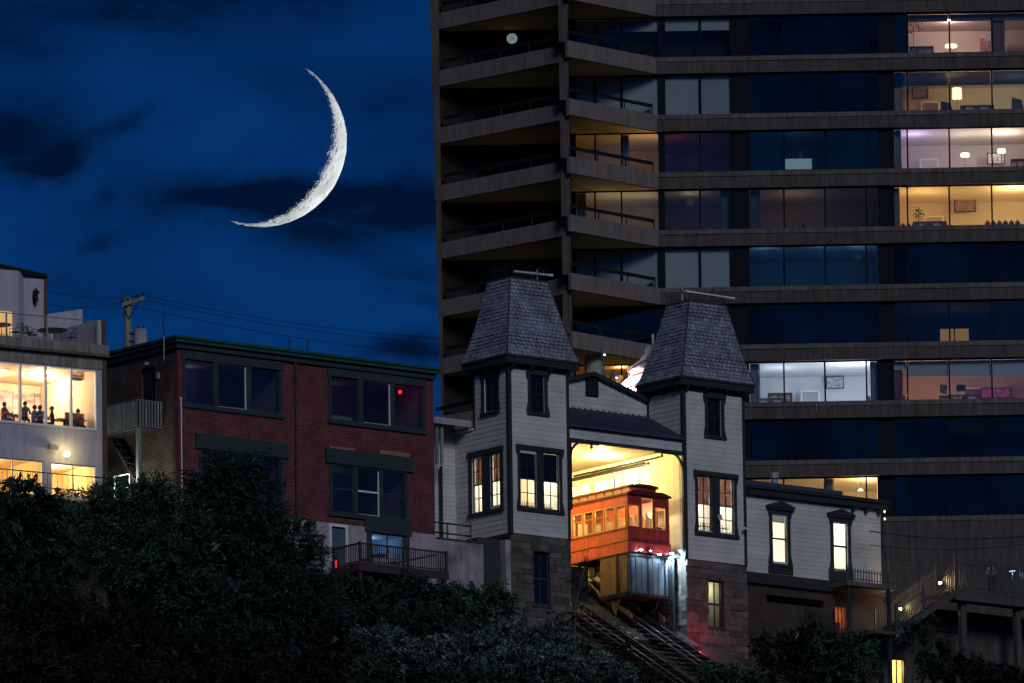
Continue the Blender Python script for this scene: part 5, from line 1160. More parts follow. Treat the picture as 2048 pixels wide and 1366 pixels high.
# roof pipes and aerial
for j, (px, py) in enumerate(((579, 690), (615, 692))):
    x, z = BF.px(px, py, -2.5); o = prop('roof_pipe', ['thin vent pipe on the brick roof, first from the aerial', 'thin vent pipe on the brick roof, second from the aerial'][j], 'pipe', S, (x, 2.5, BZT-.1)); mb = MB(); mb.tube([(0, 0, 0), (0, 0, z-BZT+.35)], .045, 8).lathe([(.06, 0), (.07, .03), (.06, .06)], (0, 0, z-BZT+.33), 8); mb.build('pipe', M_black, o)
x, z = BF.px(327, 606, .4); o = prop('aerial_mast', 'tall thin aerial mast strapped to the corner of the brick building', 'aerial', S, (BX0-.42, .9, BZT-.9)); y_, z2 = S.side(327, 606, BX0-.42)
MB().tube([(0, y_-.9, -.0), (0, y_-.9, (z2-BZT+.9)*.42)], .03, 8).build('tube', M_stucco, o); MB().tube([(0, y_-.9, (z2-BZT+.9)*.42), (0, y_-.9, (z2-BZT+.9)*.7)], .04, 8).tube([(0, y_-.9, (z2-BZT+.9)*.7), (0, y_-.9, z2-BZT+.9)], .022, 8).build('mast', M_black, o); MB().box(-.02, .05, y_-.95, y_-.85, .3, .36).box(-.05, .45, y_-.92, y_-.88, .05, .12).build('bracket', M_black, o)
# wall lamp and meter box on the side wall
y_, z_ = S.side(293, 728, BX0-.15); o = prop('wall_lamp', 'dark round wall lamp above the side door of the brick building', 'lamp', S, (BX0, y_, z_)); MB().lathe([(.03, -.1), (.11, -.06), (.12, .04), (.05, .1)], (-.16, 0, 0), 10).build('globe', M_stucco, o); MB().box(-.12, .0, -.03, .03, -.03, .03).build('bracket', M_black, o)
y_, z_ = S.side(316, 751, BX0-.05); o = prop('meter_box', 'small pale meter box on the brick side wall near the corner', 'box', S, (BX0, y_, z_)); MB().box(-.1, 0.0, -.1, .1, -.16, .16).build('case', M_stucco, o)
# wooden balcony on the side wall, with slats
bz0, bz1 = 3.68, 4.92; bxo = BX0-1.55; byn = 1.35; byf = 4.9
wb = thing('wooden_balcony', 'weathered wooden balcony with upright slats on the side of the brick building', 'balcony', S, (bxo, byn, -7))
mb = MB(); mb.box(bxo, BX0-.01, byn, byf, bz0-.16, bz0); mb.build('floor', M_dkwood, wb)
FLB, FFB = Face(S, 'left', bxo), Face(S, 'front', byn)
for k in range(20): a = byn+.05+k*.182; FLB.piece('slat', M_wood, wb, a, a+.11, 0, .03, bz0-.12, bz1)
for k in range(8): a = bxo+.08+k*.19; FFB.piece('slat', M_wood, wb, a, a+.10, 0, .03, bz0-.12, bz1)
mb = MB(); FLB.box(mb, byn, byf, -.1, .05, bz1, bz1+.06); FFB.box(mb, bxo, BX0-.02, -.1, .05, bz1+.003, bz1+.057); FLB.box(mb, byn, byf, -.06, 0, bz0-.2, bz0-.02); mb.build('rail', M_wood, wb)
for (x, y) in ((bxo+.08, byn+.08),): MB().box(x-.10, x+.10, y-.10, y+.10, -6.5, bz0-.15).build('post', M_wood, wb)
mb = MB(); mb.tube([(BX0-.9, 4.6, bz0-.2), (BX0-.9, 2.0, .2)], .09, 4).tube([(BX0-.5, 4.9, bz0-.2), (BX0-.5, 2.3, .2)], .09, 4); wb2 = mb.build('stair_stringer', M_dkwood, wb)
for k in range(10): t = k/9; piece('step', M_dkwood, wb, BX0-.95, BX0-.35, 4.6-2.6*t-.12, 4.6-2.6*t+.16, bz0-.25-3.3*t, bz0-.2-3.3*t)
o = prop('white_railing', 'short white pipe railing lit at the foot of the brick side wall', 'railing', S, (BX0-1.6, 2.3, S.side(240, 975, BX0-1.6)[1]-.5))
mb = MB(); ya, za = S.side(229, 953, BX0-1.6); yb2, zb2 = S.side(259, 948, BX0-1.6); base = o.location.z-S.o.z
mb.tube([(0, ya-2.3, za-base), (0, yb2-2.3, zb2-base), (0, yb2-2.3, -.3)], .035, 6).tube([(0, ya-2.3, za-base-.7), (0, yb2-2.3, zb2-base-.7)], .035, 6).tube([(0, ya-2.3, za-base), (0, ya-2.3, -.3)], .035, 6).build('pipe', M_white, o)
o = prop('alley_lamp', 'greenish lamp low in the alley beside the brick side wall', 'lamp', S, (BX0-1.2, 3.4, .2)); MB().box(-.1, .1, -.1, .1, 0, .14).build('housing', M_black, o); MB().lathe([(.03, .14), (.07, .17), (.06, .24), (.02, .28)], (0, 0, 0), 8).build('lens', emit('alley_lens', (.8, 1, .8), 3), o); lamp('bulb', (-.9, -1.2, .6), 170, (.85, 1, .72), .12, o)
# deck with baluster railing
dy0 = -2.45; dx0, dz = S.front(720, 1141, dy0); dz += .42; dx1 = S.front(896, 1164, dy0)[0]
dk = thing('timber_deck', 'dark timber deck with baluster railing below the brick building', 'deck', S, (dx0, dy0, -8))
mb = MB(); mb.box(dx0, dx1, dy0, -.04, dz-.1, dz).build('deck_floor', M_dkwood, dk); mb = MB(); mb.box(dx0-.03, dx1+.03, dy0-.05, dy0, dz-.42, dz+.02).box(dx0-.06, dx0, dy0, -.05, dz-.42, dz+.02).build('rim_joist', M_dkwood, dk)
for x in (dx0+.1, (dx0+dx1)/2, dx1-.2): MB().box(x-.09, x+.09, dy0+.05, dy0+.23, -10, dz-.1).build('post', M_dkwood, dk)
for x, y in ((dx0, dy0), (dx1-.1, dy0), (dx0, -.15), ((dx0+dx1)/2, dy0)): MB().box(x, x+.10, y, y+.10, dz, dz+1.12).build('railing_post', M_dkwood, dk)
for k in range(38): x = dx0+.15+k*(dx1-dx0-.3)/37; piece('baluster', M_dkwood, dk, x-.02, x+.02, dy0+.03, dy0+.07, dz+.05, dz+1.0)
for k in range(16): y = dy0+.15+k*(2.2)/15; piece('baluster', M_dkwood, dk, dx0+.03, dx0+.07, y-.02, y+.02, dz+.05, dz+1.0)
mb = MB(); mb.box(dx0-.04, dx1+.04, dy0-.02, dy0+.12, dz+1.0, dz+1.06).box(dx0-.04, dx0+.12, dy0+.12, -.05, dz+1.0, dz+1.055).box(dx0, dx1, dy0+.03, dy0+.08, dz+.08, dz+.14).box(dx0+.03, dx0+.08, dy0+.1, -.05, dz+.08, dz+.135); mb.build('top_rail', M_dkwood, dk)
mb = MB(); mb.hexa([(dx1-3.0, dy0+.9, dz+.25), (dx1, dy0+.9, dz+1.0), (dx1, dy0+.96, dz+1.0), (dx1-3.0, dy0+.96, dz+.25), (dx1-3.0, dy0+.9, dz+.35), (dx1, dy0+.9, dz+1.1), (dx1, dy0+.96, dz+1.1), (dx1-3.0, dy0+.96, dz+.35)]).build('stair_rail', M_dkwood, dk)
x, z = S.front(672, 1128, -1.2); o = prop('red_lantern', 'glowing red lantern on the timber deck behind the balusters', 'lantern', S, (x, -1.2, dz)); zl_ = z-dz
MB().tube([(0, 0, 0), (0, 0, zl_-.25)], .03, 6).build('stand', M_black, o); MB().lathe([(.03, -.2), (.055, -.16), (.055, .14), (.02, .2)], (0, 0, zl_), 8).build('glass', emit('red_lantern_glow', (1, .03, .03), .8), o); lamp('bulb', (0, -.2, zl_), .6, (1, .05, .05), .08, o)
def garden_table(fr, at, label, rz=0, grp=None, r=.45, m=None):
    o = prop('garden_table', label, 'table', fr, at, rz, grp); m = m or M_black
    MB().lathe([(r, .70), (r+.02, .72), (r+.02, .745), (r, .75)], (0, 0, 0), 14).build('table_top', m, o)
    for k in range(4):
        a = pi/4+k*pi/2; MB().tube([(r*.75*cos(a), r*.75*sin(a), 0), (r*.55*cos(a), r*.55*sin(a), .71)], .018, 5).build('leg', m, o)
    return o
def garden_chair(fr, at, label, rz=0, grp=None, m=None):
    o = prop('garden_chair', label, 'chair', fr, at, rz, grp); m = m or M_black
    MB().box(-.22, .22, -.22, .22, .42, .45).build('seat', m, o)
    mb = MB(); mb.tube([(-.2, .21, .43), (-.21, .27, .75), (-.12, .30, .92), (.12, .30, .92), (.21, .27, .75), (.2, .21, .43)], .016, 5)
    for k in range(-1, 2): mb.tube([(k*.09, .22, .45), (k*.08, .30, .91)], .011, 4)
    mb.build('backrest', m, o)
    for sx in (-1, 1):
        for sy in (-1, 1): MB().tube([(sx*.23, sy*.23, 0), (sx*.2, sy*.2, .43)], .015, 5).build('leg', m, o)
        MB().tube([(sx*.21, .24, .64), (sx*.26, -.1, .66), (sx*.24, -.2, .62), (sx*.21, -.2, .43)], .014, 5).build('armrest', m, o)
    return o
garden_table(S, (dx0+2.2, -1.2, dz), 'round garden table on the timber deck before the blue window'); garden_chair(S, (dx0+1.3, -1.2, dz), 'metal garden chair on the timber deck on the lantern side of the table', pi/2); garden_chair(S, (dx0+3.1, -1.3, dz), 'metal garden chair on the timber deck on the far side of the table', -pi/2)
# slatted screen fence left of the deck
x0_, zt_ = S.front(528, 1058, -1.6); x1_, _ = S.front(648, 1078, -1.6); o = thing('slat_screen', 'dark horizontal slat screen beside the timber deck', 'fence', S, (x0_, -1.6, zt_-3))
for k in range(9): piece('slat', M_dkwood, o, x0_-1.0, x1_, -1.63, -1.59, zt_-.16-k*.30, zt_-k*.30)
for x in (x0_-.9, (x0_+x1_)/2, x1_-.1): MB().box(x-.05, x+.05, -1.58, -1.48, zt_-5, zt_+.02).build('post', M_dkwood, o)
# red lamp inside the second upper window
x, z = BF.px(800, 784, -.9); o = prop('red_window_lamp', 'glowing red lamp hanging inside the upper window nearest the downpipe-free corner', 'lamp', S, (x, .9, z)); o['label'] = 'glowing red lamp hanging inside an upper window of the brick building'
MB().lathe([(.03, -.10), (.09, -.06), (.09, .07), (.03, .10)], (0, 0, 0), 10).build('shade', emit('red_lamp', (1, .02, .03), 3.2), o); MB().tube([(0, 0, .1), (0, 0, UW2[0][3]-z+.14)], .01, 4).build('cord', M_black, o); lamp('bulb', (0, -.25, 0), 2.6, (1, .03, .10), .1, o)

# ------------------------------------------------------------------ pale restaurant building
wbd = thing('restaurant_building', 'pale stucco restaurant building with glazed dining room and roof terrace', 'building', WB, (-8, 0, -12))
WF = Face(WB, 'front', 0.0); X_L, X_R = -9.0, -.02
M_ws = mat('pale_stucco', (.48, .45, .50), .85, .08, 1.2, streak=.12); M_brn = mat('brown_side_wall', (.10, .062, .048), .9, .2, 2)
M_led = mat('grey_ledge', (.26, .23, .20), .9, .25, 1.5, streak=.35)
dw = (-8.6, WF.px(193, 800)[0], .02, 3.04)
lwA = (-8.6, WF.px(87, 930)[0], -3.6, WF.px(50, 919)[1]); lwB = (WF.px(103, 950)[0], WF.px(192, 950)[0], -3.6, WF.px(150, 929)[1])
mb = MB(); holed(WF, mb, X_L, X_R, -3.7, 3.72, -.2, 0, [dw, lwA, lwB]); mb.box(X_L, X_L+.2, .2, 8, -12, 3.72).box(X_L+.2, X_R, 7.8, 8, -12, 3.72); mb.build('wall', M_ws, wbd); mb = MB(); mb.box(X_L, X_R, -.02, .3, -12, -3.7).build('foundation', M_mortar, wbd)
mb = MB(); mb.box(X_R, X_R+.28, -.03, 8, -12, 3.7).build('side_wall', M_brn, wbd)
mb = MB(); WF.box(mb, X_L, X_R-.0, .0, .05, 3.10, 3.70); mb.build('lintel_panel', M_led, wbd)
tz = 4.34
mb = MB(); mb.box(X_L, X_R+.30, -.32, 8, 3.72, 3.86).build('ledge_lower', M_conc_cap, wbd); mb = MB(); mb.box(X_L, X_R+.28, -.26, 8, 3.86, tz).build('terrace_slab', M_led, wbd)
mx = [WF.px(p, 800)[0] for p in (41, 92, 143)]; xs_ = [dw[0], dw[0]+1.3] + mx + [dw[1]]
mb = MB()
for x in xs_[1:-1]: WF.box(mb, x-.05, x+.05, -.15, .03, dw[2], dw[3])
WF.box(mb, dw[0], dw[1], -.15, .05, dw[2]-.08, dw[2]+.04); WF.box(mb, dw[0], dw[1], -.15, .03, dw[3]-.05, dw[3]); WF.box(mb, dw[1]-.06, dw[1], -.15, .03, dw[2], dw[3])
gwin = mb.build('dining_window_frame', M_white, wbd)
for a, b in zip(xs_, xs_[1:]): WF.piece('pane', G_clear, gwin, a+.05, b-.05, -.08, -.06, dw[2]+.04, dw[3]-.05)
M_mural = bpy.data.materials.new('landscape_mural'); M_mural.use_nodes = True; t = M_mural.node_tree; b = t.nodes['Principled BSDF']; b.inputs['Roughness'].default_value = .8
ge = t.nodes.new('ShaderNodeNewGeometry'); mp = t.nodes.new('ShaderNodeMapping'); mp.inputs['Scale'].default_value = (.5, .5, 1.6); mp.inputs['Rotation'].default_value = (.5, .3, 0); t.links.new(ge.outputs['Position'], mp.inputs[0]); n_ = t.nodes.new('ShaderNodeTexNoise'); n_.inputs['Scale'].default_value = 2.2; n_.inputs['Detail'].default_value = 7; t.links.new(mp.outputs[0], n_.inputs['Vector'])
cr = t.nodes.new('ShaderNodeValToRGB'); cr.color_ramp.elements[0].position = .36; cr.color_ramp.elements[0].color = (.28, .14, .14, 1); cr.color_ramp.elements[1].position = .62; cr.color_ramp.elements[1].color = (.72, .62, .55, 1); t.links.new(n_.outputs[0], cr.inputs[0]); t.links.new(cr.outputs[0], b.inputs['Base Color'])
room(WF, wbd, dw[0]-.1, dw[1]-.02, -.06, 3.12, 5.5, rmat('dining', (.72, .58, .40)), d0=-.21, name='dining_room')
mb = MB(); mb.box(-6.6, dw[1]-.1, 5.55, 5.68, -.3, 2.72)
mu = mb.build('mural_wall', M_mural, wbd)
for k in range(5): piece('mural_joint', M_shade, wbd, -5.8+k*1.25, -5.77+k*1.25, 5.535, 5.55, -.3, 2.7)
mb = MB(); mb.box(dw[1]-1.3, dw[1]-.2, .9, 1.0, -.3, .95).build('wood_partition', mat('orange_wood', (.42, .2, .06), .6, .2, 3), wbd)
for (x, y, e_) in ((-6.6, 1.8, 190), (-4.6, 3.6, 240), (-2.4, 2.2, 230), (-1.3, 3.4, 230)): lamp('dining_light', (x, y, 2.75), e_*1.25, (1, .80, .54), .2, wbd)
for j, (px, py) in enumerate(((9, 735), (62, 745), (100, 742))):
    x, z = WF.px(px, py, -2.2); o = prop('downlight', ['round ceiling downlight in the dining room nearest the picture edge', 'round ceiling downlight in the dining room, second from the picture edge', 'round ceiling downlight in the dining room by the middle mullion'][j], 'downlight', WB, (x, 2.2, 3.12), group='dining room downlights')
    MB().lathe([(.15, -.05), (.17, -.02), (.17, 0)], (0, 0, 0), 12).build('trim', M_white, o); MB().lathe([(.12, -.065), (.13, -.052)], (0, 0, 0), 12).build('lens', emit('downlight_lens', (1, .8, .5), 8) if j == 0 else bpy.data.materials['downlight_lens'], o)
x, z = WF.px(166, 757, -1.6); o = prop('air_conditioner', 'long white air conditioner high on the dining room wall', 'air conditioner', WB, (x, 1.6, z)); MB().box(-.75, .75, -.12, .14, -.14, .16).build('case', M_white, o); MB().box(-.7, .7, -.135, -.12, -.12, -.05).build('louvre', M_black, o); MB().box(-.04, .04, .0, .06, .16, 3.12-z).build('hanger', M_steel, o)
for w, nm in ((lwA, 'A'), (lwB, 'B')):
    window(WF, wbd, *w, cols=3 if nm == 'A' else 2, rows=1, glassm=G_clear, framem=M_white, fw_=.06, bar=.07, d=-.08, label='lower window glowing warm yellow')
    room(WF, wbd, w[0]-.1, w[1]+.05, w[2]-.3, w[3]+.2, 3.5, rmat('lower_dining', (.75, .56, .28)), d0=-.21); lamp('lower_light', ((w[0]+w[1])/2, 1.9, w[3]-.1), 380 if nm == 'A' else 330, (1, .78, .42), .25, wbd)
x, z = WF.px(112, 893, .3); o = prop('spot_fixture', 'unlit grey spotlight fixture on the pale restaurant wall', 'light', WB, (x-.1, 0, z)); MB().hexa([(-.32, -.42, -.12), (.22, -.36, -.16), (.22, -.18, -.16), (-.32, -.22, -.12), (-.32, -.42, .1), (.22, -.36, .06), (.22, -.18, .06), (-.32, -.22, .1)]).build('head', M_stucco, o); MB().tube([(0, 0, 0), (0, -.3, 0)], .04, 6).build('arm', M_steel, o)
x, z = WF.px(133, 908, .25); o = prop('wall_globe_lamp', 'bright glowing globe lamp on the pale restaurant wall', 'lamp', WB, (x, 0, z)); MB().tube([(0, 0, .05), (0, -.22, .05)], .05, 6).build('arm', M_black, o); MB().lathe([(.04, -.15), (.15, -.08), (.17, .02), (.12, .12), (.04, .16)], (0, -.28, 0), 12).build('globe', emit('globe_glow', (1, .80, .36), 9), o); lamp('bulb', (0, -.55, .05), 42, (1, .78, .34), .12, o)
o = prop('patio_railing', 'black iron railing in front of the lower restaurant windows', 'railing', WB, (-6.6, -.8, -3.2)); z_ = WB.front(140, 950, -.8)[1]+3.2
MB().tube([(-1.5, 0, z_), (6.6, 0, z_)], .03, 5).tube([(-1.5, 0, z_-.75), (6.6, 0, z_-.75)], .025, 5).build('rail', M_black, o)
for k in range(28): MB().tube([(-1.4+k*.29, 0, z_-1.0), (-1.4+k*.29, 0, z_)], .012, 4).build('bar', M_black, o)
# terrace block, parapets
blk = Face(WB, 'front', 3.6); bxl, bxr = -9, blk.px(88, 600)[0]; mb = MB(); z_e = blk.px(88, 553)[1]; z_l = blk.px(0, 530)[1]
zr2 = z_e+.05
xk, xm_ = blk.px(27, 600)[0], blk.px(48, 600)[0]
mb.prism([(bxl, 3.6-.5), (xk, 3.6-.5), (xm_, 3.6), (bxr, 3.6), (bxr, 7.6), (bxl, 7.6)], 2, tz, zr2)
tb = mb.build('terrace_block', M_ws, wbd)
mb = MB(); mb.hexa([(bxl, 2.9, zr2+.02), (bxr+.12, 3.45, zr2-.12), (bxr+.12, 7.8, zr2-.12), (bxl, 7.8, zr2+.02), (bxl, 2.9, zr2+.75), (bxr+.12, 3.45, zr2+.06), (bxr+.12, 7.8, zr2+.06), (bxl, 7.8, zr2+.75)]).build('block_roof', M_dark, wbd)
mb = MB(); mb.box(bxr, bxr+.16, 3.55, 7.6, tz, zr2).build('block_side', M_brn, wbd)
x0_, z1_ = blk.px(0, 622, .55); x1_, z0_ = blk.px(24, 645, .55); mb = MB(); mb.box(x0_-1, x1_, 3.6-.56, 3.6-.5, tz+.1, z1_).build('lit_window', emit('amber_pane', (1, .60, .20), .75), wbd)
pz = tz; mb = MB()
ya_, za_ = WB.side(205, 640, 0.0)
mb.prism([(.05, tz), (7.6, tz), (7.6, tz+1.55), (.05, za_)], 0, -.26, .0); mb.build('parapet', M_ws, wbd)
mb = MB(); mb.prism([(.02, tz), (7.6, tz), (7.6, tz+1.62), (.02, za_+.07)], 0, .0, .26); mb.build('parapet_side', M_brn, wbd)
xq, zq = WB.front(165, 618, 4.5); mb = MB(); mb.hexa([(bxr+.2, 4.5, tz), (xq, 4.5, tz), (xq, 4.75, tz), (bxr+.2, 4.75, tz), (bxr+.2, 4.5, zq-.55), (xq, 4.5, zq), (xq, 4.75, zq), (bxr+.2, 4.75, zq-.55)]).build('inner_parapet', M_ws, wbd)
x, z = blk.px(71, 593, .2); o = prop('carriage_lantern', 'black wrought-iron carriage lantern on the pale terrace wall', 'lantern', WB, (x, 3.6, z)); MB().box(-.06, .06, -.04, 0, -.35, .35).tube([(0, -.03, .3), (0, -.25, .46), (0, -.3, .3)], .025, 6).tube([(0, -.03, -.3), (0, -.22, -.46), (0, -.3, -.25)], .025, 6).build('wall_bracket', M_black, o); MB().lathe([(.05, -.28), (.11, -.22), (.14, .14), (.19, .18), (.07, .32), (.02, .38)], (.0, -.30, 0), 6).build('lantern_body', M_black, o); MB().box(.02, .10, -.44, -.41, -.14, .1).build('pane', M_blind, o)
o = prop('terrace_railing', 'thin metal railing with wire infill along the restaurant roof terrace', 'railing', WB, (-8, -.15, tz)); hr_ = WB.front(100, 634, -.15)[1]-tz
MB().tube([(-1, 0, hr_), (7.7, 0, hr_)], .028, 6).tube([(-1, 0, .08), (7.7, 0, .08)], .02, 6).build('rail', M_steel, o)
for x in (0.0, 2.4, 4.75, 7.65): MB().box(x-.035, x+.035, -.035, .035, 0, hr_).build('post', M_steel, o)
for k in range(60): MB().tube([(-.9+k*.145, 0, .08), (-.9+k*.145, 0, hr_)], .006, 3).build('wire', M_steel, o)
TT = [(-5.5, .75), (-2.4, .85)]
garden_table(WB, (TT[0][0], TT[0][1], tz), 'dark round terrace table nearest the amber window', r=.6); garden_table(WB, (TT[1][0], TT[1][1], tz), 'dark round terrace table near the parapet end', r=.75)
for j, (x, y, rz) in enumerate(((-4.55, .8, -1.3), (-3.95, .6, 1.4), (-3.45, 1.0, 1.2), (-1.35, .8, -1.4))):
    garden_chair(WB, (x, y, tz), ['wrought terrace chair pushed to the table by the amber window', 'wrought terrace chair standing between the two terrace tables, facing the parapet', 'wrought terrace chair pulled up to the parapet-side table', 'wrought terrace chair at the parapet end of the terrace'][j], rz, 'terrace chairs')

# ------------------------------------------------------------------ utility pole
UP = Frame(256, 690, 586, 20); M_pole = mat('pole_timber', (.26, .22, .17), .9, .3, 3, stretch=(1, 1, .2))
po = prop('utility_pole', 'timber utility pole with slanting crossarm behind the brick roof', 'pole', UP, (0, 0, -8)); zt_ = UP.front(256, 594)[1]+8
MB().tube([(0, 0, 0), (0, 0, zt_)], [.24, .18], 12).build('shaft', M_pole, po)
A = UP.front(240, 616); B = UP.front(285, 601); mb = MB(); a, b = Vector((A[0], -.22, A[1]+8)), Vector((B[0], -.22, B[1]+8)); e = Vector((0, 0, .10)); f = Vector((0, .09, 0))
mb.hexa([a-f, b-f, b+f, a+f, a-f+e*2, b-f+e*2, b+f+e*2, a+f+e*2]); mb.build('crossarm', M_pole, po)
mb = MB(); mb.tube([(0, -.2, zt_-1.2), b+Vector((-.2, .05, 0))], .035, 5).tube([(0, -.2, zt_-1.2), a+Vector((.15, .05, 0))], .035, 5).build('brace', M_black, po)
for t in (.02, .3, .72, .97): p = a.lerp(b, t); MB().lathe([(.03, .2), (.07, .24), (.05, .3), (.07, .34), (.03, .40)], (p.x, p.y, p.z), 8).build('insulator', M_black, po)
x, z = UP.front(283, 690, -.35); tf = prop('transformer', 'pale cylindrical transformer hung beside the utility pole', 'transformer', UP, (x, -.2, z-.1)); hh = UP.front(283, 659, -.35)[1]-z+.1
MB().lathe([(.33, 0), (.36, .04), (.36, hh-.06), (.39, hh-.04), (.37, hh), (.2, hh+.06)], (0, 0, 0), 16).build('tank', M_stucco, tf)
for k in range(2): MB().lathe([(.03, 0), (.06, .05), (.03, .1), (.05, .16), (.02, .2)], (-.15+.3*k, 0, hh+.03), 8).build('bushing', M_black, tf)
MB().box(-.62, -.3, -.05, .3, hh*.3, hh*.4).box(-.62, -.3, -.05, .3, hh*.75, hh*.85).build('mount', M_black, tf)
mb = MB(); mb.tube([Vector((.35, .1, 7.6)), Vector((.28, .0, 6.9)), Vector((.55, -.1, 6.3)), Vector((x-.1, -.2, z+8+hh+.1))], .014, 5).build('jumper_wire', M_black, po)
for j, (p0, p1, Y0, Y1) in enumerate((((283, 590), (905, 678), 586, 612), ((262, 594), (905, 690), 586, 612), ((240, 606), (905, 712), 586, 612), ((283, 590), (60, 572), 586, 575), ((240, 606), (60, 598), 586, 575))):
    wire(['highest thin wire running from the utility pole toward the apartment tower', 'middle thin wire running from the utility pole toward the apartment tower', 'lowest thin wire running from the utility pole toward the apartment tower', 'upper thin wire running from the utility pole behind the restaurant', 'lower thin wire running from the utility pole behind the restaurant'][j], (p0, p1), (Y0, Y1), .35, .016, 'wires of the utility pole')
# ------------------------------------------------------------------ people
M_skin = mat('skin', (.30, .17, .11), .6, .05, 3)
def person(label, fr, at, rz, pose, top, low, hair, h=1.72, holding=None):
    """one continuous skinned body; hair is a child"""
    o = prop('person', label, 'person', fr, at, rz)
    s = h/1.72
    if pose == 'sit': J = dict(pel=(0, 0, .52), wa=(0, .0, .72), ch=(0, -.02, .96), ne=(0, -.03, 1.12), hd=(0, -.05, 1.22), ht=(0, -.05, 1.36), kn=(.11, -.42, .52), an=(.11, -.40, .10), to=(.11, -.55, .04), el=(.26, -.12, .76), wr=(.17, -.36, .80), ha=(.12, -.45, .82))
    else: J = dict(pel=(0, 0, .94), wa=(0, 0, 1.12), ch=(0, -.01, 1.34), ne=(0, -.02, 1.48), hd=(0, -.04, 1.57), ht=(0, -.03, 1.69), kn=(.10, -.03, .50), an=(.10, .0, .09), to=(.11, -.16, .03), el=(.27, .02, 1.12), wr=(.24, -.14, .98), ha=(.20, -.26, .98))
    V_, E_, R_ = [], [], []
    def add(p, r, par=None):
        V_.append(Vector(p)*s); R_.append(r*s)
        if par is not None: E_.append((par, len(V_)-1))
        return len(V_)-1
    pel = add(J['pel'], .155); wa = add(J['wa'], .13, pel); ch = add(J['ch'], .155, wa); ne = add(J['ne'], .058, ch); hd = add(J['hd'], .092, ne); add(J['ht'], .075, hd)
    m = lambda p, sx: (p[0]*sx, p[1], p[2])
    for sx in (-1, 1):
        hip = add((sx*.10, J['pel'][1], J['pel'][2]-.05), .095, pel); kn = add(m(J['kn'], sx), .068, hip); an = add(m(J['an'], sx), .045, kn); add(m(J['to'], sx), .038, an)
        shd = add((sx*.17, J['ch'][1], J['ch'][2]+.07), .065, ch); el = add(m(J['el'], sx), .047, shd); wr = add(m(J['wr'], sx), .034, el); ha = add(m(J['ha'], sx), .036, wr)
        for k in range(4): add((sx*(J['ha'][0]-.03+.02*k), J['ha'][1]-.07, J['ha'][2]-.01-.004*k), .010, ha)
        add((sx*(J['ha'][0]-.05), J['ha'][1]-.02, J['ha'][2]+.02), .011, ha)
    me = bpy.data.meshes.new('body'); me.from_pydata([tuple(v) for v in V_], E_, [])
    b = put('body', me, None, o); sk = b.modifiers.new('skin', 'SKIN'); sk.use_smooth_shade = True
    for v, r in zip(me.skin_vertices[0].data, R_): v.radius = (r, r)
    me.skin_vertices[0].data[0].use_root = True
    ss = b.modifiers.new('sub', 'SUBSURF'); ss.levels = 1; ss.render_levels = 2
    mm = bpy.data.materials.new('clothed_body'); mm.use_nodes = True; t = mm.node_tree; bs = t.nodes['Principled BSDF']; bs.inputs['Roughness'].default_value = .8
    co = t.nodes.new('ShaderNodeTexCoord'); sp = t.nodes.new('ShaderNodeSeparateXYZ'); t.links.new(co.outputs['Object'], sp.inputs[0])
    mr = t.nodes.new('ShaderNodeMapRange'); mr.inputs[2].default_value = 2.0; t.links.new(sp.outputs[2], mr.inputs[0])
    cr = t.nodes.new('ShaderNodeValToRGB'); cr.color_ramp.interpolation = 'CONSTANT'; el_ = cr.color_ramp.elements
    el_[0].position = 0; el_[0].color = (*low, 1); el_[1].position = (J['pel'][2]+.06)*s/2; el_[1].color = (*top, 1); q = el_.new((J['ne'][2]+.0)*s/2); q.color = (.30, .17, .11, 1)
    t.links.new(mr.outputs[0], cr.inputs[0]); t.links.new(cr.outputs[0], bs.inputs['Base Color']); me.materials.append(mm)
    hz = J['hd'][2]*s; hy = J['hd'][1]*s
    mb = MB(); mb.lathe([(.085*s, -.02), (.108*s, .03), (.108*s, .10), (.075*s, .16), (.02*s, .185)], (0, hy+.018*s, hz), 12); mb.sm = True; mb.build('hair', mat('hair_tone', hair, .7, .2, 5), o)
    mb = MB(); mb.prism([(hy-.105*s, hz+.02), (hy-.135*s, hz-.01), (hy-.10*s, hz-.015)], 0, -.014*s, .014*s); mb.build('nose', M_skin, o)
    return o
DN = [(8, 'sit', 0.3, (.16, .10, .12), 'diner in plum clothes sitting nearest the picture edge', .9), (50, 'stand', 2.4, (.03, .03, .04), 'taller diner in dark jacket rising above the others at the window', .9), (68, 'sit', .6, (.20, .20, .24), 'diner in grey top between the tall diner and the mullion', 1.0), (80, 'sit', 2.5, (.05, .08, .20), 'diner in blue top just left of the middle mullion', .8), (105, 'sit', -2.2, (.02, .02, .025), 'diner with long dark hair right of the middle mullion', .8), (155, 'sit', 1.8, (.18, .06, .05), 'diner in rust top seated beside the wood partition', .85)]
for (px, pose, rz, top, lab, y) in DN:
    tall = pose == 'stand'; x, _ = WF.px(px, 840, -y)
    person(lab, WB, (x, y, -.22 if not tall else -.08), rz, 'sit', top, (.03, .03, .04), (.03, .02, .015))
for j, px in enumerate((28, 128)):
    x, _ = WF.px(px, 850, -.9); o = prop('dining_table', ['dark dining table among the diners at the near end of the window', 'dark dining table between two diners right of the middle mullion'][j], 'table', WB, (x, .9, -.16)); MB().box(-.55, .55, -.38, .38, .66, .70).build('table_top', M_dkwood, o); MB().tube([(0, 0, 0), (0, 0, .67)], .05, 8).lathe([(.3, 0), (.3, .03), (.06, .06)], (0, 0, 0), 12).build('pedestal', M_black, o)
pp = S.loc(W(2001, 1183, S.w(wx0+2.6, wy+1.0, 0).y)); xx, yy = S.top(2003, 1184, wz)
person('person in pale top and dark trousers standing behind the walkway fence', S, (xx, max(wy+.5, yy), wz), 1.9, 'stand', (.42, .40, .46), (.02, .02, .03), (.012, .01, .01), 1.78)
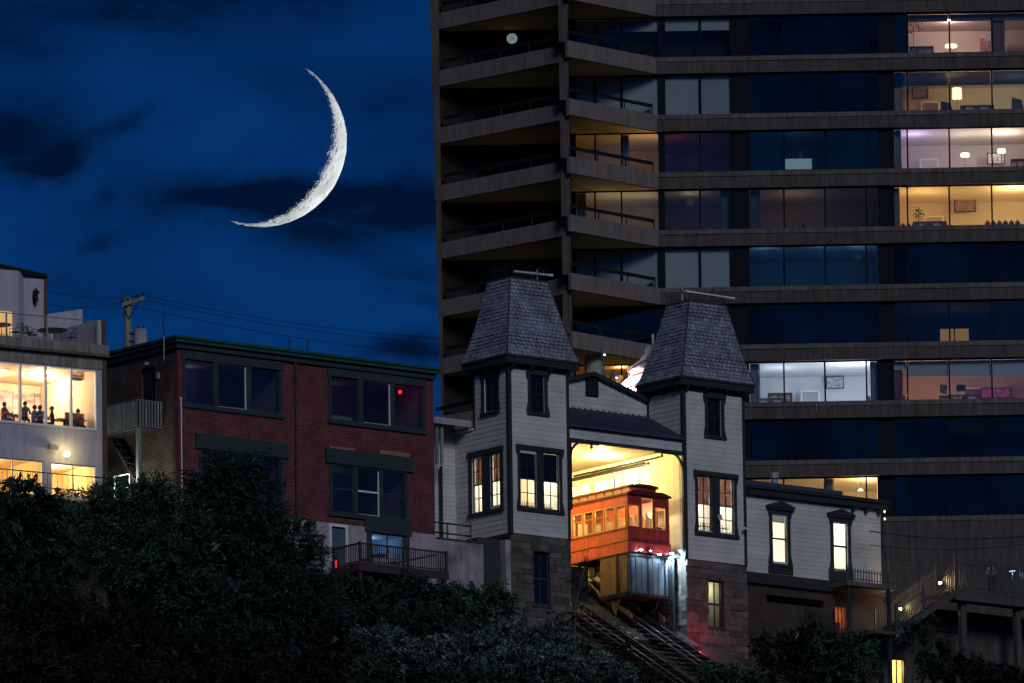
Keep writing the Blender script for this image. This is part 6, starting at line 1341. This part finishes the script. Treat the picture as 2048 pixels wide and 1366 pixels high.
o = prop('phone_screen', 'tiny glowing pale blue phone held beside the person on the walkway', 'phone', S, (xx-.36, max(wy+.5, yy)-.12, wz+1.0)); MB().box(-.035, .035, -.006, .006, -.07, .07).build('case', M_black, o); MB().box(-.03, .03, -.010, -.0065, -.062, .062).build('screen', emit('phone_glow', (.35, .7, 1), 3), o)
o = prop('walkway_lamp', 'cool blue lamp head over the right end of the walkway', 'lamp', S, (*S.top(2040, 1190, wz), wz)); MB().tube([(0, .6, 0), (0, .6, 1.4)], .04, 6).build('post', M_iron, o); MB().box(-.12, .12, .4, .8, 1.4, 1.47).build('head', M_black, o); MB().box(-.08, .08, .45, .75, 1.38, 1.399).build('lens', emit('walk_lens', (.5, .8, 1), 3), o); lamp('bulb', (0, .55, 1.25), 14, (.45, .75, 1), .1, o)  # invented light standing in for an unidentified bluish patch

# ------------------------------------------------------------------ things seen in the lit apartments
def hp(px, py, y): x, z = H.front(px, py, y); return Vector((x, y, z))
def floorz(r): return HZ0 - HP*(r-1) - .55
def table_lamp(px, py, r, label, y=1.6, w=.30, h=.42, col=(1, .72, .35), e_=3.0, foot=None):
    p = hp(px, py, y); fz = floorz(r); o = prop('table_lamp', label, 'lamp', H, (p.x, y, fz), group='lamps in the apartments'); z = p.z-fz
    MB().lathe([(w*.92, z-h/2), (w, z-h/2+.02), (w*.9, z+h/2)], (0, 0, 0), 16).build('shade', emit('shade_%d_%d' % (px, py), col, e_), o); MB().lathe([(.16, 0), (.16, .03), (.03, .06), (.03, z-h/2)], (0, 0, 0), 8).build('stand', M_steel, o); return o
table_lamp(1914, 187, 2, 'glowing drum table lamp in the second lit apartment from the top', col=(1, .80, .45), e_=2.2, w=.28, h=.62)
table_lamp(1902, 92, 1, 'glowing dish lamp at the sill of the topmost lit apartment', col=(1, .78, .55), e_=2.2, w=.36, h=.16)
table_lamp(1976, 74, 1, 'unlit pale drum lamp in front of a picture in the topmost lit apartment', y=2.4, col=(.62, .42, .36), e_=.45, w=.17, h=.42)  # unlit lamp, its shade given a faint glow of its own
table_lamp(1930, 310, 3, 'white reading lamp at the sill of the third lit apartment from the top', col=(1, .9, .7), e_=2.6, w=.26, h=.2)
table_lamp(2003, 302, 3, 'white hanging arc lamp in the third lit apartment from the top', col=(1, .88, .66), e_=2.8, w=.24, h=.22)
table_lamp(1922, 776, 7, 'dark square table lamp in the lowest lit apartment', col=(.05, .05, .07), e_=.2, w=.27, h=.3, y=1.0)
def picture(px, py, w, h, r, label, y, c, fc=(.03, .02, .02)):
    p = hp(px, py, y); o = prop('picture', label, 'picture', H, tuple(p), group='pictures in the apartments'); MB().box(-w/2-.06, w/2+.06, 0, .03, -h/2-.06, h/2+.06).build('frame', mat('frame_tone', fc, .6, .1, 3), o); MB().box(-w/2, w/2, -.012, -.001, -h/2, h/2).build('canvas', mat('canvas_tone', c, .8, .6, 6), o)
picture(1984, 90, 1.4, .8, 1, 'brown framed picture on the wall of the topmost lit apartment', 4.8, (.28, .12, .12), (.5, .38, .3)); picture(1992, 317, .9, .55, 3, 'thin black framed picture in the third lit apartment', 4.8, (.5, .46, .42)); picture(1992, 786, 1.6, .5, 7, 'long purple and white abstract picture in the lowest lit apartment', 4.8, (.40, .10, .28))
def armchair(px, py, r, label, y=.9, c=(.10, .11, .12), s=1.0):
    p = hp(px, py, y); fz = floorz(r); o = prop('armchair', label, 'armchair', H, (p.x, y, fz), 0, 'seats in the apartments'); m = mat('upholstery', c, .9, .2, 4); k = (p.z-fz)/.8
    MB().box(-.40*s, .40*s, -.4, .4, .18, .45).build('seat', m, o); MB().hexa([(-.38*s, .2, .4), (.38*s, .2, .4), (.38*s, .42, .4), (-.38*s, .42, .4), (-.34*s, .30, .95*k), (.22*s, .30, .85*k), (.22*s, .48, .85*k), (-.34*s, .48, .95*k)]).build('backrest', m, o)
    for sx in (-1, 1): MB().box(sx*.40*s, sx*.50*s, -.4, .4, .0, .62).build('armrest', m, o)
for a in ((1797, 205, 2, 'pale pillowed armchair by the dark pier in the second lit apartment'), (1894, 207, 2, 'dark low seat in front of the drum lamp'), (2036, 200, 2, 'grey cushion seat at the picture edge in the second lit apartment'), (1801, 790, 7, 'dark armchair with pointed back in the lowest lit apartment'), (1990, 107, 1, 'low seat beneath the framed picture in the topmost lit apartment'), (1745, 795, 7, 'dark low chair in the cold white apartment beside the pier')): armchair(a[0], a[1], a[2], a[3])
def plant(px, py, r, label, y=.8, n=60, s=.5):
    p = hp(px, py, y); fz = floorz(r); o = prop('potted_plant', label, 'plant', H, (p.x, y, fz), group='plants in the apartments'); MB().lathe([(.14, 0), (.2, .35), (.18, .36)], (0, 0, 0), 10).build('pot', M_shade, o); MB().tube([(0, 0, .3), (.02, 0, p.z-fz)], .02, 5).build('stem', M_dkwood, o); mb = MB(); rg = random.Random(px)
    for k in range(n):
        c = Vector((rg.gauss(0, s*.5), rg.gauss(0, s*.4), p.z-fz+rg.gauss(0, s*.6))); d = Vector((rg.uniform(-1, 1), rg.uniform(-1, 1), rg.uniform(-.6, .6))).normalized()*.13; w = d.cross(Vector((0, 0, 1))).normalized()*.04; mb.add([c-d, c+w, c+d, c-w], [(0, 1, 2, 3)])
    mb.build('foliage', mat('house_leaf', (.03, .05, .03), .7, .3, 3), o)
plant(1826, 45, 1, 'tall leafy plant beside the pier in the topmost lit apartment', n=130, s=.55); plant(1836, 428, 4, 'spiky plant in the golden lit apartment', n=70, s=.3)
# row of peaked chair backs / cushions in the golden apartment
for j, px in enumerate((1795, 1806, 1817, 1828, 1850, 1862)):
    p = hp(px, 446, .7); o = prop('peaked_cushion', ['first', 'second', 'third', 'fourth', 'fifth', 'sixth'][j]+' peaked cushion from the pier along the golden apartment sill', 'cushion', H, (p.x, .7, floorz(4)+.5), group='peaked cushions along the golden sill'); MB().add([(-.16, -.06, 0), (.16, -.06, 0), (.16, .06, 0), (-.16, .06, 0), (-.13, -.05, .22), (.13, -.05, .22), (.13, .05, .22), (-.13, .05, .22), (0, 0, .40)], [(0, 3, 2, 1), (0, 1, 5, 4), (1, 2, 6, 5), (2, 3, 7, 6), (3, 0, 4, 7), (4, 5, 8), (5, 6, 8), (6, 7, 8), (7, 4, 8)]).build('pad', M_shade, o)
for j, px in enumerate((1975, 1987, 1999, 2011, 2023, 2035)):
    p = hp(px, 446, .7); o = prop('peaked_cushion', ['first', 'second', 'third', 'fourth', 'fifth', 'sixth'][j]+' peaked cushion of the row at the bright end of the golden apartment', 'cushion', H, (p.x, .7, floorz(4)+.5), group='peaked cushions at the bright end'); MB().add([(-.17, -.06, 0), (.17, -.06, 0), (.17, .06, 0), (-.17, .06, 0), (-.14, -.05, .28), (.14, -.05, .28), (.14, .05, .28), (-.14, .05, .28), (0, 0, .46)], [(0, 3, 2, 1), (0, 1, 5, 4), (1, 2, 6, 5), (2, 3, 7, 6), (3, 0, 4, 7), (4, 5, 8), (5, 6, 8), (6, 7, 8), (7, 4, 8)]).build('pad', M_shade, o)
p = hp(1597, 328, .9); o = prop('display_screen', 'pale glowing screen behind a dark apartment window', 'screen', H, tuple(p)); MB().box(-.78, .78, 0, .05, -.34, .34).build('case', M_black, o); MB().box(-.74, .74, -.012, -.001, -.30, .30).build('screen', emit('pale_screen', (.55, .80, .95), .42), o); MB().box(-.05, .05, .0, .04, floorz(3)-p.z, -.3).build('stand', M_black, o)
p = hp(1606, 449, .8); o = prop('vase', 'small dark vase on the sill of a dim apartment', 'vase', H, (p.x, .8, floorz(4)+.5)); MB().lathe([(.09, 0), (.14, .12), (.07, .26), (.10, .34)], (0, 0, 0), 12).build('body', M_black, o); MB().box(-.4, .4, -.2, .2, -.5, 0).build('stand', M_dkwood, o)
p = hp(1597, 444, 3.4); o = prop('lit_doorway', 'small warm lit doorway deep inside a dim apartment', 'doorway', H, (p.x, 4.7, floorz(4))); MB().box(-.68, .68, 0, .05, 0, 1.15).build('panel', emit('doorway_glow', (1, .72, .42), .30), o)
p = hp(1909, 671, 4.3); o = prop('lit_cabinet', 'small pair of amber lit panels inside an otherwise dark apartment', 'cabinet', H, (p.x, 4.3, floorz(6))); zc_ = p.z-floorz(6); MB().box(-.80, -.04, 0, .05, zc_-.38, zc_+.38).build('panel', emit('amber_panel', (1, .58, .20), .34), o); MB().box(.04, .80, 0, .05, zc_-.38, zc_+.38).build('panel', bpy.data.materials['amber_panel'], o); MB().box(-.86, .86, .05, .3, 0, zc_+.42).build('carcass', M_dkwood, o)
p = hp(1886, 778, .9); o = prop('swivel_chair', 'dark tilted swivel chair in the lowest lit apartment', 'chair', H, (p.x, .9, floorz(7))); z_ = p.z-floorz(7); MB().hexa([(-.18, -.05, z_-.2), (.16, -.05, z_-.28), (.16, .05, z_-.28), (-.18, .05, z_-.2), (-.16, .0, z_+.26), (.26, .0, z_+.2), (.26, .1, z_+.2), (-.16, .1, z_+.26)]).build('backrest', M_black, o); MB().box(-.24, .24, -.3, .15, z_-.52, z_-.42).build('seat', M_black, o); MB().tube([(0, 0, 0), (0, 0, z_-.45)], .035, 6).lathe([(.26, 0), (.26, .04), (.05, .08)], (0, 0, 0), 10).build('pedestal', M_steel, o)
# clock on the left balcony, box on a parapet
x_, z_ = H.front(1024, 77, 1.9); o = prop('wall_clock', 'round white wall clock on a dark apartment balcony', 'clock', H, (x_, LY+.58, H.front(1024, 77, LY+.5)[1])); o.location = H.w(H.front(1024, 77, LY+.5)[0], LY+.58, H.front(1024, 77, LY+.5)[1])
mb = MB(); mb.tube([(0, 0, 0), (0, -.06, 0)], .34, 24).build('rim', M_black, o); mb = MB(); mb.tube([(0, -.055, 0), (0, -.075, 0)], .30, 24).build('dial', emit('dial', (.55, .68, .72), .30), o)
MB().box(-.012, .012, -.085, -.076, -.03, .24).build('hand', M_black, o); MB().box(-.03, .17, -.085, -.077, -.012, .012).build('hand', M_black, o)
p = hp(1047, 230, -1.4); o = prop('planter_box', 'small pale box on the parapet of the third dark balcony', 'box', H, (p.x, -1.4, HZ0-HP*1-.02)); o.location = H.w(*hp(1047, 232, -1.2)); MB().box(-.24, .24, -.06, .1, -.14, .2).build('box', M_blind, o)

# ------------------------------------------------------------------ vegetation
def leafmat(name, c, sat=.5):
    m = mat(name, c, .6, .6, .7, rnd=sat, island=True, spec=.2); b = m.node_tree.nodes['Principled BSDF']; return m
L_dark = leafmat('dark_leaves', (.016, .042, .030)); L_mid = leafmat('mid_leaves', (.028, .070, .044)); L_lamplit = leafmat('pale_leaves', (.085, .130, .110), .9); L_deep = leafmat('deep_leaves', (.009, .012, .012))  # lamplight on the bushes is put into the palest leaf colour
M_bark = mat('bark', (.085, .070, .058), .9, .3, 4, bump=.6)
def leaves_mesh(name, blobs, n, size, rng, droop=.4, clump=.28, long=1.9):
    """leaf-sized quads strung along feathery sprays that stick out of the crown unevenly"""
    C, Rr = np.array([b[0] for b in blobs]), np.array([b[1] for b in blobs]); w = (Rr.prod(axis=1))**.75; w /= w.sum()
    m = 46; ns = max(8, n//m); k = rng.choice(len(blobs), ns, p=w); d = rng.randn(ns, 3); d /= np.linalg.norm(d, axis=1)[:, None]
    rad = .30 + .62*rng.rand(ns)**.55 + (rng.rand(ns) < .10)*rng.rand(ns)*.30; sc = C[k] + d*Rr[k]*rad[:, None]
    dr = d*np.array([1, 1, .75]) + rng.randn(ns, 3)*.45 + np.array([0, 0, .25]); dr /= np.linalg.norm(dr, axis=1)[:, None]
    L = clump*2.6*rng.uniform(.45, 1.7, ns); fs_ = rng.uniform(.65, 1.5, ns)
    idx = np.repeat(np.arange(ns), m); N = len(idx); t = rng.rand(N, 1)
    P = sc[idx] + dr[idx]*L[idx][:, None]*t + rng.randn(N, 3)*(.05+.16*t*L[idx][:, None])
    P[:, 2] -= (droop*L[idx]*.55)*t[:, 0]**2
    ax_ = dr[idx] + rng.randn(N, 3)*.55; ax_[:, 2] -= droop*.8*t[:, 0]; ax_ /= np.linalg.norm(ax_, axis=1)[:, None]
    sd_ = np.cross(ax_, rng.randn(N, 3)); sd_ /= np.linalg.norm(sd_, axis=1)[:, None]; s = (size*fs_[idx]*rng.uniform(.6, 1.3, N))[:, None]
    V_ = np.stack([P-ax_*s*.5*long, P+sd_*s*.40, P+ax_*s*.5*long, P-sd_*s*.40], 1).reshape(-1, 3)
    me = bpy.data.meshes.new(name); me.vertices.add(4*N); me.vertices.foreach_set('co', V_.astype(np.float32).ravel()); me.loops.add(4*N); me.loops.foreach_set('vertex_index', np.arange(4*N, dtype=np.int32)); me.polygons.add(N); me.polygons.foreach_set('loop_start', np.arange(0, 4*N, 4, dtype=np.int32)); me.update(calc_edges=True); return me, sc
def tree(label, blobs, Y, n, size, lm, name='tree', cat='tree', group=None, seed=0, clump=.28, droop=.5, long=1.9, trunk=True):
    """blobs: (px, py, rx_px, ry_px[, dY]) outlines of the crown's lobes, at real distance Y"""
    rng = np.random.RandomState(seed+5); k = Y/FPX; B = []
    for b in blobs:
        yy = Y+(b[4] if len(b) > 4 else 0); B.append((np.array(W(b[0], b[1], yy)), np.array([b[2]*k, (b[2]+b[3])*.5*k, b[3]*k])))
    c = sum(b[0] for b in B)/len(B); q = S.loc(Vector(c)); gz = S.o.z+ground_z(q.y); base = Vector((c[0], c[1], gz-.2))
    o = bpy.data.objects.new(name, None); COL.objects.link(o); o.location = base; props(o, label, cat, group); bs = np.array(base)
    me, sc = leaves_mesh('crown', [(b[0]-bs, b[1]) for b in B], n, size, rng, droop, clump, long); put('crown', me, lm, o)
    mb = MB(); r = random.Random(seed); top = Vector(c-bs); hgt = max(top.z, .6); fork = Vector((r.uniform(-.3, .3), r.uniform(-.2, .2), hgt*.45)); tr_ = .05+.022*hgt
    mb.tube([(0, 0, 0), fork*.5+Vector((.06, 0, 0)), fork], [tr_*1.3, tr_, tr_*.8], 8)
    for b in B:
        e = Vector(b[0]-bs); mid = fork.lerp(e, .5)+Vector((r.uniform(-.2, .2), r.uniform(-.2, .2), .1)); mb.tube([fork, mid, e], [tr_*.7, tr_*.45, tr_*.15], 6)
        for j in range(9):
            v = Vector((r.gauss(0, 1), r.gauss(0, 1), r.gauss(0, 1)+.3)).normalized(); ee = e+Vector((v.x*b[1][0], v.y*b[1][1], v.z*b[1][2]))*r.uniform(.8, 1.18); mm_ = mid.lerp(e, .6).lerp(ee, .5)+Vector((r.uniform(-.12, .12), 0, r.uniform(.0, .15))); mb.tube([mid.lerp(e, .5), mm_, ee], [tr_*.3, .022, .008], 4)
    mb.build('trunk', M_bark, o); return o
TREES = [
 ('dark leafy tree with the tallest rounded crown before the brick building', [(478, 960, 52, 52), (430, 1000, 60, 60), (520, 1010, 45, 70), (450, 1080, 90, 70), (530, 1110, 60, 80)], 571, 34000, .10, L_dark, 1),
 ('dark tree below the lit restaurant windows at the picture edge', [(40, 1010, 80, 48), (-20, 1060, 90, 90), (70, 1090, 110, 80), (20, 1180, 120, 80)], 563, 24000, .13, L_dark, 2),
 ('dark green tree between the restaurant and the brick corner', [(230, 1010, 60, 50), (300, 1000, 60, 44), (180, 1050, 80, 60), (260, 1100, 110, 80)], 566, 34000, .088, L_mid, 3),
 ('low dark tree in the middle of the leafy slope', [(350, 1080, 80, 70), (330, 1180, 110, 80), (400, 1230, 100, 80)], 567, 22000, .12, L_dark, 4),
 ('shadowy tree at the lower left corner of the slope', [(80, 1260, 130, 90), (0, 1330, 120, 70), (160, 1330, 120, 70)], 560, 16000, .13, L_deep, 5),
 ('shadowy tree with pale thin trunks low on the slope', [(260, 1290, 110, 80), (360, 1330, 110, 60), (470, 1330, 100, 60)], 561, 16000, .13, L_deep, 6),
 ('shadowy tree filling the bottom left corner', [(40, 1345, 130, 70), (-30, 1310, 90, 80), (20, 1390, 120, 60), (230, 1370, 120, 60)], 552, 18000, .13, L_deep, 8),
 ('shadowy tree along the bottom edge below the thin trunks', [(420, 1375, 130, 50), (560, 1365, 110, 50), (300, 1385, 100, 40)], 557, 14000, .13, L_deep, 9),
 ('dark tree leaning toward the slat screen', [(590, 1090, 50, 60), (560, 1180, 90, 70), (620, 1200, 60, 70), (500, 1240, 90, 70)], 570, 26000, .09, L_dark, 7),
]
for (lab, bl, Y, n, sz, lm, sd_) in TREES: tree(lab, bl, Y, n, sz, lm, seed=sd_, group='trees on the slope', clump=.26, long=2.8)
SHRUBS = [
 ('dense dark shrub under the timber deck near its corner', [(680, 1200, 60, 45), (740, 1210, 60, 50)], 577, 5000, .13, L_dark, 21),
 ('dense dark shrub under the far end of the timber deck', [(820, 1200, 70, 40), (880, 1215, 50, 40)], 580, 5000, .13, L_dark, 22),
 ('leafy shrub against the stained retaining wall', [(930, 1205, 50, 36), (985, 1215, 40, 40)], 583, 4500, .12, L_mid, 23),
 ('pale-leaved bush at the foot of the stone tower base', [(990, 1268, 60, 34), (1060, 1275, 60, 34), (1110, 1290, 50, 30)], 581, 6500, .115, L_lamplit, 24),
 ('pale-leaved bush below the deck', [(760, 1290, 60, 36), (700, 1310, 60, 40)], 572, 5500, .12, L_lamplit, 25),
 ('pale-leaved bush in the bottom middle of the slope', [(860, 1315, 80, 36), (930, 1300, 60, 34), (900, 1345, 90, 30)], 573, 6500, .12, L_lamplit, 26),
 ('dark bush between the two pale bushes', [(830, 1265, 70, 36), (900, 1255, 60, 30)], 577, 5000, .13, L_dark, 27),
 ('bush beside the lower rails', [(1060, 1330, 90, 34), (1150, 1325, 70, 30), (1200, 1350, 80, 26)], 576, 6500, .115, L_lamplit, 28),
 ('dark bush at the bottom edge left of the pale bushes', [(640, 1290, 60, 60), (600, 1340, 90, 40)], 566, 6000, .14, L_deep, 29),
 ('dark bush hiding the bottom edge under the pale bushes', [(760, 1350, 90, 36), (980, 1362, 120, 24), (1180, 1385, 120, 26)], 568, 6500, .13, L_dark, 30),
 ('sparse twiggy bush at the stone corner beside the empty track', [(1150, 1200, 26, 60), (1165, 1150, 18, 40)], 583, 500, .07, L_deep, 31),
 ('small green bush on the far side of the rails', [(1430, 1345, 40, 20), (1470, 1362, 60, 26)], 578, 3500, .11, L_mid, 32),
 ('dark tree below the annex', [(1560, 1310, 60, 44), (1620, 1300, 60, 44), (1580, 1350, 90, 40)], 588, 8000, .13, L_deep, 33),
 ('green tree in front of the stair foot', [(1660, 1300, 40, 26), (1705, 1300, 34, 30), (1670, 1345, 58, 36)], 588, 7500, .13, L_mid, 34),
 ('dark green tree before the lit lower window', [(1832, 1270, 22, 20), (1866, 1318, 26, 36), (1730, 1348, 24, 30)], 590, 3600, .13, L_dark, 35),
 ('dark bush at the lower right corner', [(1930, 1350, 60, 36), (2010, 1365, 70, 26)], 588, 4500, .13, L_deep, 36),
]
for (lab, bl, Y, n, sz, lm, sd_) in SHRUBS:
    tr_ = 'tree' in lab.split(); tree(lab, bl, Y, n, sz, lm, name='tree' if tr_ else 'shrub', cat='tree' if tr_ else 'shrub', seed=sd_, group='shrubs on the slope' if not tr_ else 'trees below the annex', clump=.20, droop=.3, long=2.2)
# low ground cover that reads as one mass
rng = np.random.RandomState(9); G = []
for k in range(260):
    x = rng.uniform(-34, 30); y = rng.uniform(-26, -1.2)
    if 3.6 < x < 12.6: continue
    p = S.w(x, y, ground_z(y)+.2); G.append((np.array(p), np.array([1.0, 1.0, .5])))
me, _ = leaves_mesh('undergrowth', G, 30000, .15, rng, .2, .4)
props(put('undergrowth', me, L_deep), 'dark weedy undergrowth covering the slope', kind='stuff')

# more furniture seen in the lit apartments
def bookcase(px, py, r, label, w=1.3, y=4.7, h=1.9):
    p = hp(px, py, y); o = prop('bookcase', label, 'bookcase', H, (p.x, y, floorz(r)), group='bookcases in the apartments'); rg = random.Random(px)
    mb = MB(); mb.box(-w/2, w/2, .25, .3, 0, h).box(-w/2-.04, -w/2, 0, .3, 0, h).box(w/2, w/2+.04, 0, .3, 0, h).build('carcass', M_dkwood, o)
    for k in range(5): MB().box(-w/2, w/2, 0, .25, k*h/4-.02, k*h/4+.02).build('shelf', M_dkwood, o)
    for k in range(4):
        mb = MB(); x = -w/2+.03
        while x < w/2-.1:
            t = rg.uniform(.03, .07); mb.box(x, x+t*.9, .04, .24, k*h/4+.02, k*h/4+.02+rg.uniform(.22, .38)); x += t if rg.random() < .9 else t+.12
        mb.build('book_row', rg.choice((M_redd, M_greytrim, M_brown, M_shade)), o)
bookcase(1842, 60, 1, 'dark bookcase beside the tall plant in the topmost lit apartment'); bookcase(2040, 300, 3, 'dark bookcase at the picture edge in the third lit apartment', 1.0); bookcase(1560, 770, 7, 'dark bookcase in the cold white apartment'); bookcase(1690, 440, 4, 'low bookcase in the dim middle apartment', 1.8, 4.7, 1.3)
def inner_door(px, py, r, label, c, y=5.55, w=.9, h=2.1):
    p = hp(px, py, y); o = prop('interior_door', label, 'door', H, (p.x, y, floorz(r)), group='doors in the apartments'); o['kind'] = 'thing'; m = mat('door_tone', c, .6, .1, 2)
    MB().box(-w/2-.08, -w/2, -.0, .08, 0, h+.08).box(w/2, w/2+.08, 0, .08, 0, h+.08).box(-w/2, w/2, 0, .08, h, h+.08).build('door_frame', M_white, o); MB().box(-w/2, w/2, .02, .07, 0, h).build('leaf', m, o); MB().box(w/2-.1, w/2-.05, -.04, .02, 1.0, 1.04).build('handle', M_steel, o)
inner_door(1868, 420, 4, 'pale interior door in the golden apartment', (.45, .32, .18)); inner_door(1860, 185, 2, 'brown interior door in the second lit apartment', (.22, .13, .07)); inner_door(1620, 770, 7, 'grey interior door in the cold white apartment', (.30, .32, .36)); inner_door(1858, 300, 3, 'white interior door in the third lit apartment', (.5, .46, .42)); inner_door(1945, 770, 7, 'dark interior door in the lowest lit apartment', (.16, .10, .10))
def pendant(px, r, label, y=2.4, c=(1, .8, .5), e_=3.0, drop=.5):
    x = HX(px, 60+115*(r-1)); zc_ = HZ0-HP*(r-1)+HP-HB+.12; o = prop('pendant_lamp', label, 'lamp', H, (x, y, zc_), group='pendants in the apartments')
    MB().tube([(0, 0, 0), (0, 0, -drop)], .012, 5).build('cord', M_black, o); MB().lathe([(.16, -drop-.14), (.17, -drop-.12), (.05, -drop)], (0, 0, 0), 12).build('shade', emit('pendant_%d' % px, c, e_), o)
pendant(1722, 9, 'glowing pendant lamp in the lit room above the annex cornice', c=(1, .82, .5), y=2.0)
picture(1930, 410, 1.1, .7, 4, 'dark framed picture on the golden apartment wall', 5.4, (.30, .18, .10)); picture(1670, 765, .9, .6, 7, 'framed picture on the cold white apartment wall', 5.4, (.30, .34, .40)); picture(1840, 185, .8, .6, 2, 'framed picture left of the drum lamp', 5.4, (.22, .16, .12))
def sofa(px, r, label, w=1.9, y=2.2, c=(.12, .10, .09)):
    x = HX(px, 60+115*(r-1)); o = prop('sofa', label, 'sofa', H, (x, y, floorz(r)), group='seats in the apartments'); m = mat('sofa_cloth', c, .9, .2, 3)
    MB().box(-w/2, w/2, -.4, .4, .15, .45).build('seat', m, o); MB().box(-w/2, w/2, .25, .48, .45, 1.12).build('backrest', m, o)
    for sx in (-1, 1): MB().box(sx*w/2, sx*(w/2+.18), -.42, .45, 0, .70).build('armrest', m, o)
    for k in range(2): MB().hexa([(-.6+k*.8, .05, .46), (-.2+k*.8, .05, .46), (-.2+k*.8, .25, .46), (-.6+k*.8, .25, .46), (-.62+k*.8, .16, .98), (-.18+k*.8, .16, .95), (-.18+k*.8, .28, .95), (-.62+k*.8, .28, .98)]).build('cushion', M_blind, o)
sofa(1860, 4, 'dark sofa in the golden apartment', y=1.4); sofa(1955, 2, 'dark sofa under the drum lamp of the second lit apartment', y=1.3); sofa(1540, 7, 'dark sofa in the cold white apartment', y=1.6); sofa(1930, 7, 'dark sofa in the lowest lit apartment', y=1.5, c=(.10, .06, .06))
